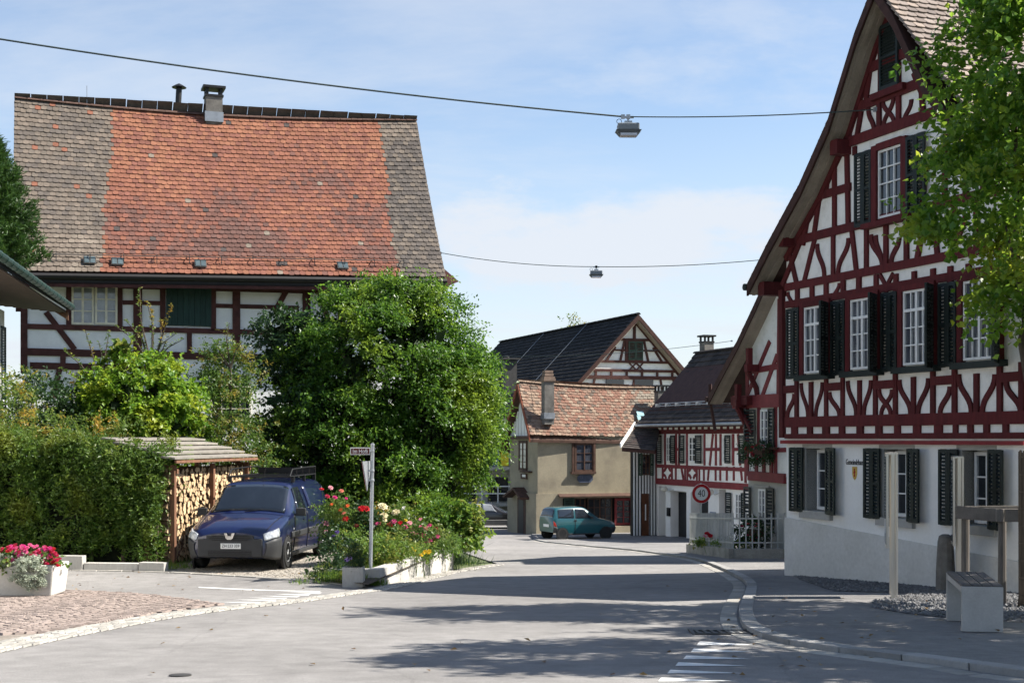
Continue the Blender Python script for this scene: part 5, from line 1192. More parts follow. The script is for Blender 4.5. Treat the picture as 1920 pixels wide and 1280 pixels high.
    def wheel(s, x, y, r, wd, side):
        ax = s.Y * side; c = s.w((x, y * side, r))
        mb = MB(); mb.lathe(c - ax * wd / 2, [(r * .6, -.0), (r * .93, 0), (r, .03), (r, wd - .03), (r * .93, wd), (r * .64, wd), (r * .62, wd - .02)], 28, Z=ax); t = mb.build('wheel', m_tyre, s.root, smooth=False)
        mb = MB(); mb.lathe(c - ax * wd / 2, [(r * .63, wd - .06), (r * .63, wd - .012), (r * .58, wd - .008), (r * .5, wd - .03), (r * .3, wd - .02), (r * .12, wd - .012), (.0, wd - .01)], 24, Z=ax); h = mb.build('rim', m_hub, t)
        mb = MB()
        for k in range(10):
            a = 2 * math.pi * k / 10; A_ = s.X * math.cos(a) + s.Z * math.sin(a); mb.box(c + A_ * (r * .44) + ax * (wd / 2 - .012), (r * .16, r * .09, .012), X=A_, Z=ax)
        mb.build('rim_slots', m_black, h)
    def arch(s, x, y, r, side):
        ax = s.Y * side; c = s.w((x, y * side, r * .86)); mb = MB(); mb.lathe(c - ax * .04, [(r * 1.16, 0), (r * 1.16, .045), (r * .2, .046)], 28, Z=ax); mb.build('wheel_arch', m_black, s.root)
m_tyre = M('tyre', (.02, .02, .02), rough=.85, var=.2); m_hub = M('hubcap', (.40, .41, .42), rough=.5, var=.12, metal=.1)
m_cglass = GLASS('car_glass', (.012, .016, .022), .03); m_plast = M('bumper_plastic', (.035, .036, .038), rough=.55, var=.12, scale=5)
m_lamp = M('headlamp', (.33, .35, .37), rough=.12, var=.6, scale=9, spec=.8, coat=.6); m_rlamp = M('tail_lamp', (.35, .02, .01), rough=.2, var=.15, coat=.5)
m_chrome = M('chrome', (.75, .76, .78), rough=.18, var=.05, metal=1.0); m_plate = M('plate_white', (.75, .75, .73), rough=.4, var=.04)
def paintm(n, c): return M(n, c, rough=.3, var=.07, scale=.8, spec=.4, coat=.9, fine=.2)
# ---- blue van
vl = Vector((-4.26 - .87 * .996, 25.7 + .87 * .09, 0)); vz = gz(-5, 25, .008)
van = thing('parked_van', (vl.x, vl.y, vz), 'dark blue panel van with roof rack parked beside the firewood', 'van')
st = [(.80, (.60, .27), (.66, .40), (.66, .52), (.56, .64), (.32, .70), (0, .72)),
      (.66, (.76, .22), (.82, .45), (.81, .64), (.66, .76), (.36, .80), (0, .82)),
      (.35, (.82, .20), (.86, .52), (.85, .78), (.70, .87), (.38, .91), (0, .925)),
      (-.15, (.83, .20), (.87, .55), (.86, .92), (.74, .975), (.40, 1.015), (0, 1.03)),
      (-.34, (.83, .20), (.87, .55), (.86, .95), (.73, 1.01), (.40, 1.05), (0, 1.065)),
      (-.98, (.83, .20), (.87, .55), (.86, .98), (.655, 1.475), (.40, 1.545), (0, 1.56)),
      (-1.25, (.83, .20), (.87, .55), (.86, .985), (.66, 1.53), (.42, 1.60), (0, 1.615)),
      (-2.2, (.83, .20), (.87, .55), (.865, .985), (.68, 1.55), (.42, 1.635), (0, 1.65)),
      (-3.2, (.83, .22), (.87, .56), (.86, .985), (.68, 1.53), (.42, 1.61), (0, 1.63)),
      (-3.52, (.80, .28), (.84, .57), (.82, .985), (.66, 1.48), (.40, 1.57), (0, 1.59)),
      (-3.64, (.72, .34), (.78, .57), (.76, .985), (.62, 1.40), (.38, 1.48), (0, 1.50))]
m_blue = paintm('van_blue', (.0038, .0075, .040))
v = Car(van, st, (vl.x, vl.y, vz), (-.09, -.996))
v.shell('body', m_blue)
v.screen('windscreen', m_cglass, 4.05, 4.94, 3.04)
for sd in (1, -1):
    for i0 in (4.35, 6.4): v.patch('door_seam', m_black, ((i0, .35), (i0 + .025, .35), (i0 + .025, 2.05), (i0, 2.05)), sd, .004, nu=1, nv=8)
    v.patch('bonnet_seam', m_black, ((.9, 3.02), (3.3, 3.02), (3.3, 3.06), (.9, 3.06)), sd, .003, nu=8, nv=1)
for sd in (1, -1): v.patch('bumper', m_plast, ((.0, .02), (2.05, .02), (1.75, 1.45), (.0, 2.2)), sd, .014, nu=8, nv=6)
mb = MB(); v.box('', None, (.80, 0, .44), (.05, 1.22, .34), mbin=mb); v.box('', None, (.80, 0, .63), (.04, .9, .10), mbin=mb); fb = mb.build('front_bumper', m_plast, van, bevel=.02)
mb = MB(); v.box('', None, (.826, 0, .335), (.01, .82, .12), mbin=mb)
for k in range(3): v.box('', None, (.826, 0, .585 + k * .04), (.012, .78 - abs(k - 1) * .1, .018), mbin=mb)
mb.build('grille', m_black, van)
for k in range(4): mb = MB(); v.box('', None, (.834, 0, .285 + k * .033), (.01, .8, .008), mbin=mb); mb.build('grille_bar', m_plast, van)
em = [(-.10, .055), (-.045, .055), (-.03, 0), (.03, 0), (.045, .055), (.10, .055), (.065, -.045), (.03, -.065), (-.03, -.065), (-.065, -.045)]
mb = MB(); mb.prism([v.w((.835, a, .66 + b)) for a, b in em], v.X * .02); mb.build('emblem', m_chrome, van)
mb = MB(); v.box('', None, (.832, 0.02, .475), (.012, .38, .1), mbin=mb); pl = mb.build('number_plate', m_plate, van, bevel=.004)
text('lettering', 'ZH·233 359', .085, v.w((.842, .02, .475)), v.Y, v.Z, m_ink, pl, ext=.002, sx=.8)
for sd in (1, -1):
    v.patch('headlight', m_lamp, ((.12, 2.35), (1.45, 1.62), (1.7, 2.3), (.45, 2.95)), sd, .014, nu=8, nv=5)
    v.patch('side_window', m_cglass, ((4.7, 2.16), (6.35, 2.10), (6.25, 2.86), (5.15, 2.88)), sd, .008)
    v.patch('side_panel', m_blue, ((6.55, 2.12), (8.6, 2.12), (8.55, 2.86), (6.5, 2.86)), sd, .01, nu=10)
    v.patch('rear_quarter_panel', m_blue, ((8.75, 2.12), (9.6, 2.2), (9.4, 2.8), (8.7, 2.86)), sd, .01)
    v.patch('side_moulding', m_plast, ((3.6, 1.02), (6.3, 1.02), (6.3, 1.32), (3.6, 1.32)), sd, .018); v.patch('side_moulding', m_plast, ((6.42, 1.02), (8.1, 1.02), (8.1, 1.32), (6.42, 1.32)), sd, .018)
    v.patch('sill_trim', m_plast, ((2.2, .0), (8.2, .0), (8.2, .3), (2.2, .3)), sd, .01)
    for x in (0, -2.905): v.arch(x, .875, .31, sd); v.wheel(x, .80, .31, .19, sd)
    mb = MB(); mb.box(v.w((-.62, sd * .98, 1.03)), (.09, .19, .15), X=v.X, Y=v.Y, Z=v.Z); mb.tube([v.w((-.6, sd * .84, .97)), v.w((-.62, sd * .93, 1.0))], .025, 6); mb.build('mirror', m_plast, van, bevel=.03)
    mb = MB(); mb.box(v.w((-1.28, sd * .888, .86)), (.16, .03, .03), X=v.X, Y=v.Y, Z=v.Z); mb.build('door_handle', m_blue, van, bevel=.01)
    mb = MB(); mb.box(v.w((-.42, sd * .886, .72)), (.06, .015, .035), X=v.X, Y=v.Y, Z=v.Z); mb.build('side_repeater', m_lamp, van)
    pts = [v.w((x, sd * y, z)) for x, y, z in ((-1.15, .62, 1.70), (-1.35, .62, 1.84), (-2.4, .62, 1.86), (-3.3, .62, 1.86))]
    mb = MB(); mb.tube(pts, .014, 6); mb.tube([v.w((-1.15, sd * .62, 1.70)), v.w((-3.3, sd * .62, 1.70))], .014, 6)
    for x in (-1.7, -2.2, -2.75, -3.3): mb.tube([v.w((x, sd * .62, 1.70)), v.w((x, sd * .62, 1.86))], .01, 5)
    for x in (-1.3, -2.2, -3.1): mb.box(v.w((x, sd * .64, 1.64)), (.06, .06, .12), X=v.X, Y=v.Y, Z=v.Z)
    mb.build('rack_rail', m_black, van)
for k in range(9):
    mb = MB(); v.box('', None, (-1.2 - k * .26, 0, 1.69), (.05, 1.24, .022), mbin=mb); mb.build('rack_slat', m_black, van)
mb = MB(); v.box('', None, (-3.32, 0, 1.77), (.04, 1.24, .13), mbin=mb); mb.build('rack_end_board', m_black, van)
for y0, y1 in ((.62, -.0), (.05, -.55)):
    mb = MB(); mb.tube([v.w((-.30, y0 * -1, 1.05)), v.w((-.36, (y0 + y1) / -2, 1.085)), v.w((-.44, -y1, 1.11))], .009, 5); mb.build('wiper', m_black, van)
mb = MB(); a = v.w((-1.05, .1, 1.58)); mb.tube([a, a + Vector((.08, 0, .42))], .006, 5); mb.build('aerial', m_black, van)
mb = MB(); mb.lathe(v.w((-.75, .36, 1.0)), [(.17, 0), (.19, .015), (.17, .03), (.16, .015)], 18, Z=(v.X * -.4 + v.Z)); mb.build('steering_wheel', m_wframe, van)
# ---- teal hatchback
tf_ = Vector((.90, .43, 0)); tr = Vector((2.22, 60.0, 0)); ty = Vector((-.43, .90, 0))
tl0 = tr + tf_ * 2.2 + ty * .70; tz = gz(3.2, 60.5, .05)
tc_ = thing('teal_hatchback', (tl0.x, tl0.y, tz), 'small teal three-door hatchback parked in front of the ochre house', 'car')
m_teal = paintm('teal_paint', (.008, .07, .085))
st = [(.56, (.52, .28), (.62, .42), (.60, .55), (.50, .64), (.28, .67), (0, .68)),
      (.40, (.64, .22), (.71, .45), (.70, .64), (.60, .73), (.32, .76), (0, .77)),
      (-.10, (.69, .20), (.745, .50), (.74, .80), (.64, .86), (.34, .89), (0, .90)),
      (-.32, (.69, .20), (.745, .50), (.74, .84), (.64, .90), (.34, .93), (0, .94)),
      (-.95, (.69, .20), (.745, .50), (.735, .87), (.555, 1.31), (.34, 1.37), (0, 1.39)),
      (-1.5, (.69, .20), (.745, .50), (.735, .89), (.57, 1.37), (.36, 1.42), (0, 1.435)),
      (-2.2, (.69, .22), (.745, .52), (.73, .90), (.57, 1.36), (.36, 1.41), (0, 1.425)),
      (-2.48, (.67, .28), (.73, .54), (.71, .90), (.56, 1.30), (.34, 1.36), (0, 1.375)),
      (-2.62, (.62, .32), (.69, .55), (.67, .90), (.62, .96), (.34, .98), (0, .99))]
c_ = Car(tc_, st, (tl0.x, tl0.y, tz), tf_)
c_.shell('body', m_teal, 4, 3)
for sd in (1, -1):
    c_.patch('side_window', m_cglass, ((3.55, 2.16), (5.05, 2.10), (5.0, 2.86), (4.15, 2.86)), sd, .008); c_.patch('rear_side_window', m_cglass, ((5.2, 2.12), (6.6, 2.16), (6.5, 2.84), (5.15, 2.86)), sd, .008)
    c_.patch('front_bumper', m_plast, ((.0, .0), (1.6, .0), (1.6, 1.1), (.0, 1.5)), sd, .014); c_.patch('rear_bumper', m_plast, ((6.7, .0), (7.99, .0), (7.99, 1.15), (6.8, 1.0)), sd, .014)
    c_.patch('headlight', m_lamp, ((.1, 2.1), (1.2, 1.7), (1.3, 2.3), (.2, 2.8)), sd, .012); c_.patch('tail_light', m_rlamp, ((7.0, 1.15), (7.95, 1.2), (7.95, 1.75), (7.3, 1.5)), sd, .012)
    c_.patch('sill_trim', m_plast, ((1.8, .0), (6.0, .0), (6.0, .25), (1.8, .25)), sd, .01)
    for x in (0, -2.2): c_.arch(x, .75, .265, sd); c_.wheel(x, .68, .265, .16, sd)
    mb = MB(); mb.box(c_.w((-.75, sd * .83, .95)), (.08, .15, .11), X=c_.X, Y=c_.Y, Z=c_.Z); mb.build('mirror', m_plast, tc_, bevel=.02)
    mb = MB(); mb.box(c_.w((-1.55, sd * .752, .82)), (.12, .02, .05), X=c_.X, Y=c_.Y, Z=c_.Z); mb.build('door_handle', m_black, tc_)
c_.screen('windscreen', m_cglass, 3.06, 3.94, 3.05); c_.screen('rear_window', m_cglass, 7.85, 7.1, 3.1)
for sd in (1, -1): c_.patch('door_seam', m_black, ((5.1, .35), (5.13, .35), (5.13, 2.05), (5.1, 2.05)), sd, .004, nu=1, nv=6)
mb = MB(); c_.box('', None, (-2.63, 0, .6), (.03, .5, .12), mbin=mb); mb.build('number_plate', m_plate, tc_)
# ---- black saloon half hidden behind the ochre house
bf_ = Vector((1, .06, 0)); bl0 = Vector((.05, 73.0, 0)); bz = gz(-1, 73)
bs = thing('black_saloon', (bl0.x, bl0.y, bz), 'black saloon car with grey lower flanks half hidden behind the ochre house', 'car')
m_blk = paintm('black_paint_car', (.012, .012, .014)); m_lowgrey = M('flank_grey', (.17, .165, .155), rough=.4, var=.1)
st = [(.75, (.66, .26), (.74, .45), (.74, .58), (.66, .70), (.36, .73), (0, .74)),
      (.55, (.78, .22), (.83, .48), (.82, .66), (.72, .79), (.38, .83), (0, .84)),
      (-.45, (.80, .20), (.85, .52), (.83, .84), (.72, .90), (.38, .94), (0, .95)),
      (-1.15, (.80, .20), (.85, .52), (.82, .88), (.60, 1.31), (.36, 1.37), (0, 1.38)),
      (-1.7, (.80, .20), (.85, .52), (.82, .89), (.62, 1.36), (.38, 1.41), (0, 1.42)),
      (-2.5, (.80, .20), (.85, .52), (.82, .90), (.61, 1.33), (.37, 1.38), (0, 1.39)),
      (-3.1, (.80, .22), (.85, .52), (.82, .90), (.70, .97), (.38, 1.0), (0, 1.01)),
      (-3.65, (.74, .3), (.80, .52), (.79, .86), (.68, .93), (.36, .95), (0, .96))]
s_ = Car(bs, st, (bl0.x, bl0.y, bz), bf_); s_.shell('body', m_blk, 4, 3)
for sd in (1, -1):
    s_.patch('side_window', m_pane, ((2.6, 2.16), (3.95, 2.12), (3.95, 2.88), (3.1, 2.88)), sd, .008); s_.patch('rear_side_window', m_pane, ((4.1, 2.12), (5.4, 2.16), (5.0, 2.86), (4.1, 2.88)), sd, .008)
    s_.patch('flank', m_lowgrey, ((.3, .05), (6.8, .05), (6.8, .95), (.3, .95)), sd, .012, nu=14)
    s_.patch('headlight', m_lamp, ((.1, 2.1), (.9, 1.9), (.9, 2.5), (.2, 2.9)), sd, .012)
    for x in (0, -2.67): s_.arch(x, .86, .31, sd); s_.wheel(x, .78, .31, .19, sd)
s_.screen('windscreen', m_cglass, 2.06, 2.94, 3.05)
# ================================================================ PLANTS
def unit(a): return a / np.maximum(np.linalg.norm(a, axis=-1, keepdims=True), 1e-9)
def leaf_quads(Pp, T, Nn, ln, wd, fold=.18):
    """leaves at Pp along T with normals Nn; returns vertices and triangles"""
    n = len(Pp); B = unit(np.cross(Nn, T)); T = unit(T); N2 = unit(np.cross(T, B)); L = (ln if np.ndim(ln) else np.full(n, ln))[:, None]; Wd = (wd if np.ndim(wd) else np.full(n, wd))[:, None]
    tip = Pp + T * L; l = Pp + T * L * .45 + B * Wd / 2 + N2 * Wd * fold; r = Pp + T * L * .45 - B * Wd / 2 + N2 * Wd * fold
    V = np.stack([Pp, r, tip, l], 1).reshape(-1, 3); k = np.arange(n)[:, None] * 4
    Fa = np.concatenate([k + np.array([[0, 1, 2]]), k + np.array([[0, 2, 3]])], 1).reshape(-1, 3)
    return V, Fa
def twigs(C, D, n_leaf, tl, ln, wd, g, up=.8, spread=.9):
    """C twig roots, D directions; n_leaf leaves set alternately along each twig"""
    n = len(C); D = unit(D); s = (np.arange(n_leaf) + .6) / n_leaf
    side = unit(np.cross(D, g.normal(0, 1, (n, 3)))); sgn = np.where(np.arange(n_leaf) % 2, 1., -1.)
    bend = np.array([0, 0, -1.]) * .25
    P0 = C[:, None] + (D[:, None] * s[None, :, None] + bend * (s[None, :, None] ** 2)) * np.reshape(tl, (-1, 1, 1))
    T = D[:, None] * .55 + side[:, None] * sgn[None, :, None] * spread + g.normal(0, .35, (n, n_leaf, 3)) + np.array([0, 0, -.25])
    Nn = np.array([0, 0, up]) + g.normal(0, .55, (n, n_leaf, 3)) + D[:, None] * .25
    Pp = P0.reshape(-1, 3); m = len(Pp); f = g.uniform(.65, 1.2, m)
    return leaf_quads(Pp, unit(T.reshape(-1, 3)), unit(Nn.reshape(-1, 3)), ln * f, wd * f)
def blob(ells, n, g, clump=.28, nclump=140, shell=.16, zmin=None, inner=.15):
    """points in clumps near the surface of a union of ellipsoids: (centre, radii)"""
    cs = np.array([e[0] for e in ells], float); rs = np.array([e[1] for e in ells], float); wgt = rs.prod(1) ** (2 / 3); wgt /= wgt.sum()
    def surf(m, lo=0.0):
        e = g.choice(len(ells), m, p=wgt); d = unit(g.normal(0, 1, (m, 3))); r = 1 - np.abs(g.normal(0, shell, m)); r = np.where(g.random(m) < inner, g.uniform(.35, .85, m), r)
        return cs[e] + d * rs[e] * r[:, None], unit(d / rs[e]), e
    K, Kd, Ke = surf(nclump * 3)
    inside = np.zeros(len(K), bool)
    for i in range(len(ells)): inside |= (((K - cs[i]) / rs[i]) ** 2).sum(1) < .55
    keep = ~inside | (g.random(len(K)) < .12); K, Kd = K[keep][:nclump], Kd[keep][:nclump]
    i = g.integers(0, len(K), n); Pp = K[i] + g.normal(0, 1, (n, 3)) * np.array([clump, clump, clump * .62]); Dd = unit(Kd[i] + g.normal(0, .5, (n, 3)))
    if zmin is not None: ok = Pp[:, 2] > zmin; Pp, Dd = Pp[ok], Dd[ok]
    return Pp, Dd
m_trunk = M('trunk_bark', (.085, .065, .048), rough=.95, var=.35, scale=9, bump=.6, bscale=30, stretch=(2, 2, .4))
def limbs(parent, base, ends, r0, name='trunk', fork=.35, mat=None):
    mb = MB(); base = Vector(base); cen = sum((Vector(e) for e in ends), Vector()) / len(ends); top = base + (cen - base) * fork
    mb.tube([base - Zv * .1, base + (top - base) * .5 + Vector((.04, .03, 0)), top], [r0 * 1.25, r0 * .95, r0 * .8], 9)
    for e in ends:
        e = Vector(e); m = top + (e - top) * .5 + Vector((random.uniform(-.2, .2), random.uniform(-.2, .2), random.uniform(.05, .3))); mb.tube([top - (top - base) * .05, m, e], [r0 * .55, r0 * .33, r0 * .1], 6)
    return mb.build(name, mat or m_trunk, parent, smooth=True)
def plant(name, label, cat, base, ells, ntw, nleaf, tl, ln, wd, mat, seed, clump=.28, nclump=140, trunk=.08, up=.8, droop=.0, zmin=None, inner=.15, group=None, shell=.16, fork=.35, core=0):
    g = np.random.default_rng(seed); t = thing(name, base, label, cat, group)
    Pp, Dd = blob(ells, ntw, g, clump, nclump, shell, zmin if zmin is not None else base[2] + .05, inner); Dd = Dd + np.array([0, 0, -droop])
    V, Fa = twigs(Pp - unit(Dd) * tl * .5, Dd, nleaf, np.full(len(Pp), tl) * g.uniform(.6, 1.25, len(Pp)), ln, wd, g, up)
    npmesh('crown', V, Fa, mat, t)
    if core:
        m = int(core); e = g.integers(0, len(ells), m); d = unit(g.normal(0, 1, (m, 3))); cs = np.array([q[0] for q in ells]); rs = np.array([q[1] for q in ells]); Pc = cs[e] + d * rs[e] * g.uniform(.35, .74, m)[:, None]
        Pc = Pc[Pc[:, 2] > base[2] + .1]; m = len(Pc); V, Fa = leaf_quads(Pc, unit(g.normal(0, 1, (m, 3))), unit(g.normal(0, 1, (m, 3))), g.uniform(.25, .45, m), g.uniform(.2, .34, m)); npmesh('shade_filler_leaves', V, Fa, L_shade, t)  # oversized dark leaves added inside the crown to block light and darken its gaps
    if trunk: limbs(t, base, [e[0] for e in ells], trunk, fork=fork)
    return t
def E(px, py, y, rx, ry, rd):
    """ellipsoid from picture centre, radii in pixels, and depth radius in metres"""
    k = y / F; return (tuple(P(px, py, y)), (rx * k, rd, ry * k))
L_horn = LEAF('leaf_hornbeam', (.026, .08, .010), (.09, .185, .020), (.14, .215, .022), ys=.6, rough=.4)
L_shade = LEAF('shade_filler', (.010, .022, .006), (.02, .04, .010), None, trans=.1, rough=.8)  # near-black filler leaves: the crown's inner shade put into the colour
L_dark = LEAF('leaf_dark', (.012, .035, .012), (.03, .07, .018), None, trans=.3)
L_maple = LEAF('leaf_maple', (.06, .15, .012), (.16, .26, .025), (.24, .29, .025), ys=1.6)
L_olive = LEAF('leaf_olive', (.03, .075, .014), (.085, .15, .025), (.22, .17, .03), ys=2.0)
L_pear = LEAF('leaf_pear', (.05, .10, .018), (.11, .17, .03), (.30, .20, .03), ys=2.2)
L_thuja = LEAF('leaf_thuja', (.028, .07, .010), (.085, .145, .018), (.13, .165, .02), trans=.3, ys=1.4)
L_linden = LEAF('leaf_linden', (.048, .13, .012), (.135, .235, .026), (.22, .27, .025), ys=1.1, trans=.47, rough=.35)
L_grass = LEAF('leaf_garden', (.035, .085, .015), (.10, .17, .03), (.14, .18, .04), ys=2.5)
L_blue = LEAF('leaf_conifer', (.016, .05, .010), (.05, .105, .02), None, trans=.25)
L_silver = LEAF('leaf_silver', (.22, .26, .20), (.40, .43, .34), None, trans=.25)
L_vine = LEAF('leaf_vine', (.06, .13, .02), (.13, .2, .03), (.2, .2, .04), ys=3)
g0 = gz(-4, 30)
# the big hornbeam
plant('hornbeam', 'large dense green tree filling the middle of the garden in front of the farmhouse', 'tree', (P(715, 1000, 35).x, 35, gz(-3.3, 35)),
      [E(720, 690, 35, 195, 165, 2.0), E(815, 790, 35, 112, 180, 1.9), E(640, 830, 34.6, 135, 165, 1.8), E(765, 575, 35.3, 92, 68, 1.3), E(872, 770, 35, 60, 120, 1.4), E(800, 895, 34.4, 80, 80, 1.3), E(715, 890, 34, 130, 100, 1.4)],
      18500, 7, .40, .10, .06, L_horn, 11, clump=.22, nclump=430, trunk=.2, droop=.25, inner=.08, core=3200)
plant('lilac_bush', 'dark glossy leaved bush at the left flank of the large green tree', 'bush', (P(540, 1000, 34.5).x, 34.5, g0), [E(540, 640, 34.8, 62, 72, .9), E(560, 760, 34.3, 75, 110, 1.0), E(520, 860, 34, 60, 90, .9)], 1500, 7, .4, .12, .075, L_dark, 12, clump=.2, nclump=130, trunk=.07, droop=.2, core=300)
plant('maple_shrub', 'rounded yellow green shrub with lobed leaves behind the woodshed', 'shrub', (P(265, 1000, 31).x, 31, g0), [E(262, 752, 31, 112, 88, 1.2), E(300, 790, 30.8, 80, 70, 1.0), E(215, 780, 31, 80, 60, 1.0), E(250, 840, 31, 110, 60, 1.0)], 3600, 7, .3, .11, .085, L_maple, 13, clump=.15, nclump=260, trunk=.08, up=1.0, inner=.06, core=800)
plant('apple_bush', 'loose olive green bush standing between yellow shrub and large tree', 'bush', (P(425, 1000, 32.5).x, 32.5, g0), [E(428, 700, 32.5, 42, 62, .7), E(415, 780, 32, 52, 60, .8), E(450, 860, 32, 60, 70, .8), E(395, 830, 31.8, 40, 60, .6)], 2300, 7, .32, .085, .05, L_olive, 14, clump=.2, nclump=90, trunk=.05)
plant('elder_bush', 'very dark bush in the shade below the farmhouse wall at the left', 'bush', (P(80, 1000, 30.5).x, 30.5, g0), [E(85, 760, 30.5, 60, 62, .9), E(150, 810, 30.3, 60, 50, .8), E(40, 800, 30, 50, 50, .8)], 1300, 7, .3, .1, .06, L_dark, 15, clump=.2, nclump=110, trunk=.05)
plant('climbing_rose', 'climbing rose with pale leaves against the house corner at left edge', 'climber', (P(20, 1000, 27.6).x, 27.6, g0), [E(15, 760, 27.6, 45, 60, .5), E(75, 800, 27.4, 60, 35, .5), E(40, 720, 27.6, 22, 25, .3), E(190, 800, 27.8, 60, 25, .4)], 620, 6, .3, .075, .048, L_pear, 16, clump=.16, nclump=110, trunk=.02)
def shoots(name, label, px, py0, y, stems, mat, seed, ln=.085, wd=.045):
    g = np.random.default_rng(seed); b = P(px, py0, y); t = thing(name, (b.x, b.y, g0), label, 'shrub'); st_ = MB(); Vs, Fs, k = [], [], 0
    for (x, yy) in stems:
        e = P(x, yy, y + random.uniform(-.3, .3)); m = b + (e - b) * .55 + Vector((random.uniform(-.12, .12), 0, .1)); st_.tube([b, m, e], [.022, .014, .006], 5)
        n = int((e - b).length * 26); s = g.uniform(.25, 1.0, n)[:, None]; bb, mm, ee = map(np.array, (b, m, e)); Pp = (1 - s) ** 2 * bb + 2 * s * (1 - s) * (2 * mm - .5 * bb - .5 * ee) + s ** 2 * ee
        T = g.normal(0, 1, (n, 3)) * (1, 1, .5) + (0, 0, .35); V, Fa = leaf_quads(Pp, unit(T), unit(g.normal(0, .6, (n, 3)) + (0, -.3, .8)), ln * g.uniform(.7, 1.2, n), wd * g.uniform(.7, 1.2, n)); Vs.append(V); Fs.append(Fa + k); k += len(V)
    st_.tube([b - Zv * (b.z - g0), b], [.05, .03], 6)
    st_.build('stem', m_trunk, t); npmesh('foliage', np.concatenate(Vs), np.concatenate(Fs), mat, t)
shoots('pear_shrub', 'tall upright leafy shoots rising in front of the green farmhouse shutter', 285, 690, 31.8, [(262, 540), (275, 565), (322, 570), (235, 600), (300, 600), (260, 610), (330, 625), (310, 640), (215, 610), (345, 635), (285, 585)], L_pear, 21)
shoots('plum_shrub', 'spindly yellowing shoots below the pale farmhouse window', 190, 740, 31.5, [(118, 655), (160, 620), (185, 640), (150, 690), (205, 620), (110, 690), (130, 720)], L_pear, 22)
shoots('quince_shrub', 'thin upright shoot with small leaves left of the large green tree', 432, 690, 32.2, [(430, 605), (372, 660), (410, 650), (455, 640), (440, 660)], L_pear, 23)
shoots('squash_vine', 'bright large leaved vine climbing above the rounded yellow shrub', 215, 700, 30.9, [(228, 640), (250, 632), (205, 660), (240, 655), (190, 680), (232, 645), (222, 650)], L_vine, 24, .2, .17)
# thuja hedge
g = np.random.default_rng(31); hx0, hx1, hy0, hy1 = -11.2, -6.85, 25.75, 26.9; hg = gz(-8, 26)
hd = thing('thuja_hedge', (-8.6, 26.2, hg), 'tall clipped dark green hedge along the side street at the left', 'hedge')
n = 11000; nk = 620
kx = g.uniform(hx0, hx1, nk); kz = g.uniform(0.05, 1, nk) ** .8; top = 2.34 + .1 * np.sin(kx * 2.3) + .08 * np.sin(kx * 5.1 + 1) - .5 * np.clip((kx + 8.4) / 1.4, 0, 1); fr = g.random(nk)
kyy = np.where(fr < .72, hy0 + np.abs(g.normal(0, .1, nk)) + .12 * np.sin(kx * 3.1) * np.sin(kz * 5), g.uniform(hy0, hy1, nk)); kz = np.where((fr > .72), 1.0, kz)
right = g.random(nk) < .12; kx = np.where(right, hx1 + g.normal(0, .06, nk), kx); kyy = np.where(right, g.uniform(hy0, hy1, nk), kyy); kz = np.where(right, g.uniform(.05, 1, nk), kz)
Kc = np.stack([kx, kyy, hg + kz * top], 1); i = g.integers(0, nk, n); Pp = Kc[i] + g.normal(0, 1, (n, 3)) * (.09, .07, .13)
Dd = np.stack([g.normal(0, .35, n), -.45 + g.normal(0, .3, n), .9 + g.normal(0, .3, n)], 1)
V, Fa = twigs(Pp - unit(Dd) * .06, Dd, 6, g.uniform(.12, .24, n), .085, .034, g, up=.2, spread=.7); npmesh('foliage', V, Fa, L_thuja, hd)
mb = MB(); mb.box(((hx0 + hx1) / 2 - .05, (hy0 + hy1) / 2 + .12, hg + 1.05), (hx1 - hx0 - .5, .5, 2.0)); mb.build('shade_core', M('hedge_shade', (.012, .016, .008), rough=1, var=.4, scale=10), hd)  # solid near-black box added for the shaded inside of the hedge
for k in range(7):
    mb = MB(); x = hx0 + .6 + k * .62; mb.tube([(x, hy0 + .35, hg - .05), (x + .05, hy0 + .33, hg + .8)], [.05, .03], 6); mb.build('stem', m_trunk, hd)
# street lindens
def street_tree(name, label, base, seed, ells, n, trunk=.13):
    t = plant(name, label, 'tree', base, ells, n, 6, .42, .108, .096, L_linden, seed, clump=.17, nclump=200, trunk=trunk, up=.7, droop=.15, inner=.2, zmin=base[2] + 1.5, shell=.22, fork=.42); return t
bx, by = 6.62, 17.3; bz0 = gz(bx, by, .056)
lt = street_tree('linden_tree', 'young linden tree with trunk wrapped in reed matting at the right edge', (bx, by, bz0), 41,
    [((bx + .45, by, 5.3), (1.6, 1.7, 1.5)), ((bx - .35, by - .1, 4.4), (1.1, 1.2, 1.0)), ((bx - .2, by, 6.2), (1.15, 1.2, 1.1)), ((bx + .95, by + .2, 4.4), (1.45, 1.4, 1.1)), ((bx + .05, by, 3.65), (.8, .8, .5)), ((bx + .5, by, 7.5), (1.3, 1.3, 1.2))], 4100)
g = np.random.default_rng(5)
mb = MB(); n = 46; r = .135
for k in range(n):
    a = 2 * math.pi * k / n; x, y = bx + math.cos(a) * r, by + math.sin(a) * r; h = 1.98 + random.uniform(-.03, .03)
    mb.tube([(x, y, bz0), (x * 1 + random.uniform(-.004, .004), y, bz0 + h)], random.uniform(.007, .011), 5)
for h in np.linspace(.15, 1.9, 9): mb.lathe((bx, by, bz0 + h), [(r + .011, 0), (r + .014, .006), (r + .011, .012)], 24)
mb.build('reed_mat', M('reed_mat', (.13, .095, .065), rough=.9, var=.35, scale=9, objvar=.25, stretch=(4, 4, .4)), lt)
ox, oy = 7.2, 12.0
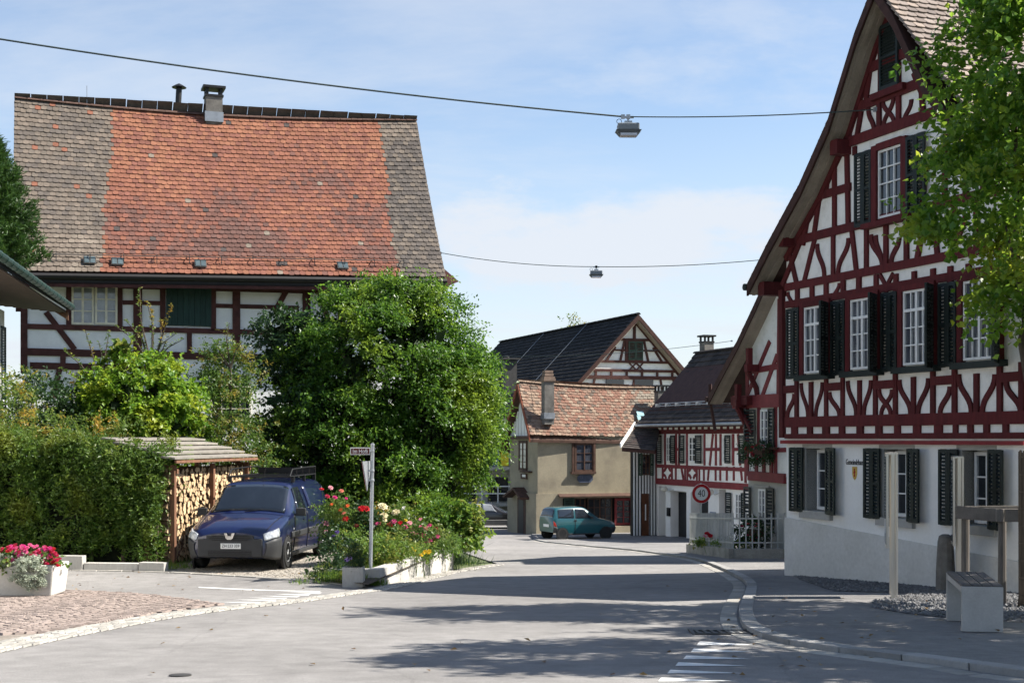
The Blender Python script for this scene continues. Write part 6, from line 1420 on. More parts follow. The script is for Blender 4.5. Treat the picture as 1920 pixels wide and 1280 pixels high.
street_tree('linden_tree', 'linden tree beyond the right edge whose shade dapples the pavement', (ox, oy, gz(ox, oy, .056)), 43, [((ox, oy, 5.0), (1.7, 1.7, 1.5)), ((ox - .5, oy + .2, 6.2), (1.4, 1.4, 1.2)), ((ox + .3, oy, 4.1), (1.3, 1.3, .8)), ((ox, oy, 7.4), (1.1, 1.1, 1.0))], 2600)
for (x, y, sd_, lb) in ((9.7, 14.8, 44, 'broad linden tree standing in the square beyond the right edge, nearest the hall'), (9.4, 11.0, 45, 'broad linden tree standing in the square beyond the right edge, nearest the camera')):
    street_tree('linden_tree', lb, (x, y, gz(x, y, .056)), sd_, [((x, y, 4.8), (2.1, 1.9, 1.6)), ((x - .9, y + .3, 4.0), (1.3, 1.4, 1.0)), ((x + .6, y - .3, 6.2), (1.5, 1.5, 1.3)), ((x - .3, y, 6.8), (1.2, 1.2, 1.0))], 3600)
# conifer at the left edge
cb = P(-38, 900, 33); cb.z = gz(cb.x, 33); cn = thing('pine_tree', cb, 'dark conifer reaching in at the upper left edge', 'tree'); g = np.random.default_rng(51)
mb = MB(); mb.tube([cb, cb + Zv * 4, cb + Zv * 10.2], [.2, .14, .02], 8); mb.build('trunk', m_trunk, cn)
br_ = MB(); Vs, Fs, k = [], [], 0
for lvl in range(20):
    h = 6.5 + lvl * .17; rad = 1.25 * (1 - (lvl / 20) ** 1.4) + .25
    for j in range(8):
        a = j * .785 + lvl * .5 + random.uniform(-.2, .2); d = np.array([math.cos(a), math.sin(a), .28]); L = rad * random.uniform(.75, 1.15); p0 = np.array(cb) + (0, 0, h); tip = p0 + d * L + (0, 0, .1)
        br_.tube([p0, p0 + d * L * .6 - np.array((0, 0, .1)), tip], [.03, .02, .006], 4)
        n = 480; s = g.uniform(.15, 1.03, n)[:, None]; Pp = p0 + d * L * s + (0, 0, -.1) * (s * (1 - s) * 4) + g.normal(0, .05, (n, 3)) + np.cross(d, (0, 0, 1)) * (g.uniform(-.22, .22, n)[:, None]) * (1.1 - s)
        T = d * .6 + g.normal(0, .5, (n, 3)) + (0, 0, .35); V, Fa = leaf_quads(Pp, unit(T), unit(g.normal(0, 1, (n, 3))), .15, .028); Vs.append(V); Fs.append(Fa + k); k += len(V)
br_.build('branches', m_trunk, cn); npmesh('needles', np.concatenate(Vs), np.concatenate(Fs), L_blue, cn)
plant('birch_tree', 'wispy treetop showing above the black barn roof', 'tree', (P(1078, 900, 118).x, 118, gz(5, 118)), [E(1078, 604, 118, 16, 14, .8), E(1070, 640, 118, 30, 25, 1.2)], 120, 6, .8, .26, .12, L_pear, 61, clump=.5, nclump=30, trunk=.12, droop=.5)
# ================================================================ GARDEN BED, WALLS, FLOWERS
m_soil = M('garden_soil', (.07, .055, .038), rough=1, var=.35, scale=6, bump=.8, bscale=60)
zg = lambda x, y: ZC - 2.38
bed = [(-3.0, 22.9), (-2.35, 22.1), (-1.45, 28.4), (-.7, 33), (-3.4, 33)]
sheet('garden_bed', bed, .0, m_soil, zf=zg)
gw = thing('garden_wall', (-2, 25, gz(-1.7, 25)), 'low concrete retaining wall with stained face along the road edge', 'wall')
w0, w1 = GP(712, 1097), GP(850, 1069); wd = (w1 - w0); wd.z = 0; WLn = wd.length; wd.normalize(); wn_ = Vector((wd.y, -wd.x, 0))
def wallp(a, b, za0, zb0, za1, zb1, name):
    pa, pb = w0 + wd * a, w0 + wd * b
    mb = MB(); mb.prism([Vector((pa.x, pa.y, za0)), Vector((pb.x, pb.y, zb0)), Vector((pb.x, pb.y, zb1)), Vector((pa.x, pa.y, za1))], -wn_ * .2); mb.build(name, m_conc, gw, bevel=.012)
hB = P(712, 1066, w0.y).z; hM = P(808, 1034, w0.y + (w1.y - w0.y) * .62).z; hE = P(850, 1027, w1.y).z
gzb = lambda a: gz(*(w0 + wd * a).xy) - .15
wallp(0, WLn * .62, gzb(0), gzb(WLn * .62), hB, hM - .03, 'low_section'); wallp(WLn * .62 + .01, WLn, gzb(WLn * .62), gzb(WLn), hM + .04, hE, 'high_section')
mb = MB(); mb.box(Vector((w0.x, w0.y, (gz(w0.x, w0.y) + hB) / 2 - .1)) - wn_ * .55 + wd * .1, (.2, .72, hB - gz(w0.x, w0.y) + .18), X=wd); mb.build('return_section', m_conc, gw, bevel=.012)
kb = thing('hedge_kerb', GP(235, 1063), 'low pale concrete kerb running along the foot of the hedge', 'kerb')
for x0, x1, y0, y1, yy in ((160, 262, 1054, 1063, 25.35), (263, 312, 1053, 1066, 25.2), (60, 158, 1040, 1060, 25.45)):
    a, b = P(x0, y0, yy), P(x1, y0, yy - .12); h = P(x0, y0, yy).z - gz(a.x, yy) + .05; mb = MB(); mb.box(((a.x + b.x) / 2, yy - .05, a.z - h / 2), (b.x - a.x, .18, h), X=(b.x - a.x, -.12, 0)); mb.build('block', m_conc, kb, bevel=.01)
# petals
pet = []
for lay, (r, n, h) in enumerate(((1.0, 7, .0), (.72, 6, .28), (.4, 5, .5))):
    for i in range(n):
        a = 2 * math.pi * (i + .5 * lay) / n; w = math.pi / n * 1.15
        pet.append([(0, 0, h * .6), (math.cos(a - w) * r * .75, math.sin(a - w) * r * .75, h + .12), (math.cos(a) * r, math.sin(a) * r, h), (math.cos(a + w) * r * .75, math.sin(a + w) * r * .75, h + .12)])
BV = np.array(pet).reshape(-1, 3); BFc = [(4 * i, 4 * i + 1, 4 * i + 2, 4 * i + 3) for i in range(len(pet))]
BL = {}
def bloom(parent, p, r, colname, face=(0, -.6, .8)):
    r *= 1.25
    cols = dict(red=(.55, .015, .02), crimson=(.42, .01, .05), pink=(.72, .13, .28), palepink=(.78, .36, .40), magenta=(.60, .03, .20), cream=(.78, .70, .45), orange=(.75, .18, .05), yellow=(.75, .55, .04), white=(.8, .78, .72), purple=(.10, .06, .22), salmon=(.70, .24, .16))
    if colname not in BL:
        me = bpy.data.meshes.new('bloom'); me.from_pydata(BV.tolist(), [], BFc); c = cols[colname]; me.materials.append(LEAF('petal_' + colname, tuple(v * .8 for v in c), c, None, trans=.3, tint=.55)); BL[colname] = me
    o = bpy.data.objects.new('bloom', BL[colname]); COL.objects.link(o); o.parent = parent; o.location = Vector(p) - WLOC[parent]; o.scale = (r, r, r * .9)
    f = Vector(face) + Vector((random.uniform(-.4, .4), random.uniform(-.3, .3), random.uniform(-.2, .3))); o.rotation_euler = f.to_track_quat('Z', 'Y').to_euler()
def bush(name, label, px, y, ells, n, mat, seed, blooms=(), ln=.07, wd_=.04, tl=.2, br=.045, clump=.1, nclump=60, up=.6, nleaf=6, zb=None, cat='flower bush'):
    b = P(px, 1000, y); b.z = zb if zb is not None else ZC - 2.38
    t = plant(name, label, cat, tuple(b), ells, n, nleaf, tl, ln, wd_, mat, seed, clump=clump, nclump=nclump, trunk=0, up=up, zmin=b.z + .02, inner=.3, fork=.2)
    if blooms:
        sm = MB()
        for x, yy, c, *r in blooms:
            rr = (r[0] if r else br); p = P(x, yy, y - .38 + random.uniform(-.12, .1)); bloom(t, p, rr, c); sm.tube([p - Zv * .005, p + Vector((random.uniform(-.05, .05), .08, -.25)), p + Vector((random.uniform(-.08, .08), .15, -.5))], .006, 4)
        sm.build('stem', MATS['leaf_garden'], t)
    return t
bush('dahlia_bush', 'tall bush with red and orange blooms right behind the van', 628, 26.2, [E(630, 985, 26.2, 30, 55, .35), E(612, 960, 26.3, 16, 35, .2), E(645, 950, 26.2, 12, 35, .2)], 420, L_grass, 71, [(603, 917, 'red'), (620, 914, 'palepink'), (614, 930, 'crimson'), (628, 932, 'magenta'), (649, 934, 'magenta', .03), (622, 945, 'orange', .035), (651, 948, 'orange'), (638, 955, 'orange'), (645, 962, 'salmon'), (648, 972, 'red', .06), (611, 981, 'palepink', .07), (640, 920, 'salmon'), (610, 996, 'palepink')])
bush('rose_bush', 'dark leaved rose bush with a red double bloom left of the sign post', 680, 26.6, [E(680, 985, 26.6, 32, 42, .4), E(690, 960, 26.5, 16, 20, .2)], 330, L_dark, 72, [(678, 953, 'red', .075), (686, 953, 'red', .075), (668, 985, 'crimson'), (707, 981, 'pink')])
bush('cream_dahlia', 'dahlia with pale cream blooms right of the sign post', 730, 27, [E(728, 985, 27, 30, 35, .35), E(755, 975, 27, 20, 28, .3), E(714, 958, 27, 10, 14, .15)], 300, L_pear, 73, [(718, 949, 'cream', .09), (742, 960, 'cream', .08), (720, 966, 'cream', .075), (757, 952, 'white', .045), (721, 974, 'cream', .05), (760, 975, 'yellow', .04)])
bush('phlox_bed', 'broad cushion of pink and red flowers above the concrete wall', 770, 27, [E(735, 1005, 26.6, 40, 26, .45), E(785, 1005, 26.8, 45, 28, .45), E(825, 1012, 27, 28, 24, .4)], 700, L_grass, 74,
     [(731, 984, 'red', .07), (738, 977, 'pink', .06), (750, 980, 'red', .05), (748, 990, 'salmon', .06), (760, 988, 'pink', .05), (772, 992, 'palepink', .06), (787, 988, 'pink', .06), (798, 990, 'pink', .07), (805, 984, 'magenta', .05), (789, 1002, 'pink', .08), (798, 1006, 'magenta', .06), (804, 1014, 'pink', .07), (810, 1010, 'magenta', .05), (818, 990, 'crimson', .04), (775, 1000, 'palepink', .05), (820, 1005, 'pink', .05), (714, 982, 'salmon', .05), (706, 981, 'pink', .05), (788, 973, 'palepink', .04), (760, 1008, 'palepink', .04), (735, 1000, 'salmon', .04), (780, 985, 'magenta', .04), (768, 980, 'palepink', .05)], clump=.09, nclump=130)
bush('purple_salvia', 'dark upright bush with faint purple heads beside the small planter box', 628, 23.6, [E(628, 1045, 23.6, 24, 48, .3), E(622, 1010, 23.6, 12, 20, .2), E(618, 1078, 23.4, 36, 14, .35)], 420, L_dark, 75, [(632, 997, 'purple', .04), (625, 1004, 'purple', .03), (655, 1046, 'purple', .05), (650, 1050, 'purple', .04)])
bush('garden_greens', 'fresh light green leafy plants filling the bed behind the sign post', 690, 24.6, [E(660, 1025, 24.8, 28, 26, .4), E(705, 1030, 24.6, 34, 26, .45), E(745, 1028, 24.8, 30, 22, .4)], 700, L_vine, 76, ln=.075, wd_=.035, nclump=120)
bush('lady_mantle', 'low plants with small yellow flowers spilling over the wall', 785, 25.8, [E(770, 1034, 25.8, 20, 12, .25), E(795, 1032, 25.8, 16, 12, .2)], 200, L_vine, 77, [(773, 1028, 'yellow', .04), (780, 1030, 'yellow', .05), (797, 1035, 'yellow', .06), (804, 1034, 'yellow', .05), (790, 1040, 'yellow', .04)], ln=.05, wd_=.03)
bush('grape_vine', 'yellow green vine tumbling down at the far end of the garden wall', 880, 30, [E(872, 965, 30, 20, 28, .35), E(884, 1005, 29.8, 12, 30, .3), E(866, 1037, 29.6, 20, 18, .3), E(856, 990, 30, 24, 30, .4)], 620, L_vine, 78, ln=.12, wd_=.1, clump=.12, nclump=110, cat='vine')
bush('currant_bush', 'darker green bush between the pink flowers and the vine', 835, 29.5, [E(830, 975, 30, 34, 40, .6), E(800, 960, 30.5, 40, 35, .6), E(835, 1015, 28.6, 22, 20, .3)], 520, L_horn, 79, ln=.085, wd_=.055, clump=.13, nclump=100, cat='bush')
# strap leaves hanging over the wall
g = np.random.default_rng(88); ir = thing('daylily', P(825, 1025, 27.4), 'clump of strap leaves hanging over the garden wall', 'plant'); Vs = MB()
for k in range(70):
    b = P(random.uniform(800, 842), random.uniform(1010, 1020), 27.3 + random.uniform(-.2, .3)); a = random.uniform(-1.6, 1.6); L = random.uniform(.25, .5); d = Vector((math.sin(a), -abs(math.cos(a)), 0)); pts = [b, b + d * L * .4 + Zv * .14, b + d * L * .8 + Zv * .05, b + d * L - Zv * .2]
    sd_ = d.cross(Zv) * .016; Vs.add([p + sd_ * (1 - i * .28) for i, p in enumerate(pts)] + [p - sd_ * (1 - i * .28) for i, p in enumerate(pts)], [(i, i + 1, i + 5, i + 4) for i in range(3)])
Vs.build('leaves', L_vine, ir)
# grass and weeds (nobody could count them)
def grass(name, spots, mat, label, h0=.06, h1=.18, parent=None):
    g = np.random.default_rng(99); Vs = []; Fs = []; k = 0
    for (x, y, z, n, r) in spots:
        Pp = np.stack([x + g.normal(0, r, n), y + g.normal(0, r, n), np.full(n, z)], 1); T = unit(g.normal(0, .45, (n, 3)) + (0, 0, 1.2)); V, Fa = leaf_quads(Pp, T, unit(g.normal(0, 1, (n, 3)) * (1, 1, .2)), g.uniform(h0, h1, n), .014, .05); Vs.append(V); Fs.append(Fa + k); k += len(V)
    tag(npmesh(name, np.concatenate(Vs), np.concatenate(Fs), mat), label, 'grass', kind='stuff')
sp = [(random.uniform(-3.1, -2.75), random.uniform(22.9, 25.5), ZC - 2.38, 90, .12) for _ in range(34)] + [(-2.2 + (yy_ - 21.9) * .148 - random.uniform(.45, 1.0), yy_, ZC - 2.38, 90, .1) for yy_ in np.linspace(22.8, 28, 36)] + [(random.uniform(-3.6, -2.9), random.uniform(22.5, 27), gz(-3.3, 24), 30, .08) for _ in range(26)]
for x, y in ((325, 1062), (335, 1056), (318, 1068), (345, 1066), (640, 1094), (700, 1097), (708, 1098), (685, 1096), (866, 1060), (880, 1058), (870, 1050), (300, 1064)): q = GP(x, y); sp.append((q.x, q.y, q.z, 70, .09))
grass('grass', sp, L_vine, 'grass and weeds growing in the bed and along the edging')
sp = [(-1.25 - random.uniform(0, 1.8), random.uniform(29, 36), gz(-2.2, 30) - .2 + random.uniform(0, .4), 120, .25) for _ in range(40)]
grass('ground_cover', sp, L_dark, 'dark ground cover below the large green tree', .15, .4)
# small planter box with clipped conifer
bx_ = P(663, 1092, 22.6); pb = thing('planter_box', (bx_.x, bx_.y, gz(bx_.x, bx_.y)), 'small grey concrete planter box at the foot of the sign post', 'planter'); z0 = gz(bx_.x, bx_.y)
mb = MB()
for a, b, c, d in ((0, -.15, .34, .03), (0, .15, .34, .03), (-.155, 0, .03, .27), (.155, 0, .03, .27)): mb.box((bx_.x + a, bx_.y + b, z0 + .17), (c, d, .34))
mb.build('box', m_conc, pb); mb = MB(); mb.box((bx_.x, bx_.y, z0 + .12), (.28, .27, .24)); mb.build('soil', m_soil, pb)
plant('dwarf_conifer', 'small dark conifer growing in the grey planter box', 'shrub', (bx_.x, bx_.y, z0 + .24), [((bx_.x + .02, bx_.y, z0 + .45), (.14, .14, .18)), ((bx_.x + .02, bx_.y, z0 + .62), (.09, .09, .14))], 500, 5, .08, .04, .012, L_dark, 91, clump=.035, nclump=70, trunk=.01)
# ================================================================ BIG PLANTER AT THE LEFT
pc = GP(40, 1120); px0, px1 = P(-60, 1100, pc.y).x, P(100, 1100, pc.y).x; pz = gz(pc.x, pc.y, .01); H = .47
pt_ = thing('concrete_planter', (pc.x, pc.y + .3, pz), 'large pale concrete planter trough at the left edge', 'planter')
def trough(x0, x1, y0, y1, z0, z1, t, taper):
    mb = MB(); o0 = [(x0 + taper, y0 + taper), (x1 - taper, y0 + taper), (x1 - taper, y1 - taper), (x0 + taper, y1 - taper)]; o1 = [(x0, y0), (x1, y0), (x1, y1), (x0, y1)]; i1 = [(x0 + t, y0 + t), (x1 - t, y0 + t), (x1 - t, y1 - t), (x0 + t, y1 - t)]
    vs = [(*p, z0) for p in o0] + [(*p, z1) for p in o1] + [(*p, z1) for p in i1] + [(*p, z1 - .12) for p in i1]
    fs = [(3, 2, 1, 0)] + [(i, (i + 1) % 4, 4 + (i + 1) % 4, 4 + i) for i in range(4)] + [(4 + i, 4 + (i + 1) % 4, 8 + (i + 1) % 4, 8 + i) for i in range(4)] + [(8 + i, 8 + (i + 1) % 4, 12 + (i + 1) % 4, 12 + i) for i in range(4)] + [(12, 13, 14, 15)]
    return mb.add(vs, fs)
m_pl = M('planter_concrete', (.50, .48, .44), rough=.9, var=.12, scale=3, bump=.2, bscale=70)
trough(px0, px1, pc.y, pc.y + .75, pz, pz + H, .06, .05).build('trough', m_pl, pt_, bevel=.025)
yb = pc.y + .25
def PP(x, y): return P(x, y, yb)
fl = plant('geraniums', 'mass of pink and red geraniums in the large planter', 'flowers', (pc.x, yb, pz + H - .1), [E(40, 1052, yb, 70, 18, .25), E(-10, 1050, yb, 40, 18, .25), E(85, 1058, yb, 28, 14, .2)], 420, 6, .12, .06, .055, L_grass, 95, clump=.05, nclump=90, trunk=.01, zmin=pz + H - .06)
g = random.Random(3)
for k in range(120):
    x = g.uniform(-20, 112); t = (x - 45) / 70; y = 1030 + 14 * t * t + g.uniform(-10, 22)
    c = g.choice(['magenta', 'pink', 'pink', 'crimson'] if 20 < x < 95 and y < 1052 else ['crimson', 'red', 'crimson']); bloom(fl, P(x, y, yb - .12 + g.uniform(-.15, .2)), g.uniform(.024, .04), c)
sv = plant('silver_leaf_plant', 'silvery trailing foliage hanging over the planter rim', 'plant', (P(55, 1070, pc.y).x, pc.y + .05, pz + H), [E(55, 1072, pc.y - .1, 33, 30, .16), E(52, 1055, pc.y + .1, 26, 16, .15), E(10, 1050, pc.y + .1, 16, 10, .1)], 1500, 6, .07, .03, .02, L_silver, 96, clump=.025, nclump=150, trunk=0, zmin=pz + .05, up=.5)
# ================================================================ SIGNS, WIRES, LAMPS
m_galv = M('galvanised', (.36, .38, .40), rough=.45, var=.12, scale=7, metal=.55)
m_signb = M('sign_brown', (.11, .028, .022), rough=.45, var=.1); m_signw = M('sign_white', (.72, .72, .70), rough=.45, var=.05)
sb0 = GP(694, 1091); sp_ = thing('street_sign', sb0, 'grey pole with brown street name plate at the garden corner', 'sign'); top = P(698.5, 836, sb0.y)
mb = MB(); mb.tube([sb0 - Zv * .1, top], .033, 10); mb.lathe(top, [(.034, 0), (.036, .01), (.036, .04), (.01, .05)], 10); mb.build('pole', m_galv, sp_)
def plate(c, w, h, X, name, m1, m2, parent, brd=.012, t=.012):
    X = Vector(X).normalized(); Y = Zv.cross(X); mb = MB(); mb.box(c, (w, t, h), X=X, Y=Y); p = mb.build(name, m2, parent, bevel=.003); mb = MB(); mb.box(Vector(c) - Y * (t / 2 + .001), (w - 2 * brd, .003, h - 2 * brd), X=X, Y=Y); mb.build('face', m1, p); return p, Y
c = P(675.5, 845.5, sb0.y - .04); npl, Yn = plate(c, .345, .125, (1, .05, 0), 'name_plate', m_signb, m_signw, sp_)
text('lettering', 'Im Höfli', .105, c - Yn * .011 - Zv * .003, (1, .05, 0), Zv, m_signw, npl, ext=.0015, sx=.78)
for z in (845, 882, 900):
    mb = MB(); q = P(697.5, z, sb0.y); mb.lathe(q - Zv * .02, [(.036, 0), (.042, .005), (.042, .035), (.036, .04)], 10); mb.box(q + Vector((-.05, -.01, 0)), (.1, .05, .03)); mb.build('bracket', m_galv, sp_)
q = P(689, 892, sb0.y - .05); Xs = Vector((.16, 1, 0)).normalized(); mb = MB()
tri = [(-.3, .26), (.3, .26), (0, -.26)]; nn_ = Vector((-1, .16, 0)).normalized(); mb.prism([q + Xs * a + Zv * b for a, b in tri], nn_ * .02); yl = mb.build('give_way_plate', m_galv, sp_)
mb = MB(); mb.prism([q + Xs * a * .97 + Zv * b * .97 + nn_ * .021 for a, b in tri], nn_ * .004); mb.build('red_border', M('sign_red', (.42, .012, .015), rough=.4, var=.05), yl); mb = MB(); mb.prism([q + Xs * a * .7 + Zv * (b * .7 + .03) + nn_ * .026 for a, b in tri], nn_ * .003); mb.build('white_field', m_signw, yl)
m_sred = MATS['sign_red']
s4 = thing('speed_sign', (P(1318, 1000, 40).x, 40, gz(5.6, 40, .05)), 'round red bordered 40 speed limit sign behind the fence', 'sign'); c4_ = P(1315, 925, 39.9); X4 = Vector((.99, .1, 0)).normalized(); N4 = Vector((.1, -.99, 0)).normalized()
mb = MB(); mb.tube([(c4_.x, 40, gz(5.6, 40)), (c4_.x, 40, c4_.z + .3)], .03, 8); mb.build('pole', m_galv, s4)
mb = MB(); mb.lathe(c4_ - N4 * .01, [(.288, 0), (.288, .02)], 32, Z=N4); dk = mb.build('plate', m_signw, s4)
mb = MB(); mb.lathe(c4_ + N4 * .011, [(.278, 0), (.278, .004)], 32, Z=N4); mb.build('red_ring', m_sred, dk); mb = MB(); mb.lathe(c4_ + N4 * .016, [(.195, 0), (.195, .003)], 32, Z=N4); mb.build('white_field', m_signw, dk)
text('numerals', '40', .29, c4_ + N4 * .021, X4, Zv, m_ink, dk, ext=.0015, sx=.78)
m_wire = M('cable', (.03, .045, .045), rough=.6, var=.1)
def wire(name, label, pts, r, sag, n=14, attach=True):
    A_, B_ = Vector(pts[0]), Vector(pts[1]); t = thing(name, A_, label, 'cable'); q = [A_ + (B_ - A_) * (i / n) - Zv * (sag * 4 * (i / n) * (1 - i / n)) for i in range(n + 1)]; mb = MB(); mb.tube(q, r, 5); mb.build('cable', m_wire, t)
    for q_ in (A_, B_): mb = MB(); mb.box(q_, (.07, .07, .07)); mb.build('anchor', m_galv, t)
def lantern(label, c, sc, X):
    X = Vector(X).normalized(); Y = Zv.cross(X); t = thing('street_lantern', c, label, 'lantern', 'lanterns hung over the road'); c = Vector(c)
    def bx3(mb, dx, dz, w, h, d): mb.box(c + X * dx * sc + Zv * dz * sc, (w * sc, d * sc, h * sc), X=X, Y=Y)
    mb = MB(); bx3(mb, 0, -.20, .40, .13, .26); mb.build('housing', M('lantern_grey', (.19, .21, .225), rough=.5, var=.12), t, bevel=.02 * sc)
    mb = MB(); vs = [c + X * (a * sc) + Y * (b * sc) + Zv * (d * sc) for a, b, d in ((-.235, -.15, -.265), (.235, -.15, -.265), (.235, .15, -.265), (-.235, .15, -.265), (-.165, -.1, -.355), (.165, -.1, -.355), (.165, .1, -.355), (-.165, .1, -.355))]
    mb.add(vs, [(0, 3, 2, 1), (4, 5, 6, 7), (0, 1, 5, 4), (1, 2, 6, 5), (2, 3, 7, 6), (3, 0, 4, 7)]); mb.build('reflector', M('lantern_dark', (.09, .10, .11), rough=.5, var=.12), t)
    mb = MB(); bx3(mb, 0, -.335, .31, .06, .235); mb.build('glass', M('lantern_glass', (.45, .47, .52), rough=.15, var=.1, spec=.7), t)
    mb = MB(); mb.tube([c - Zv * .13 * sc, c - Zv * .02 * sc], .02 * sc, 6); mb.box(c - Zv * .1 * sc, (.14 * sc, .06 * sc, .04 * sc), X=X); mb.box(c - Zv * .01 * sc, (.2 * sc, .05 * sc, .035 * sc), X=X); mb.build('hanger', m_galv, t)
    mb = MB(); n = 14; q = c + X * (-.17 * sc) - Zv * .09 * sc; mb.tube([q + X * (.045 * sc * math.cos(2 * math.pi * i / n)) + Zv * (.045 * sc * math.sin(2 * math.pi * i / n)) for i in range(n + 1)], .006 * sc, 5, cap=False); mb.build('cable_loop', m_wire, t)
l1 = P(1178, 219, 25.2); ge = gf.px(1646, 206); wend = gf.pt(ge[0], ge[1], .05)
wire('near_cable', 'nearer cable running from the hall gable to the lantern over the road', (l1, wend), .011, .05); wl0 = P(-160, 48, 23.0)
wire('thick_cable', 'thick cable crossing the sky from upper left to the nearer lantern', (wl0, l1 + Vector((-.1, 0, 0))), .017, .12, 20)
lantern('grey box lantern hanging on the nearer cable', l1, 1.0, (1, .02, 0))
l2 = P(1118, 500, 45.2); wire('far_cable', 'thin far cable from the farmhouse roof to the hanging lantern', (P(826, 474, 45.5), l2), .013, .12); wire('far_cable', 'thin far cable from the hanging lantern to the hall roof', (l2, P(1440, 486, 44)), .013, .08)
lantern('small grey lantern hanging on the far cable', l2, 1.0, (1, 0, 0))
wire('overhead_line', 'thin overhead line passing in front of the barn roof', (P(930, 667, 70), P(1372, 639, 62)), .012, .25)
# ================================================================ PAVEMENT FURNITURE ON THE RIGHT
m_steel = M('brushed_steel', (.56, .52, .46), rough=.35, var=.12, scale=3, metal=.75, stretch=(8, 8, .3))
m_sglass = M('display_glass', (.10, .12, .13), rough=.08, var=.2, spec=.8)
def stele(label, b, ang, h=2.05):
    b = Vector((b[0], b[1], gz(b[0], b[1], .055))); d = Vector((math.sin(ang), math.cos(ang), 0)); s_ = Vector((d.y, -d.x, 0)); t = thing('information_stele', b, label, 'information board', 'steel information boards on the pavement')
    for k, o in enumerate((0, .5)):
        mb = MB(); c = b + d * o; mb.box(c + Zv * h / 2, (.055, .055, h), X=s_, Y=d); mb.box(c + s_ * .052 + Zv * h / 2, (.03, .05, h), X=s_, Y=d); mb.build('post', m_steel, t, bevel=.006)
    mb = MB(); mb.box(b + d * .25 - s_ * .075 + Zv * (h * .67), (.03, .66, h * .65), X=s_, Y=d); fr = mb.build('display_frame', m_steel, t); mb = MB(); mb.box(b + d * .25 - s_ * .094 + Zv * (h * .67), (.006, .58, h * .6), X=s_, Y=d); mb.build('display_glass', m_sglass, fr)
    mb = MB(); mb.box(b + d * .25 + Zv * (h - .02), (.12, .56, .03), X=s_, Y=d); mb.build('cap', m_steel, t)
q1 = GP(1674, 1121, .055); stele('steel information board standing left of the bench in the sunlit strip', q1, .235)
q2 = Vector((6.70, 20.3, 0)); stele('steel information board standing directly behind the bench', q2, .27)
bn0 = GP(1842, 1184, .055); be = Vector((.21, 1, 0)).normalized(); bs_ = Vector((be.y, -be.x, 0)); bn = thing('bench', bn0, 'cube shaped bench with pale metal ends and dark wooden slats', 'bench')
m_alu = M('bench_metal', (.42, .40, .37), rough=.55, var=.12, scale=4, bump=.05, metal=.3); m_slat = M('bench_slat', (.10, .09, .085), rough=.7, var=.25, scale=5, objvar=.15)
for o in (0.02, 1.42): mb = MB(); q = bn0 + be * o; q.z = gz(q.x, q.y, .055); zt_ = bn0.z + .455; mb.box((q.x, q.y, (q.z + zt_) / 2), (.40, .05, zt_ - q.z), X=bs_, Y=be); mb.build('end_panel', m_alu, bn, bevel=.006)
for k in range(4): mb = MB(); mb.box(bn0 + be * .72 + bs_ * (-.15 + k * .1) + Zv * .455, (.09, 1.44, .03), X=bs_, Y=be); mb.build('slat', m_slat, bn, bevel=.004)
for s in (-1, 1): mb = MB(); mb.box(bn0 + be * .72 + bs_ * (s * .185) + Zv * .415, (.02, 1.34, .06), X=bs_, Y=be); mb.build('side_rail', m_alu, bn)
tg = thing('tree_guard', (6.35, 18.2, gz(6.35, 18.2, .055)), 'wooden tree guard of round posts and planks around the linden trunk', 'tree guard')
m_pole = M('round_pole', (.12, .105, .09), rough=.9, var=.25, scale=6, stretch=(3, 3, .4)); m_plank = M('grey_plank', (.14, .125, .11), rough=.9, var=.25, scale=4, objvar=.2)
gp = [(6.14, 18.35), (6.42, 17.75), (7.35, 17.7), (7.1, 18.5)]; zt_ = ZC - .9
for x, y in gp: mb = MB(); mb.tube([(x, y, gz(x, y)), (x + .005, y, zt_ - .02)], [.055, .05], 10); mb.build('post', m_pole, tg)
for (a, b), o in (((gp[0], gp[1]), -.07), ((gp[1], gp[2]), -.07), ((gp[3], gp[0]), -.07)):
    A_, B_ = Vector((*a, 0)), Vector((*b, 0)); d = (B_ - A_).normalized(); nn = Vector((d.y, -d.x, 0)); mb = MB(); c = (A_ + B_) / 2 + nn * .07; mb.box((c.x, c.y, zt_ - .1), ((B_ - A_).length + .2, .03, .17), X=d); mb.build('plank', m_plank, tg, bevel=.005)
bo = Vector((6.72, 21.0, 0)); bo.z = gz(bo.x, bo.y, .055); bd = thing('stone_bollard', bo, 'tapered stone bollard against the plinth of the hall', 'bollard'); mb = MB(); mb.lathe(bo, [(.15, -.05), (.145, .3), (.12, .75), (.10, .84), (.05, .87)], 10); mb.build('shaft', M('bollard_stone', (.15, .14, .125), rough=.95, var=.25, scale=8, bump=.4), bd)
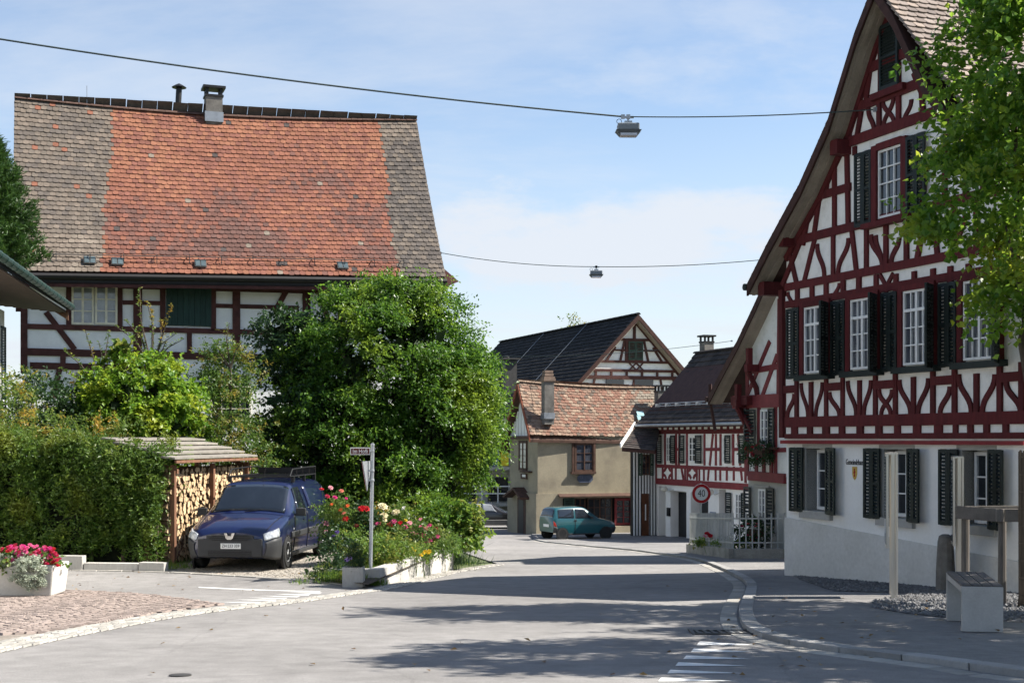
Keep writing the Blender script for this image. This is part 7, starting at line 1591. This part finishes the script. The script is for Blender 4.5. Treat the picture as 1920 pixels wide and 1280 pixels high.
# ================================================================ FENCED FRONT GARDEN
f0, f1 = Vector((5.43, 41.3, 0)), Vector((5.86, 35.9, 0)); f2 = Vector((7.25, 36.1, 0)); f3 = Vector((6.3, 41.6, 0))
fe = thing('iron_fence', (f0.x, f0.y, gz(f0.x, f0.y, .05)), 'pale iron picket fence on a low wall around the small front garden', 'fence'); m_fence = M('fence_paint', (.42, .43, .41), rough=.55, var=.15)
for A_, B_ in ((f0, f1), (f1, f2), (f0, f3)):
    d = (B_ - A_); L = d.length; d.normalize(); za, zb = gz(A_.x, A_.y, .05), gz(B_.x, B_.y, .05); nn = Vector((d.y, -d.x, 0)) * .12; mb = MB(); mb.prism([Vector((A_.x, A_.y, za - .1)) + nn, Vector((B_.x, B_.y, zb - .1)) + nn, Vector((B_.x, B_.y, zb + .26)) + nn, Vector((A_.x, A_.y, za + .26)) + nn], nn * -2); mb.build('low_wall', m_concd, fe)
    X = Vector((d.x, d.y, (zb - za) / L)).normalized()
    for h in (.42, 1.06): mb = MB(); mb.box((A_ + B_) / 2 + Zv * ((za + zb) / 2 + h), (L, .03, .035), X=X, Y=Zv.cross(X)); mb.build('rail', m_fence, fe)
    n = int(L / .17)
    for k in range(n + 1):
        p = A_ + d * (L * k / n); z = za + (zb - za) * k / n; mb = MB(); mb.box((p.x, p.y, z + .73), (.03, .03, .95), X=d); mb.build('picket', m_fence, fe)
pg = [(f0.x, f0.y), (f1.x, f1.y), (f2.x, f2.y), (f3.x, f3.y)]; sheet('front_garden_soil', pg, .2, m_soil)
bush('front_garden_plants', 'low green plants and red flowers inside the iron fence', 1345, 38.6, [E(1330, 1018, 39.5, 22, 9, .6), E(1362, 1022, 37.6, 18, 9, .5), E(1392, 1022, 37, 14, 14, .3)], 420, L_vine, 101, [(1326, 1000, 'red', .08), (1332, 1004, 'red', .07), (1322, 1005, 'palepink', .06), (1340, 1010, 'white', .05)], ln=.08, wd_=.05, zb=gz(5.8, 38, .2), nclump=80)
def winbox(name, label, px, py, rx, ry, d, seed, cols):
    u, vv = af.px(px, py, d); c = af.pt(u, vv, d); k = c.y / F
    t = thing(name, c - Zv * ry * k, label, 'flower box'); mb = MB(); mb.box(c - Zv * (ry * k * .2), (rx * k * 2.2, .2, .18), X=af.U, Y=af.N); mb.build('box', m_darkwood, t)
    g = np.random.default_rng(seed); Pp, Dd = blob([(tuple(c), (rx * k * 1.6, rx * k * 1.4, ry * k))], 260, g, .07, 40); V, Fa = twigs(Pp, Dd + (0, 0, -.4), 6, np.full(len(Pp), .16), .07, .05, g); npmesh('foliage', V, Fa, L_dark, t)
    for i in range(16): p = c + Vector((random.uniform(-1, .6) * rx * k, random.uniform(-.25, .1), random.uniform(-1, .7) * ry * k)) + af.N * .12; bloom(t, p, .05, random.choice(cols))
winbox('window_box', 'trailing red geraniums in the upper window box of the grey annexe', 1424, 846, 20, 16, .3, 111, ['red', 'crimson']); winbox('wall_basket', 'dark trailing plant with red flowers beside the fence', 1415, 994, 20, 22, .35, 112, ['crimson', 'red'])
q = GP(1452, 1043, .05); sb_ = MB(); sb_.box((q.x, q.y, q.z + .1), (.5, .6, .22), X=(.35, -.94, 0), Z=(-.2, -.1, 1)); o = sb_.build('stone_step', m_concd, None, bevel=.02); tag(o, 'loose grey stone block at the foot of the annexe wall', 'stone block')

# ================================================================ SMALL THINGS ON THE ROAD
q = GP(338, 1266); mc = thing('valve_cover', q, 'small round iron valve cover in the road at the bottom left', 'valve cover'); Zt = Vector((0, .055, 1)).normalized(); mb = MB(); mb.lathe(q + Zv * .002, [(.085, 0), (.085, .008), (.07, .009)], 28, Z=Zt); mb.build('frame', m_iron, mc); mb = MB(); mb.lathe(q + Zv * .004, [(.066, 0), (.066, .008)], 28, Z=Zt); mb.build('lid', m_iron, mc)
g = np.random.default_rng(123); n = 150; V = []
for k in range(n):
    if k < 70: px_, py_ = g.uniform(1380, 1900), g.uniform(1120, 1270)
    elif k < 110: px_, py_ = g.uniform(60, 700), g.uniform(1066, 1110)
    else: px_, py_ = g.uniform(200, 1500), g.uniform(1060, 1270)
    q = GP(px_, py_, .06 if px_ > 1400 and py_ < 1200 else .0); V.append((q.x, q.y, q.z + .012))
V, Fa = leaf_quads(np.array(V), unit(g.normal(0, 1, (n, 3)) * (1, 1, .1)), unit(g.normal(0, .25, (n, 3)) + (0, 0, 1)), g.uniform(.04, .09, n), g.uniform(.03, .06, n)); tag(npmesh('fallen_leaves', V, Fa, LEAF('leaf_fallen', (.10, .055, .02), (.22, .14, .04), None, trans=.1)), 'scattered dry leaves lying on road and pavement', 'leaves', kind='stuff')
